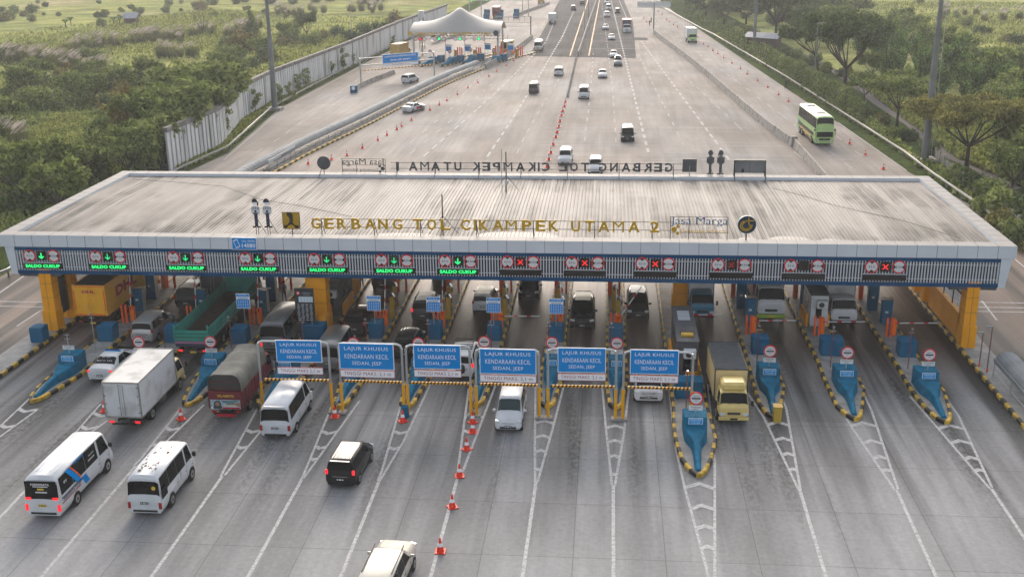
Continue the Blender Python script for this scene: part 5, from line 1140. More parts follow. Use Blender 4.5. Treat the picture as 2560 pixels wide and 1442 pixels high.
def xd(root, L, W, Wb, deck, bh, yb, bl):
    decal(root,'DHL',(0,yb-bl/2-.06,deck+bh*.80),.22,1.05,'redletter','b',bold=.05); decal(root,'DHL',(Wb/2+.03,yb-.5,deck+bh*.56),.85,3.8,'redletter','r',bold=.05)
    q = MB()
    for s in (-1,1): q.box((s*Wb*.47,yb-bl/2-.055,deck+bh*.5),(.06,.02,bh*.7),'conered')
    q.box((0,yb-bl/2-.055,deck+.05),(Wb*.9,.02,.07),'conered'); q.box((0,yb-bl/2-.055,deck+bh-.05),(Wb*.9,.02,.05),'conered'); q.obj('reflective_tape', root)
truck(gp(231,800,.75).xy.to_3d(),10.5,2.4,2.8,2.0,'courier',2.35,'box','yellow courier truck with red lettering and dark roof in the first lane',deck=1.15,bm='courier',rm='darkroof',fm='courier',Wb=2.5,xtra=xd,plate='plateyellow')
truck(gp(537,768),6.2,1.9,2.1,1.7,'grey',1.9,'box','grey box truck ahead of the green truck with a dark tail and small yellow number','x'=='y',deck=1.0,bm='boothgrey',rm='boxroof',Wb=2.0)
def vs(root, cab_, L, W, cabH, cabL):
    q = MB(); q.box((0,L/2-cabL*.62,cabH+.25),(W*.80,cabL*.75,.55),'canter',bev=.14,taper=.86); q.obj('wind_deflector', root)
truck(gp(1833,1064),6.5,1.85,2.1,1.7,'canter',2.05,'box','mustard yellow box truck with dark roof driving out beside the long wedge',facing=True,deck=.9,bm='cream',rm='darkroof',fm='darkroof',Wb=2.02,visor=vs,rz=R(1.2),plate='plateblack')
truck(gp(1755,804),6.0,1.85,2.15,1.75,'bluecab',2.2,'box','blue cabbed truck with dirty pale roof behind the grey booth',facing=True,deck=.95,bm='boxwhite',rm='boxroof',Wb=1.95,bumper='maroon')
truck(gp(1926,806),8.5,2.2,2.75,1.95,'white',1.5,'box','large white cabbed truck with lime bumper and dark red load bed',facing=True,deck=1.2,bm='maroon',rm='seam',fm='maroon',Wb=2.3,bumper='limebump',plate='plateyellow')
truck(gp(2108,820),6.8,2.0,2.2,1.7,'white',2.35,'box','white box truck with black grille in the twelfth lane beside the small booth',facing=True,deck=.95,bm='boxwhite',rm='boxroof',Wb=2.1,bumper='trim')

# ---- beyond the roof
FAR = [('mpv',4.5,1.75,1.7,'white',(1412,414),1,'white family car with black face just behind the rear letters','family_car'),
('mpv',4.3,1.7,1.7,'white',(1488,438),1,'white car partly behind the rear letters at the centre','family_car'),
('van',4.9,1.85,1.9,'black',(1569,356),1,'black luxury van alone in the wide empty plaza','luxury_van'),
('van',5.0,1.8,2.0,'white',(1459,249),1,'white van with dark windscreen beside the top of the cone row','passenger_van'),
('van',4.4,1.72,1.85,'darkgrey',(1333,235),0,'dark grey van driving away left of the median','passenger_van'),
('mpv',4.4,1.75,1.68,'white',(1396,191),0,'white car driving away with dark windows just below the asphalt edge','family_car'),
('minibus',6.2,2.0,2.5,'silver',(1345,130),0,'silver minibus driving away on the far left lanes','minibus'),
('sedan',4.6,1.75,1.5,'white',(1506,197),1,'white saloon on the concrete below the asphalt edge','saloon_car'),
('suv',4.6,1.8,1.8,'grey',(1545,167),1,'grey off road car with dark luggage on its roof','off_road_car'),
('sedan',4.6,1.75,1.5,'white',(1534,146),1,'white saloon right at the asphalt edge','saloon_car'),
('sedan',4.6,1.75,1.5,'white',(1529,102),1,'white saloon beside the orange topped truck','saloon_car'),
('sedan',4.6,1.75,1.5,'white',(1514,76),1,'white saloon ahead of the orange topped truck','saloon_car'),
('mpv',4.4,1.75,1.7,'silver',(1517,44),1,'silver car in the distant queue','family_car'),
('van',5.0,1.85,2.1,'white',(1521,27),1,'white van in the distant queue','passenger_van'),
('mpv',4.4,1.75,1.7,'silver',(1517,11),1,'grey car at the very top of the distant queue','family_car'),
('mpv',4.4,1.75,1.7,'black',(1544,35),1,'dark car right of the distant queue','family_car'),
('mpv',4.4,1.75,1.7,'darkgrey',(1433,27),0,'dark car driving away far up the left asphalt lanes','family_car'),
('mpv',4.4,1.75,1.7,'darkgrey',(1455,12),0,'dark car near the top edge left of the median','family_car'),
('mpv',4.4,1.75,1.75,'white',(1012,210),0,'white family car passing under the blue gantry of the left branch','family_car')]
for k, L, W, H, pm, p, fc, lb, nm in FAR:
    def lug(root, L, W, H, ST): MB().box((0,-.1*L,H+.14),(W*.7,1.2,.28),'brownblack',bev=.08).obj('luggage', root)
    car(k, L, W, H, pm, gp(*p), lb, {'family_car':'car','saloon_car':'car','off_road_car':'car','passenger_van':'van','luxury_van':'van','minibus':'minibus'}[nm], facing=bool(fc), name=nm, detail=2 if p[1] > 180 else 1, rz=R(-20) if p[0] == 1012 else 0, xtra=lug if 'luggage' in lb else None)
g = gp(1052,470); car('mpv',4.3,1.7,1.7,'white',aY(1052,440,101.5).xy.to_3d(),'white car mostly hidden behind the rear edge of the roof at the left letters','car',facing=True,name='family_car')
truck(gp(1567,84),8.0,2.2,2.4,1.8,'white',2.6,'box','distant truck with orange top and blue load under a dark cover',facing=True,bm='cloth',rm='orangebox',fm='orangebox',Wb=2.4)
truck(gp(1380,61),6.5,2.0,2.2,1.7,'white',2.2,'box','distant pale box truck driving away on the left asphalt lanes',bm='boxwhite')
truck(gp(1732,109),7.5,2.2,2.3,1.8,'busgreen',2.6,'box','white bodied truck with lime green cab on the right carriageway',facing=True,rz=R(3.5),bm='boxwhite',rm='boxroof',bumper='trim',Wb=2.4)
truck(gp(988,151),7.5,2.1,2.3,1.7,'cream',2.6,'box','yellow box truck beside the left tent toll plaza',rz=R(-12),bm='ochrebox',rm='ochrebox',fm='ochrebox',Wb=2.3)
truck(gp(1352,12),8.0,2.2,2.3,1.7,'cream',2.2,'box','far yellow truck at the top edge on the left branch',rz=R(0),bm='ochrebox',rm='ochrebox',fm='ochrebox',Wb=2.3)
truck(gp(1240,48),8.0,2.2,2.6,1.8,'maroon',2.8,'box','far maroon truck in the rear toll plaza',bm='maroon',rm='maroon',fm='maroon',Wb=2.4)
def bus(root, L, W, H, ST):
    q = MB()
    for y0_, y1_, z, m_ in ((-.30,.05,.24,'orangebus'),(.0,.30,.20,'orangebus'),(-.42,-.2,.40,'busblue')):
        for s in (-1,1):
            pts = [(s*(W/2+.008),L*y0_,H*(z+.10)),(s*(W/2+.008),L*(y0_+y1_)/2,H*(z+.05)),(s*(W/2+.008),L*y1_,H*(z-.06)),(s*(W/2+.008),L*y1_,H*(z-.10)),(s*(W/2+.008),L*(y0_+y1_)/2,H*(z-.02)),(s*(W/2+.008),L*y0_,H*(z+.0))]; q.poly(pts if s < 0 else pts[::-1], m_)
    q.obj('side_swoosh', root)
    q = MB(); q.box((0,.5005*L,H*.40),(W*.86,.03,H*.17),'glass'); q.obj('lower_windscreen', root)
    for s in (-1,1):
        q = MB(); q.box((s*(W/2+.006),-.02*L,H*.36),(.014,L*.82,H*.12),'glass'); q.obj('lower_side_glass', root)
        MB().box((s*(W/2+.12),.5*L+.15,H*.45),(.16,.3,.55),'busgreen',bev=.04).obj('mirror', root)
    for y in (-.28,.25): MB().box((0,y*L,H+.05),(1.1,.9,.12),'trim',bev=.03).obj('roof_hatch', root)
    q = MB(); q.box((0,.505*L,H*.52),(W*.9,.04,.1),'buslight'); q.obj('front_band', root)
    T = Matrix.Rotation(math.pi,4,'Z'); decal(root,'LORENA',(0,.492*L,H*.90),.2,1.2,'platewhite','f') if False else None
    wheels(root, L, W, -.34*L, -.22*L+.2, .5, .28)
car('decker',12.2,2.5,4.0,'busgreen',gp(2060,366),'light green double deck coach with orange and blue swooshes on the right carriageway','bus',facing=True,rz=R(2.5),name='double_deck_coach',roof='buslight',xtra=bus)

# ============================================================ PEOPLE
def person(p, label, top='cloth', legs='cloth', yaw=0, arm=.3, z=0, step=.12):
    root = empty('person', (p.x,p.y,z), label, 'person', rz=yaw)
    J = {'pel':(0,0,.95),'bel':(0,0,1.12),'che':(0,.0,1.35),'nek':(0,0,1.50),'hd1':(0,.01,1.60),'hd2':(0,.01,1.70)}
    E = [('pel','bel'),('bel','che'),('che','nek'),('nek','hd1'),('hd1','hd2')]; Rr = {'pel':.14,'bel':.125,'che':.145,'nek':.055,'hd1':.085,'hd2':.08}
    for s, q in ((-1,'l'),(1,'r')):
        J.update({q+'hip':(s*.09,0,.88),q+'kn':(s*.10,step*s*.5+.03,.50),q+'an':(s*.10,step*s,.09),q+'to':(s*.11,step*s+.17,.04),q+'sh':(s*.19,0,1.41),q+'el':(s*.25,.03,1.14),q+'wr':(s*.22,arm*.7+.05,1.0+arm*.3),q+'hn':(s*.20,arm*.8+.1,.97+arm*.35)})
        Rr.update({q+'hip':.095,q+'kn':.062,q+'an':.042,q+'to':.035,q+'sh':.062,q+'el':.043,q+'wr':.03,q+'hn':.034})
        E += [('pel',q+'hip'),(q+'hip',q+'kn'),(q+'kn',q+'an'),(q+'an',q+'to'),('che',q+'sh'),(q+'sh',q+'el'),(q+'el',q+'wr'),(q+'wr',q+'hn')]
    ks = list(J); me = bpy.data.meshes.new('body'); me.from_pydata([J[k] for k in ks], [(ks.index(a),ks.index(b)) for a, b in E], [])
    o = bpy.data.objects.new('body', me); col.objects.link(o)
    md = o.modifiers.new('skin','SKIN'); sk = me.skin_vertices[0].data
    for i, k in enumerate(ks): sk[i].radius = (Rr[k],Rr[k]); sk[i].use_root = (k == 'pel')
    o.modifiers.new('sub','SUBSURF').levels = 1
    dg = bpy.context.evaluated_depsgraph_get(); m2 = bpy.data.meshes.new_from_object(o.evaluated_get(dg)); bpy.data.objects.remove(o)
    for q in ('skin',top,legs,'trim'): m2.materials.append(M[q])
    for f in m2.polygons:
        c = f.center; f.use_smooth = True
        f.material_index = 3 if c.z < .10 else 2 if c.z < .96 and abs(c.x) < .2 and not (abs(c.x) > .17 and c.z > .9) else (1 if c.z < 1.50 and not (c.y > arm*.6 and c.z < 1.15 and abs(c.x) > .15) else 0)
    ob = bpy.data.objects.new('body', m2); col.objects.link(ob); ob.parent = root
    h = MB(); h.cyl((0,.0,1.70),(0,.0,1.76),.095,'hair',.06,10); h.cyl((0,-.035,1.60),(0,-.02,1.71),.085,'hair',.092,10); h.obj('hair', root)
person(aY(709,725,83.3).xy.to_3d(), 'person in dark clothes standing by the rear card machine on the third island', z=.17, yaw=math.pi)
person(gp(905,722).xy.to_3d(), 'person in dark trousers standing under the canopy beside the rear yellow column', top='vest', z=.0, yaw=math.pi)
person(gp(1964,222), 'person in dark blue clothes standing by the right roadside pipe rail', yaw=math.pi*.8)
person(gp(1624,66), 'distant person standing by the end of the concrete divider', yaw=math.pi)
person(gp(1628,58), 'distant person in an orange vest near the gantry foot', top='vest', yaw=math.pi)
# ============================================================ STRUCTURES BEYOND
def V2(p): return Vector((p[0],p[1],0))
def resample(P, step):
    out = [P[0]]; 
    for a, b in zip(P, P[1:]):
        k = max(1, round((b-a).length/step)); out += [a.lerp(b, j/k) for j in range(1,k+1)]
    return out
def smooth(P, n=2):
    for _ in range(n):
        Q = [P[0]]
        for a, b in zip(P, P[1:]): Q += [a.lerp(b,.25), a.lerp(b,.75)]
        P = Q+[P[-1]]
    return P
def nrm(P, i):
    d = (P[min(i+1,len(P)-1)]-P[max(i-1,0)]).normalized(); return Vector((-d.y,d.x,0))
def extrude(mb, P, prof, m, cap=True):   # prof: (offset to the left, z)
    n = len(prof); vs = []
    for i, p in enumerate(P):
        q = nrm(P,i); vs += [(p.x+q.x*a, p.y+q.y*a, z) for a, z in prof]
    mb.add(vs, [(i*n+j,i*n+(j+1)%n,(i+1)*n+(j+1)%n,(i+1)*n+j) for i in range(len(P)-1) for j in range(n)], m)
    if cap: mb.add(vs[:n], [tuple(range(n))], m); mb.add(vs[-n:], [tuple(reversed(range(n)))], m)
def local(P): o = P[0].copy(); return o, [p-o for p in P]
def conc_line(pts, label, h=.95, w=.5):
    o, P = local(smooth([gp(*p) for p in pts],1)); root = empty('concrete_divider', o, label, 'concrete barrier')
    b = MB(); extrude(b, P, [(w/2,0),(w*.2,h),(-w*.2,h),(-w/2,0)][::-1], 'barrierconc'); b.obj('barrier_body', root); return root
conc_line([(1634,85),(1748,172),(1900,308),(1980,366)], 'long stained concrete divider beside the right carriageway, far stretch', 1.15)
conc_line([(1986,368),(2048,439),(2100,505)], 'stained concrete divider beside the right carriageway, near stretch meeting the roof', 1.15)
o = MB().box((0,0,.7),(.8,.9,1.4),'barrierconc',bev=.05).obj('concrete_block'); o.location = gp(1984,366); tag(o,'square concrete block joining the two stretches of the right divider','concrete block')
conc_line([(1214,174),(1280,136),(1331,98)], 'concrete divider running from the end of the striped kerb to the far gantry', 1.2)
conc_line([(881,232),(905,216),(985,185)], 'concrete divider splitting the two left branch lanes below the blue gantry', .9)
conc_line([(1297,40),(1373,12)], 'farthest concrete divider on the left branch', 1.1)
conc_line([(1446,138),(1463,85),(1492,0)], 'concrete median between the two orange lines', .9)
# striped kerb, rail and covered walkway on the left
KP = [gp(*p) for p in [(560,520),(640,458),(701,427),(783,381),(905,323),(1027,259),(1119,211),(1210,174)]]
o, P = local(smooth(KP,1)); root = empty('striped_kerb', o, 'long yellow and black kerb curving along the left covered walkway', 'kerb')
k, inner = ring_kerb([(p.x,p.y) for p in P], .3, wd=.3, step=.95, closed=False); k.obj('kerb_stones', root)
b = MB(); extrude(b, [p+nrm(P,i)*.3 for i, p in enumerate(P)], [(0,.0),(0,.22),(2.2,.22),(2.2,.0)], 'concrete'); b.obj('walkway_floor', root)
root = empty('steel_railing', o, 'rusty steel railing between the striped kerb and the covered walkway', 'railing')
Q = resample([p+nrm(P,i)*.55 for i, p in enumerate(P)], 1.8); b = MB()
p0 = MB().cyl((0,0,0),(0,0,1.1), .035, 'railrust', n=5).obj('post', root)
for p in resample([p+nrm(P,i)*.55 for i, p in enumerate(P)], 2.4)[:99]: q = p0.copy(); col.objects.link(q); q.parent = root; q.location = p
for z in (.45,1.08): b.tube([q+Vector((0,0,z)) for q in Q], .04, 'railrust', 5)
b.obj('rails', root)
def walkway(P, label, ze=1.35, w=1.5, boardtxt=None):
    o, P = local(P); root = empty('covered_walkway', o, label, 'covered walkway')
    R_ = resample(P, .5); vs = []; n = 9
    for i, p in enumerate(R_):
        q = nrm(R_,i); bump = .03 if i%2 else 0
        for k in range(n): a = math.pi*k/(n-1); vs.append((p.x+q.x*(w/2+bump)*math.cos(a), p.y+q.y*(w/2+bump)*math.cos(a), ze+(w*.42+bump)*math.sin(a)))
    b = MB(); b.add(vs, [(i*n+j,i*n+j+1,(i+1)*n+j+1,(i+1)*n+j) for i in range(len(R_)-1) for j in range(n-1)], 'tubemetal', None, False); b.obj('arched_roof', root)
    S = resample(P, 3.2); b = MB()
    for i, p in enumerate(S):
        for s in (-1,1):
            if i*2 >= 96: break
            q = p+nrm(S,i)*s*w/2; k_ = MB().cyl((0,0,0),(0,0,ze), .035, 'galv', n=5).obj('post', root) if i+s == -1 else k_.copy()
            if i+s != -1: col.objects.link(k_); k_.parent = root
            k_.location = q
    for s in (-1,1):
        b.tube([p+nrm(S,i)*s*w/2+Vector((0,0,.55)) for i, p in enumerate(S)], .025, 'galv', 5)
    b.obj('frame', root); b = MB()
    for s in (-1,1): extrude(b, [p+nrm(R_,i)*s*(w/2+.04) for i, p in enumerate(R_)], [(.06,ze-.12),(.06,ze+.14),(-.06,ze+.14),(-.06,ze-.12)], 'tubemetal')
    b.obj('gutter', root); return root
walkway([p+nrm(KP,i)*1.6 for i, p in enumerate(smooth(KP,1)) ] if False else [p+nrm(smooth(KP,1),i)*1.7 for i, p in enumerate(smooth(KP,1))], 'long grey arched roof walkway curving along the left striped kerb', 1.3, 1.45)
walkway([V2((26.55,70.5)),V2((26.55,18))], 'silver arched roof walkway on the right shoulder kerb cut by the frame edge', 1.35, 1.5)
p0_ = gp(690,431); p1_ = gp(742,400); root = empty('walkway_board', (p0_.x-.6,p0_.y+.35,.3), 'pale lettered board on the side of the left covered walkway just behind the roof', 'sign', rz=math.atan2(p1_.y-p0_.y,p1_.x-p0_.x))
L_ = (p1_-p0_).length; b = MB(); b.box((L_/2,0,.8),(L_+2,.06,1.1),'silverboard'); b.text('TRANSMISSION TUBE', (L_/2,-.04,.8), .42, L_*.85, 'blackletter'); b.obj('board', root)
# second covered walkway beyond the tent
W2 = [gp(1085,108),gp(1140,88),gp(1190,70)]; walkway(W2, 'far arched walkway seen under the tent roof', 1.4, 1.6)
# guard rails
def guard_rail(pts, label, m='galv', z=.72, ptype=0):
    o, P = local([gp(*p) for p in pts]); root = empty('guard_rail', o, label, 'guard rail')
    b = MB(); extrude(b, P, [(.06,z-.2),(.06,z),(-.06,z),(-.06,z-.2)], m); b.obj('beam', root)
    S = resample(P, 5.2); p0 = MB().box((0,0,z/2-.05),(.12,.12,z),'mast').obj('post', root); p0.location = S[0]
    for p in S[1:100]: q = p0.copy(); col.objects.link(q); q.parent = root; q.location = p
guard_rail([(-60,722),(22,690),(200,560),(463,425),(571,376),(682,275),(783,220),(905,156),(1036,88),(1110,50)], 'long steel guard rail along the left edge of the road')
guard_rail([(3650,1500),(3000,960),(2560,626),(2446,528),(2328,446),(2258,392),(2122,303),(1967,202),(1784,93),(1753,78),(1660,25),(1630,8)], 'long pale pipe rail along the right edge of the road', 'paintpipe', .85)
# noise wall
WP = [gp(424,429),gp(554,363),gp(605,300),gp(682,255),gp(860,175),gp(1000,105),gp(1118,55)]
o, P = local(WP); root = empty('noise_wall', o, 'long ribbed grey concrete noise wall with dark cap along the left', 'wall')
b = MB(); g = MB(); S = resample(P, 1.25); HW = 5.0
for i in range(len(S)-1):
    a, c = S[i], S[i+1]; n_ = nrm(S,i); m1 = a.lerp(c,.42)
    g.quad(a-n_*(-.1)+Vector((0,0,-.3)), c+n_*.1+Vector((0,0,-.3)), c+n_*.1+Vector((0,0,HW)), a+n_*.1+Vector((0,0,HW)), 'wallgap')
    ta, tb = a-n_*.16, m1.lerp(c,.35)-n_*.16
    b.quad(ta+Vector((0,0,-.3)), tb+Vector((0,0,-.3)), tb+Vector((0,0,HW)), ta+Vector((0,0,HW)), 'wallconc')
    b.quad(a+n_*.1+Vector((0,0,-.3)), ta+Vector((0,0,-.3)), ta+Vector((0,0,HW)), a+n_*.1+Vector((0,0,HW)), 'wallconc'); tc = tb+n_*.26
    b.quad(tb+Vector((0,0,-.3)), tc+Vector((0,0,-.3)), tc+Vector((0,0,HW)), tb+Vector((0,0,HW)), 'wallconc')
g.obj('backing', root); b.obj('ribs', root); b = MB(); extrude(b, P, [(.35,HW-.05),(.35,HW+.55),(-.28,HW+.55),(-.28,HW-.05)], 'wallcap'); b.obj('cap', root)
# dark slab fence at right
FP = [gp(*p) for p in [(2338,400),(2368,430),(2416,476),(2480,520),(2560,592),(2640,650)]]
o, P = local(FP); root = empty('panel_fence', o, 'old grey concrete panel fence in the weeds at the right', 'fence'); b = MB(); S = resample(P, 2.4)
for i in range(len(S)-1):
    a, c = S[i], S[i+1]; n_ = nrm(S,i)*.05; z = 1.35-.1*(i%3)
    b.add([a-n_,c-n_,c+n_,a+n_]+[q+Vector((0,0,z)) for q in (a-n_,c-n_,c+n_,a+n_)], [(0,1,5,4),(1,2,6,5),(2,3,7,6),(3,0,4,7),(4,5,6,7)], 'wallcap')
b.obj('panels', root)
p0 = MB().box((0,0,.8),(.2,.2,1.6),'barrierconc').obj('post', root); p0.location = S[0]
for p in S[1:]: q = p0.copy(); col.objects.link(q); q.parent = root; q.location = p
# high masts and thin poles
for i, (px, py, r0, r1, h, lb) in enumerate(((688,276,.50,.13,30,'tall grey floodlight mast rising out of frame at the left of the road'),(2311,404,.50,.14,32,'thick grey floodlight mast on a concrete plinth at the right'),(1885,118,.44,.14,30,'tall grey floodlight mast among the trees beyond the right carriageway'),(1727,27,.40,.2,28,'farthest grey mast at the top right of the road'))):
    g = gp(px,py); root = empty('floodlight_mast', g, lb, 'mast', 'floodlight masts'); b = MB(); b.cyl((0,0,0),(0,0,h),r0,'mast',r1,14); b.obj('pole', root)
    MB().box((0,0,.25),(2.4,2.4,.5),'barrierconc').obj('plinth', root); b = MB(); b.cyl((0,0,h-.6),(0,0,h),1.0,'mast',n=12); b.obj('lamp_ring', root)
    if i == 1: b = MB(); b.cyl((.75,0,.2),(.72,0,h-1),.035,'galv'); b.obj('cable_pipe', root)
for px, py, h, lb in ((1461,86,13,'thin lamp post on the median, nearer one'),(1471,44,13,'thin lamp post on the median, farther one'),(2033,228,12,'thin pole standing in the planted strip at the right'),(884,168,11,'thin pole behind the noise wall beside the water tank tower')):
    g = gp(px,py); root = empty('lamp_post', g, lb, 'lamp post', 'thin lamp posts'); MB().cyl((0,0,0),(0,0,h),.11,'mast',.06,8).obj('pole', root); b = MB(); b.box((.5,0,h),(1.2,.2,.1),'mast'); b.obj('lamp_head', root)
g = gp(1056,122); root = empty('tank_tower', g, 'small lattice tower with a round pale tank beside the noise wall', 'tower'); b = MB()
for x in (-.6,.6):
    for y in (-.6,.6): b.cyl((x,y,0),(x*.8,y*.8,7.6),.06,'mast',n=5)
for k in range(5): b.box((0,0,1+k*1.4),(1.2,1.2,.06),'mast')
b.obj('lattice', root); MB().cyl((0,0,7.6),(0,0,9.3),.8,'boothwhite',.75,12).obj('tank', root)
# verge board
g = gp(793,192); root = empty('verge_sign', g, 'small white blank sign board on the grass before the noise wall', 'sign'); b = MB(); b.box((0,0,1.1),(1.3,.05,.75),'signwhite'); b.obj('board', root); b = MB(); b.cyl((-.4,.04,0),(-.4,.04,1.3),.04,'mast'); b.cyl((.4,.04,0),(.4,.04,1.3),.04,'mast'); b.obj('post', root)

# blue gantry of the left branch
ga, gb = gp(903,211), gp(1086,193); L_ = (gb-ga).length; root = empty('blue_gantry', ga, 'overhead gantry with a wide blue sign across the left branch', 'gantry', rz=math.atan2(gb.y-ga.y,gb.x-ga.x))
b = MB()
for x in (0,L_): b.cyl((x,0,0),(x,0,5.0),.16,'galv')
for z in (4.9,3.6): b.cyl((0,0,z),(L_,0,z),.1,'galv')
for k in range(8): b.cyl((L_*k/8,0,3.6),(L_*(k+1)/8,0,4.9),.04,'galv',n=5)
b.obj('frame', root); b = MB(); n = 44
for k in range(n): b.box((L_*(k+.5)/n,0,2.55),(L_/n,.1,.16),'postyellow' if k%2 else 'blackletter')
b.obj('striped_bar', root)
b = MB(); cx_ = L_*.53; b.box((cx_,-.25,4.45),(8.1,.08,1.75),'signwhite'); b.box((cx_,-.30,4.45),(7.95,.02,1.6),'signblue'); b.text('LAJUR KHUSUS KENDARAAN KECIL', (cx_,-.32,4.82), .42, 7.2, 'signwhite', bold=.02); b.text('SEDAN, JEEP, MINIBUS', (cx_,-.32,4.1), .42, 4.6, 'signwhite', bold=.02); b.obj('blue_panel', root)
b = MB(); b.box((cx_,-.25,3.2),(8.1,.06,.5),'signwhite'); b.text('TINGGI MAKS. 2,1 m', (cx_,-.29,3.2), .28, 4., 'redletter'); b.obj('height_plate', root)
g = gp(885,232); root = empty('nose_drum', g, 'dark blue drum at the tip of the left branch divider', 'drum'); MB().cyl((0,0,0),(0,0,1.3),.7,'blockblue',n=12).obj('drum', root); d = MB(); d.disc((.1,-.72,.9),.35,.03,'signwhite'); d.obj('arrow_disc', root)
# T gantry
g = gp(1634,74); root = empty('t_gantry', g, 'far T shaped lattice gantry with blank back over the right fork', 'gantry'); b = MB(); b.cyl((0,0,0),(0,0,7.6),.2,'mast'); 
for z in (6.2,7.8): b.box((0,0,z),(9.6,.15,.14),'mast')
for k in range(9): b.box((-4.8+k*1.2,0,7.0),(.12,.12,1.6),'mast')
b.obj('lattice', root); MB().box((0,-.05,7.0),(9.4,.05,1.3),'boothwhite').obj('sign_back', root)
ga, gb = gp(1252,93), gp(1327,96); root = empty('lattice_gantry', gb, 'far dark lattice gantry at the end of the left divider', 'gantry'); L_ = 9.5; b = MB()
b.cyl((0,0,0),(0,0,5.8),.16,'mast')
for z in (5.7,4.2,3.2): b.box((-L_/2,0,z),(L_,.12,.12),'mast')
for k in range(7): b.box((-L_+.4+k*1.5,0,4.9),(.1,.1,1.5),'mast')
b.obj('lattice', root)

# tent plaza ----------------------------------------------------------------------------
root = empty('tent_roof', (-34.5,258,0), 'white peaked fabric roof over the left branch toll lanes', 'tent roof'); nx, ny = 40, 14; vs = []
for j in range(ny+1):
    v = j/ny
    for i in range(nx+1):
        u = i/nx; x = -10.3+20.6*u; s = math.sin(math.pi*v); pk = math.exp(-((u-.52)/.20)**2)*1.3+math.exp(-((u-.52)/.07)**2)*.55+.5*math.exp(-((u-.52)/.4)**2)
        vs.append((x, -6+14*v+(0), 6.1+(1.9*s**.7)+pk*s**1.6*1.45))
b = MB(); b.add(vs, [(j*(nx+1)+i,j*(nx+1)+i+1,(j+1)*(nx+1)+i+1,(j+1)*(nx+1)+i) for j in range(ny) for i in range(nx)], 'tent', None, True); b.obj('membrane', root, 80)
b = MB()
for x in (-9.6,9.6):
    for y in (-5.2,6.5): MB().cyl((x,y,0),(x,y,6.2),.22,'galv',n=8).obj('post', root)
for z in (5.0,5.7): b.box((0,-5.9,z),(20.6,.1,.1),'mast')
for k in range(24): b.cyl((-10.2+k*.85,-5.9,5.0),(-10.2+(k+1)*.85,-5.9,5.7),.035,'mast',n=4)
b.obj('frame', root)
b = MB(); b.text('GERBANG TOL CIKAMPEK UTAMA 3', (0,-6.25,6.15), .75, 18, 'goldletter', bold=.02, ext=.1); b.disc((9.3,-6.3,6.3),.6,.1,'navyback'); b.box((-10.2,-6.2,6.3),(.9,.1,.9),'goldletter'); b.obj('gold_letters', root)
for k, x in enumerate((-7.9,-3.6,1.1,5.4)):
    b = MB(); mg = 'ledred' if k == 0 else 'ledgreen'; b.box((x,-6.05,5.05),(.75,.1,.75),'ledblack'); b.disc((x,-6.11,5.05),.27,.02,mg)
    b.obj('lane_light', root)
    for s in (-1,1): b = MB(); b.disc((x+s*1.0,-6.05,5.05),.45,.03,'discred'); b.disc((x+s*1.0,-6.09,5.05),.36,.02,'discwhite'); b.obj('limit_disc', root)
sm = None; bx = gp(1258,163); 
for k, p in enumerate([(1050,168),(1100,168),(1153,163),(1212,165)]):
    g = gp(*p); lb = f'small toll island with blue wedge and mustard machine under the tent, {NTH[k]} from the left'
    root = empty('toll_island', (g.x,g.y,0), lb, 'traffic island', 'islands under the tent', rz=R(-19))
    q = [(-.15,0),(.15,0),(.7,2),(.8,4),(.8,30),(-.8,30),(-.8,4),(-.7,2)]; kk, inn = ring_kerb(q, .25, step=.9); kk.obj('kerb', root); MB().poly([(a.x,a.y,.17) for a in inn],'concrete').obj('island_top', root)
    MB().add([(-.7,7,.17),(.7,7,.17),(.7,5.6,.17),(-.7,5.6,.17),(-.7,7,1.5),(.7,7,1.5),(.7,5.6,1.5),(-.7,5.6,1.5),(-.25,1,.17),(.25,1,.17),(-.2,1,.5),(.2,1,.5),(-.4,4,.9),(.4,4,.9)],[(0,1,2,3),(4,7,6,5),(0,4,5,1),(0,3,7,4),(1,5,6,2),(3,8,10,12,7),(2,6,13,11,9),(7,12,13,6),(12,10,11,13),(10,8,9,11)],'cushionblue').obj('crash_wedge', root)
    MB().box((.3,9.5,.85),(1.3,1.2,1.4),'blockblue').obj('blue_block', root)
    b = MB(); b.box((0,14,2.7),(1.5,.08,1.6),'signwhite'); b.box((0,13.95,2.5),(1.35,.04,1.0),'signblue'); b.cyl((0,14.05,.2),(0,14.05,2.),.05,'steel'); b.obj('tariff_board', root)
    b = MB(); b.box((.2,17,1.1),(.6,.6,1.9),'ochre',taper=.7); b.obj('machine', root)
    for x in (-.5,.1,.6): MB().box((x,19.5,1.2),(.22,.25,2.2),'orangedeep').obj('guard_post', root); b = MB(); b.cyl((-.5,5.9,1.4),(-.5,5.9,2.6),.04,'steel'); b.disc((-.5,5.86,2.7),.42,.04,'discred'); b.disc((-.5,5.81,2.7),.33,.02,'discwhite'); b.obj('round_sign', root)
    b = MB(); b.cyl((.2,12,.2),(.2,12,5.5),.05,'polepurple'); b.obj('camera_pole', root)
g = gp(1262,138); root = empty('ticket_booth', g, 'cream booth with orange base at the right post of the tent', 'toll booth', rz=R(-19)); b = MB(); b.box((0,1.5,1.7),(1.7,4,3.0),'cream'); b.obj('cabin', root); b = MB(); b.box((0,1.5,.6),(1.8,4.1,1.1),'orangebox'); b.obj('base_guard', root); b = MB(); b.box((0,-.52,2.2),(1.3,.05,1.3),'glass'); b.box((.87,1.5,2.2),(.05,2.6,1.2),'glass'); b.obj('window', root)
g = gp(1042,160); o = MB().box((0,0,.75),(1.5,1.5,1.5),'blockblue').obj('blue_block'); o.location = g; tag(o,'blue block at the foot of the left tent post','concrete block')
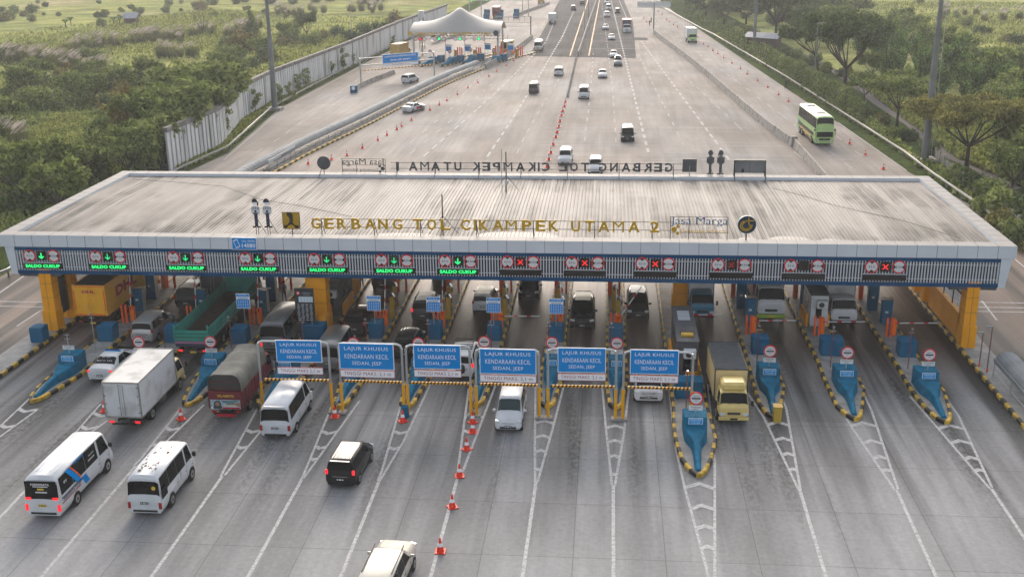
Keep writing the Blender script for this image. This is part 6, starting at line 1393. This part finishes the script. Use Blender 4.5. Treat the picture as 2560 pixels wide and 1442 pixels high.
# rear plaza at the very top
root = empty('signal_gantry', (gp(1240,42).x,gp(1240,42).y,0), 'farthest lane gantry with four green lights at the top edge', 'gantry'); b = MB()
for x in (-9,-5,9,11): b.cyl((x,0,0),(x,0,6.4),.15,'galv',n=6)
b.box((0,0,6.0),(24,.2,.12),'mast'); b.box((0,0,5.2),(24,.2,.12),'mast'); b.obj('frame', root); b = MB()
for k in range(4): x = -8.2+k*5.1; b.box((x,-.2,5.6),(1,.1,.9),'ledblack'); b.disc((x,-.26,5.6),.36,.02,'ledgreen')
b.obj('lane_lights', root)
for k, (px, py) in enumerate(((1216,47),(1250,48),(1290,46))):
    g = gp(px,py); o = MB(); o.box((0,0,.8),(1.8,2,1.6),'blockblue'); o.box((0,2.5,1.6),(1.8,1.6,2.4),'blockblue'); o = o.obj('blue_block'); o.location = g; tag(o, f'far blue block group in the rear plaza, {NTH[k]} from the left','concrete block','far blue blocks')
# huts
g = gp(330,62); root = empty('field_hut', g, 'small hut with grey tin roof in the left field', 'hut'); b = MB(); b.box((0,0,1.2),(3.6,3,2.4),'wood'); b.obj('wall', root); b = MB(); b.add([(-2.6,-2.2,2.1),(2.6,-2.2,2.1),(2.8,.2,3.8),(-2.4,.2,3.8),(-2.6,2.4,2.2),(2.6,2.4,2.2)],[(0,1,2,3),(3,2,5,4)],'hutroof'); b.obj('roof', root)
g = gp(1905,118); root = empty('shed', g, 'low shed with slanted blue grey tin roof among the right trees', 'shed', rz=R(-30)); b = MB(); b.box((0,1,1.2),(7.5,3.5,2.4),'wood'); b.obj('wall', root); b = MB(); b.add([(-4.5,-1.6,2.4),(4.5,-1.6,2.2),(4.6,1.5,3.3),(-4.5,1.5,3.4)],[(0,1,2,3)],'hutroof'); b.obj('roof', root)

# ============================================================ VEGETATION
def leafcloud(mb, blobs, n, size, m, flat=.35, seed=0, up=.25):
    rnd = random.Random(seed); tot = sum(b[3]*b[4]*b[5] for b in blobs)**.999
    for bx_, by, bz, rx, ry, rz_ in blobs:
        k = int(n*(rx*ry*rz_)/tot); 
        for _ in range(k):
            while True:
                d = Vector((rnd.gauss(0,1),rnd.gauss(0,1),rnd.gauss(0,1)));
                if d.length > .1: break
            d.normalize(); rr = rnd.random()**flat*(.82+.3*rnd.random())
            c = Vector((bx_+d.x*rx*rr, by+d.y*ry*rr, bz+d.z*rz_*rr))
            if c.z < .03: c.z = .03+rnd.random()*.2
            nn = (d+Vector((rnd.gauss(0,.6),rnd.gauss(0,.6),rnd.gauss(0,.6)+up))).normalized(); t = nn.orthogonal().normalized(); t = (t*math.cos(rnd.random()*6.3)+nn.cross(t)*math.sin(rnd.random()*6.3)).normalized(); u = nn.cross(t)
            s = size*rnd.uniform(.55,1.4); e = s*rnd.uniform(.35,.6)
            mb.v += [tuple(c-t*s), tuple(c-u*e*.9), tuple(c+t*s+nn*s*.2), tuple(c+u*e*.9)]; o_ = len(mb.v)-4; mb.f.append([o_,o_+1,o_+2,o_+3]); mb.m.append(mb.mi(m)); mb.sm.append(False)
def blobs(r, h, n, seed, low=False):
    rnd = random.Random(seed); B = []
    for i in range(n):
        a = rnd.random()*6.28; q = rnd.random()**.6*r*.68; s = r*rnd.uniform(.28,.5); z = h*(rnd.uniform(.15,.8) if not low else rnd.uniform(.2,.5))*(1-.35*q/r); B.append((q*math.cos(a),q*math.sin(a),z,s,s,s*rnd.uniform(.6,.9)*h/(r*1.1)))
    B.append((0,0,h*.35,r*.7,r*.7,h*.38)); return B
PRO = {}
def proto(kind, v):
    if (kind,v) in PRO: return PRO[(kind,v)]
    root = empty(kind, (0,0,0)); sd = v*13+len(kind)
    if kind == 'shrub':
        m = ['leafdark','leafmid','leafmid','leafolive','leafdark','leafrust'][v%6]; b = MB(); leafcloud(b, blobs(2.6,2.6+.5*(v%3),13,sd), 1500, .27, m, seed=sd); b.obj('foliage', root)
        s = MB(); rnd = random.Random(sd)
        for k in range(6): s.tube([(0,0,0),(rnd.uniform(-.5,.5),rnd.uniform(-.5,.5),1.2),(rnd.uniform(-1.3,1.3),rnd.uniform(-1.3,1.3),2.4)],[.07,.05,.02],'bark',4)
        s.obj('stems', root)
    elif kind == 'bamboo_clump':
        b = MB(); rnd = random.Random(sd); B = []
        for k in range(20):
            a = rnd.random()*6.28; q = rnd.random()**.5; lean = rnd.uniform(1.2,3.2)*q; hh = rnd.uniform(3.5,7.)*(1-.25*q)
            for j in range(5): t = (j+1)/5; B.append((lean*t*t*math.cos(a),lean*t*t*math.sin(a),hh*(t-.15*t**3),.42+.3*(1-abs(t-.6)),.42+.3*(1-abs(t-.6)),.62))
        leafcloud(b, B, 3400, .20, 'leafbamboo', seed=sd, up=-.2); b.obj('foliage', root); s = MB()
        for k in range(12): a = rnd.random()*6.28; q = rnd.uniform(.5,2.6); s.tube([(0.3*math.cos(a),.3*math.sin(a),0),(q*.4*math.cos(a),q*.4*math.sin(a),3),(q*math.cos(a),q*math.sin(a),5.4)],[.06,.05,.02],'bark',4)
        s.obj('culms', root)
    elif kind == 'young_tree':
        b = MB(); rnd = random.Random(sd); B = [(rnd.uniform(-.7,.7),rnd.uniform(-.7,.7),1.2+k*.34,.75-.03*k,.75-.03*k,.4) for k in range(9)]; leafcloud(b, B, 620, .19, 'leafpale', seed=sd); b.obj('foliage', root)
        s = MB(); s.tube([(0,0,0),(.1,0,2),(.05,.1,3.9)],[.06,.05,.02],'bark',5); s.obj('trunk', root)
    elif kind == 'grass_tuft':
        b = MB(); rnd = random.Random(sd)
        for k in range(170):
            a = rnd.random()*6.28; q = rnd.random()*.9; c = Vector((q*math.cos(a),q*math.sin(a),0)); l = rnd.uniform(1.2,2.6); ln = rnd.uniform(.1,.9); e = Vector((math.cos(a)*ln,math.sin(a)*ln,l)); w_ = Vector((-math.sin(a),math.cos(a),0))*.05
            b.add([c-w_,c+w_,c+e*.6+w_*.9,c+e],[(0,1,2,3)],'reedblade')
        b.obj('blades', root); p = MB()
        for k in range(20+8*(v%3)):
            a = rnd.random()*6.28; q = rnd.random()*1.1; x, y = q*math.cos(a), q*math.sin(a); h_ = rnd.uniform(2.2,3.1); d = Vector((.42,.1,.30)); w_ = Vector((-.03,.10,.05)); c = Vector((x,y,h_))
            p.add([c-d*.8,c-w_,c+d*1.3,c+w_],[(0,1,2,3)],'reedplume')
        p.obj('plumes', root)
    PRO[(kind,v)] = root; return root
used = set()
def place(kind, v, p, s, label, group, cat, rz=None):
    r = proto(kind, v); rz = random.uniform(0,6.28) if rz is None else rz
    if (kind,v) not in used:
        used.add((kind,v)); r.location = p; r.rotation_euler = (0,0,rz); r.scale = (s,s,s) if isinstance(s,(int,float)) else s; tag(r,label,cat,group); return r
    return dup(r, p, rz, label, group, scale=s)
ADJ = ['dense dark green shrub','mid green leafy shrub','bright green spreading shrub','olive toned shrub','tall dark green shrub','rust tinged shrub']
rnd = random.Random(5)
# left thicket: rows by picture band
BAND = [((0,150),(250,150),150,190,9),((30,215),(420,205),190,215,11),((0,235),(560,230),225,262,15),((0,275),(520,262),262,292,14),((230,318),(515,300),300,335,9),((260,365),(470,352),350,385,8),((0,415),(420,400),405,430,11),((0,470),(270,455),455,490,9),((0,530),(140,520),520,545,5),((560,195),(700,150),150,230,6),((700,120),(860,95),95,150,6),((880,100),(1080,40),40,80,8),((0,60),(90,20),15,60,5),((400,20),(1000,5),5,25,10),((560,150),(640,120),110,160,4)]
n_ = 0
bandname = ['behind the reed crest at the far left','in the upper thicket left of the mast','in the middle thicket below the pampas reeds','in the middle thicket before the noise wall','beside the bright grass clearing','at the near end of the noise wall','below the bright grass clearing','beside the rear left roof corner','at the left frame edge above the canopy corner','behind the noise wall near the mast','behind the noise wall past the mast','behind the far end of the noise wall','at the top left corner of the view','along the far top edge of the left field','on the slope behind the pointed tree']
for bi, (a, b_, ya, yb, k) in enumerate(BAND):
    for j in range(k):
        t = (j+rnd.random()*.8)/k; x = a[0]+(b_[0]-a[0])*t; y = a[1]+(b_[1]-a[1])*t+rnd.uniform(-10,10); g = gp(x,y)
        if 40 < x < 265 and 285 < y < 425: continue
        if -58.5 < g.x < 0 and g.y < 360 and bi not in (12,13): g.x = min(g.x, -59.5-rnd.random()*2)
        v = rnd.choice([0,0,1,1,2,3,4,5]); place('shrub', v, g, rnd.uniform(.75,1.35)*(1.0 if bi < 12 else 1.25), f'{ADJ[v]} {bandname[bi]}', 'shrubs of the left thicket: '+bandname[bi], 'shrub'); n_ += 1
# right side shrubs
RB_ = [((2110,265),(2330,385),6,'between the dirt road and the pipe rail'),((2380,440),(2560,560),7,'in the weeds behind the panel fence'),((2450,520),(2600,640),6,'at the right frame edge below the dark fence'),((1800,60),(2080,180),11,'between the shed and the planted strip'),((1700,10),(2000,60),12,'in the dark wood at the top right'),((2090,180),(2250,235),6,'left of the dirt road below the big tree'),((2300,20),(2560,120),8,'scattered over the far right meadow'),((2480,390),(2590,470),4,'right of the spreading tree')]
for a, b_, k, nm in RB_:
    for j in range(k):
        t = (j+rnd.random()*.8)/k; g = gp(a[0]+(b_[0]-a[0])*t, a[1]+(b_[1]-a[1])*t+rnd.uniform(-12,12)); v = rnd.choice([0,1,2,3,4]); place('shrub', v, g, rnd.uniform(.5,.95) if 'meadow' not in nm else rnd.uniform(.6,1.), f'{ADJ[v]} {nm}', 'right side shrubs '+nm, 'shrub')
# bamboo-like mass right of the dirt road
for k, (x, y) in enumerate([(2075,60),(2120,75),(2160,95),(2195,115),(2230,135),(2200,165),(2250,175),(2290,165),(2330,190),(2300,215),(2370,215),(2350,245),(2410,240),(2440,265),(2480,262),(2500,300),(2540,290),(2560,330),(2530,350),(2500,370),(2560,390),(2100,130),(2150,145),(2215,205),(2060,25),(2010,20),(1960,15),(2590,260),(2400,190)]):
    place('bamboo_clump', k%3, gp(x,y), rnd.uniform(1.0,1.5), f'feathery bright green bamboo clump in the belt right of the dirt road, {("upper","middle","lower")[0 if y < 140 else 1 if y < 250 else 2]} part', 'bamboo belt right of the dirt road', 'bamboo')
# planted strip of young trees beside the rail
for k in range(34):
    t = k/33; x = 1690+(2125-1690)*t; y = 40+(312-40)*t+rnd.uniform(-4,4); g = gp(x+26,y-2); place('young_tree', k%3, g, rnd.uniform(.8,1.15), f'pale young tree in the planted strip beside the right pipe rail, {"far" if k < 11 else "middle" if k < 23 else "near"} stretch', 'young trees beside the right rail', 'tree')
for k, (x, y) in enumerate([(745,232),(725,250),(705,268),(560,345),(640,285),(660,262),(860,178),(880,165),(905,150),(925,135),(985,118),(975,105),(1040,85),(830,190),(1000,95),(765,222),(1060,75)]):
    place('young_tree', k%3, gp(x,y), rnd.uniform(.7,1.2), f'thin young tree on the verge before the noise wall, {ORD[k]} one' if False else f'thin young tree on the grass verge before the {"near" if x < 700 else "middle" if x < 900 else "far"} noise wall', 'young trees before the noise wall', 'tree')
for j in range(46):
    x = rnd.uniform(0,680); y = rnd.choice([rnd.uniform(8,48),rnd.uniform(8,130)]); 
    if y > 150-x*.14: continue
    v = rnd.choice([0,1,1,2,3]); place('shrub', v, gp(x,y), rnd.uniform(.4,.95), f'{ADJ[v]} scattered in the open left field', 'shrubs scattered in the open left field', 'shrub')
for k, (gx, gy, s) in enumerate(((-58.3,133,1.25),(-57.8,138,1.2),(-57.4,143,1.2),(-57.6,149,1.25),(-60.,156,1.2),(-61.6,163,1.2))):
    v = [1,0,1,4,3,1][k]; place('shrub', v, Vector((gx,gy,0)), (s,s,s*1.9), f'{ADJ[v]} rising over the top of the noise wall near its visible end', 'shrubs overhanging the noise wall', 'shrub')
# reeds with plumes
k = 0
for (xa,ya_,xb,yb_,n) in ((0,150,200,175,26),(170,130,440,95,34),(440,105,560,85,10),(560,95,690,60,14),(690,42,820,25,16),(0,345,60,375,6),(120,165,330,190,14),(380,150,520,130,8),(860,30,960,22,8),(2400,160,2560,175,8),(2330,35,2560,60,8)):
    for j in range(n):
        t = rnd.random(); g = gp(xa+(xb-xa)*t, ya_+(yb_-ya_)*t+rnd.uniform(-9,9)); side = 'left field' if xa < 1200 else 'right meadow'
        place('grass_tuft', k%4, g, rnd.uniform(.8,1.35), f'tall pampas reed tuft with pale silky plumes in the {side}, {"near clump" if ya_ > 300 else "crest row" if ya_ > 90 else "far row"}', f'pampas reeds of the {side}', 'reed', rz=rnd.uniform(-.4,.4)); k += 1

# single trees ---------------------------------------------------------------------------
def tree(name, p, label, trunk_h, crown, n, size, leaf, seed, r0=.25, limbs=7, cat='tree', bare=False, lean=0):
    root = empty(name, p, label, cat); rnd = random.Random(seed); t = MB(); cx_, cy_, cz, rx, ry, rz_ = crown
    f = Vector((lean,0,trunk_h)); t.tube([(0,0,0),(lean*.4,.1,trunk_h*.5),f],[r0,r0*.8,r0*.65],'bark',7); B = []
    for k in range(limbs):
        a = 6.28*k/limbs+rnd.uniform(-.3,.3); q = rnd.uniform(.55,.9); e = Vector((cx_+rx*q*math.cos(a), cy_+ry*q*math.sin(a), cz+rz_*rnd.uniform(-.25,.45))); m_ = f.lerp(e,.5)+Vector((0,0,-rz_*.15)); t.tube([f,m_,e],[r0*.45,r0*.28,r0*.08],'bark',5)
        for j in range(3): e2 = e+Vector((rnd.uniform(-1,1)*rx*.35,rnd.uniform(-1,1)*ry*.35,rnd.uniform(0,.6)*rz_)); t.tube([m_.lerp(e,.5),e2],[r0*.14,.02],'bark',4); B.append((e2.x,e2.y,e2.z,rx*rnd.uniform(.2,.32),ry*rnd.uniform(.2,.32),rz_*rnd.uniform(.18,.34)))
        B.append((e.x,e.y,e.z,rx*.34,ry*.34,rz_*.34))
    for j in range(8): a = rnd.random()*6.28; q = rnd.random()**.5*.6; B.append((cx_+rx*q*math.cos(a),cy_+ry*q*math.sin(a),cz+rz_*rnd.uniform(.2,.75),rx*.3,ry*.3,rz_*.3))
    t.obj('trunk', root)
    if not bare: b = MB(); leafcloud(b, B, n, size, leaf, seed=seed, flat=.4); b.obj('crown', root)
    return root
tree('rain_tree', gp(2415,428), 'wide spreading umbrella tree with olive top right of the thick mast', 3.0, (.8,1.5,6.6,7.2,6.5,2.1), 15000, .24, 'leafolive', 1, .34, 10)
tree('rain_tree', gp(2242,318), 'umbrella tree on the near side of the dirt road left of the thick mast', 2.6, (.2,.8,5.6,4.6,4.4,2.0), 9000, .24, 'leafmid', 2, .24, 9)
tree('rain_tree', gp(2112,219), 'large dark vase shaped tree beside the dirt road bend', 3.4, (-.6,1.0,9.4,7.2,6.5,4.2), 19000, .28, 'leafdark', 3, .42, 11)
tree('rain_tree', gp(2046,178), 'leaning dark tree left of the large vase shaped tree', 3.2, (-3.0,1,7.6,4.5,4.5,2.8), 9000, .28, 'leafdark', 4, .3, 8, lean=-.8)
tree('rain_tree', gp(1938,108), 'tall dark tree behind the low shed', 5.0, (0,2,11.5,7.5,6,5.5), 14000, .3, 'leafdark', 5, .45, 9)
for k, (x, y, r_, h_, lb) in enumerate(((1765,40,6,9,'near the far mast'),(1820,35,7,10,'above the planted strip'),(1865,62,6,9,'just left of the tall mast'),(1990,60,7,11,'right of the tall mast'),(2040,85,6,9,'above the shed end'),(1905,15,8,12,'at the top edge by the mast'),(2500,225,5,7,'in the bamboo belt'),(1730,8,7,9,'at the far top edge'))):
    tree('dark_tree', gp(x,y), f'broad dark green tree in the right wood {lb}', h_*.3, (0,0,h_*.6,r_,r_,h_*.38), 9000, .32, 'leafdark', 20+k, .35, 8)
tree('pointed_tree', gp(632,112), 'dark pointed conical tree behind the reeds left of the tall mast', 2.5, (0,0,6,2.1,2.1,1.5), 1, .2, 'leafdark', 8, .2, 5)
r_ = bpy.data.objects['pointed_tree']; b = MB(); leafcloud(b, [(rnd.uniform(-.3,.3),rnd.uniform(-.3,.3),1.2+k*.95,2.6-k*.26,2.6-k*.26,1.0) for k in range(9)], 3800, .24, 'leafdark', seed=9); [bpy.data.objects.remove(c) for c in list(r_.children) if c.name.startswith('crown')]; b.obj('crown', r_)
tree('round_tree', gp(768,102), 'dark round topped tree between the mast and the noise wall', 2., (0,0,5.0,3.0,3.0,2.6), 3600, .24, 'leafdark', 10, .2, 7)
tree('round_tree', gp(722,108), 'mid green rounded tree just right of the left mast', 1.4, (0,0,3.4,3.2,3.0,2.1), 3200, .24, 'leafmid', 11, .2, 7)
DT = tree('dark_tree', gp(1760,22), 'broad dark green tree at the far end of the right wood', 2.6, (0,0,6.,6.,5.5,3.6), 9000, .34, 'leafdark', 31, .35, 9)
MT = tree('leafy_tree', gp(478,262), 'mid green leafy tree in the middle of the left thicket', 1.2, (0,0,3.4,2.9,2.7,1.9), 3000, .30, 'leafmid', 33, .16, 8)
for k, (x, y, s) in enumerate(((1715,20,.9),(1795,20,1.),(1810,60,.8),(1850,30,1.1),(1890,45,1.),(1930,60,1.),(1965,35,1.1),(2010,50,1.),(1960,95,.8),(2015,110,.8),(2050,60,1.),(2000,10,1.2),(1930,8,1.2),(1860,3,1.2),(1790,-5,1.2),(2070,120,.7))):
    dup(DT, gp(x,y), k*1.3, f'broad dark green tree massed in the right wood {"near the top edge" if y < 25 else "behind the planted strip" if y < 70 else "beside the low shed"}', 'dark trees of the right wood', scale=s)
for k, (x, y, s) in enumerate(((2085,95,1.5),(2140,60,1.5),(2175,120,1.3),(2270,120,1.4),(2250,90,1.3),(2330,150,1.4),(2380,180,1.4),(2440,215,1.3),(2490,250,1.5),(2560,250,1.5),(2540,300,1.4),(2580,350,1.4),(2500,330,1.2),(2180,200,1.),(2160,255,.9),(2560,430,1.2),(2530,480,1.),(2600,470,1.4))):
    dup(MT, gp(x,y), k*1.7, f'rounded leafy tree in the green belt right of the dirt road, {"upper" if y < 140 else "middle" if y < 260 else "lower"} part', 'leafy trees of the right belt', scale=s)
for k, (x, y, s) in enumerate(((525,338,1.9),(500,352,1.7),(562,312,1.7),(455,385,1.7),(560,205,1.1),(520,245,1.2),(420,250,1.),(372,212,1.),(300,250,1.1),(235,262,1.),(60,245,1.1),(340,345,1.2),(410,352,1.3),(445,395,1.2),(395,420,1.2),(330,450,1.2),(230,470,1.),(120,470,1.1),(40,500,1.2),(20,330,1.),(585,180,1.),(650,150,.9),(430,310,1.2),(480,325,1.1),(240,215,.9),(100,215,1.),(160,540,1.1))):
    p = gp(x,y); p.x = min(p.x, -60.5 if p.y > 158 else -58.3); dup(MT, p, k*2.1, f'leafy tree in the left thicket {"near the noise wall" if x > 380 else "in the upper middle" if y < 320 else "above the left roof corner"}', 'leafy trees of the left thicket', scale=s)
tree('bare_tree', gp(507,92), 'thin bare branching tree in the left field', 1.6, (0,0,6.2,3.4,3.0,2.2), 1, .2, 'leafdark', 12, .18, 9, bare=True)
for k, (x, y) in enumerate(((285,66),(300,64),(318,60),(165,72),(178,66))):
    root = empty('banana_plant', gp(x,y), ('banana plant beside the tin roofed hut' if k < 3 else 'low palm clump in the left field left of the hut'), 'plant', 'broad leaved plants in the left field'); b = MB(); q = random.Random(k)
    for j in range(12): a = 6.28*j/12; l = q.uniform(1.4,2.2); d = Vector((math.cos(a),math.sin(a),0)); w_ = Vector((-d.y,d.x,0))*.3; b.add([d*.1+Vector((0,0,1.6)),d*l*.5-w_+Vector((0,0,2.8)),d*l+Vector((0,0,2.2)),d*l*.5+w_+Vector((0,0,2.8))],[(0,1,2,3)],'leafbamboo')
    b.obj('leaves', root); MB().cyl((0,0,0),(0,0,1.7),.15,'bark').obj('stem', root)

# ground cover: short grass, weeds, low growth as stuff
def cover(name, polys, n, h, w_, m, seed, label=None, blob=None):
    rnd = random.Random(seed); mb = MB(); k = mb.mi(m); v = mb.v; f = mb.f
    for pts in polys:
        xs = [p[0] for p in pts]; ys = [p[1] for p in pts]; cnt = 0; need = n//len(polys)
        while cnt < need:
            x, y = rnd.uniform(min(xs),max(xs)), rnd.uniform(min(ys),max(ys)); ins = False
            for i in range(len(pts)):
                a, b = pts[i], pts[i-1]
                if (a[1] > y) != (b[1] > y) and x < (b[0]-a[0])*(y-a[1])/(b[1]-a[1])+a[0]: ins = not ins
            if not ins: continue
            if blob and math.sin(x*blob)+math.sin(y*blob*.8+1.3)+.8*math.sin((x+y)*blob*.5) < -.3 and rnd.random() < .8: cnt += .5; continue
            a = rnd.random()*6.28; s = w_*rnd.uniform(.6,1.5); hh = h*rnd.uniform(.4,1.3); dx, dy = math.cos(a)*s, math.sin(a)*s; o_ = len(v); zz = rnd.random()*h*.7; tx = rnd.uniform(-1,1)*s
            v += [(x-dx,y-dy,zz-.05),(x+dx,y+dy,zz-.05),(x+dx*.7+tx,y+dy*.7,zz+hh),(x-dx*.5+tx,y-dy*.5,zz+hh*.9)]; f.append([o_,o_+1,o_+2,o_+3]); mb.m.append(k); mb.sm.append(False); cnt += 1
    return tag(mb.obj(name), label, kind='stuff')
W_ = lambda L_: [(gp(*p).x, gp(*p).y) for p in L_]
near_l = [(-57.6,60),(-57.6,132),(-57,152),(-61,172),(-61,192),(-120,200),(-110,140),(-90,100),(-75,60)]
cover('low_undergrowth', [near_l], 40000, .55, .2, 'leafmid', 1, 'low green undergrowth between the shrubs of the left thicket')
mid_l = [(-61,192),(-59,238),(-58,298),(-54,362),(-150,420),(-190,300),(-120,200)]
cover('field_grass', [mid_l], 60000, .5, .2, 'grassblade', 2, 'yellow green grass of the left field', blob=.08)
cover('clearing_grass', [W_([(90,330),(140,295),(230,290),(255,330),(240,410),(120,430),(40,415)])], 16000, .6, .16, 'grassblade', 9, 'bright grass of the clearing in the left thicket')
cover('verge_grass', [W_([(463,422),(571,374),(682,272),(783,217),(905,153),(1036,86),(1110,45),(1118,55),(1000,103),(860,173),(682,253),(605,298),(554,361),(430,424)])], 9000, .3, .16, 'grassblade', 3, 'short grass on the verge before the noise wall')
cover('weeds', [W_([(2640,690),(2560,624),(2446,526),(2328,444),(2258,390),(2122,301),(1967,200),(1784,91),(1840,70),(2100,230),(2300,400),(2420,450),(2640,560)])], 16000, .5, .18, 'leafmid', 4, 'green weeds between the pipe rail and the dirt road')
cover('meadow_grass', [W_([(2180,60),(2400,180),(2640,330),(2640,10),(2000,5)]),W_([(2560,470),(2400,400),(2250,290),(2120,190),(2640,380)])], 34000, .5, .2, 'grassblade', 6, 'grass and low growth of the right meadow', blob=.07)
# ============================================================ HAZE
hm = bpy.data.materials.new('haze'); hm.use_nodes = True; n = hm.node_tree
for q in list(n.nodes):
    if q.type == 'BSDF_PRINCIPLED': n.nodes.remove(q)
pv = n.nodes.new('ShaderNodeVolumePrincipled'); pv.inputs['Color'].default_value = (.93,.93,.92,1); pv.inputs['Density'].default_value = .00034; pv.inputs['Anisotropy'].default_value = .1
n.links.new(pv.outputs[0], n.nodes['Material Output'].inputs['Volume']); M['haze'] = hm
hz = MB(); hz.box((0,900,17),(3300,2200,40),'haze'); o = hz.obj('haze'); tag(o, 'pale warm haze in the air', kind='stuff')
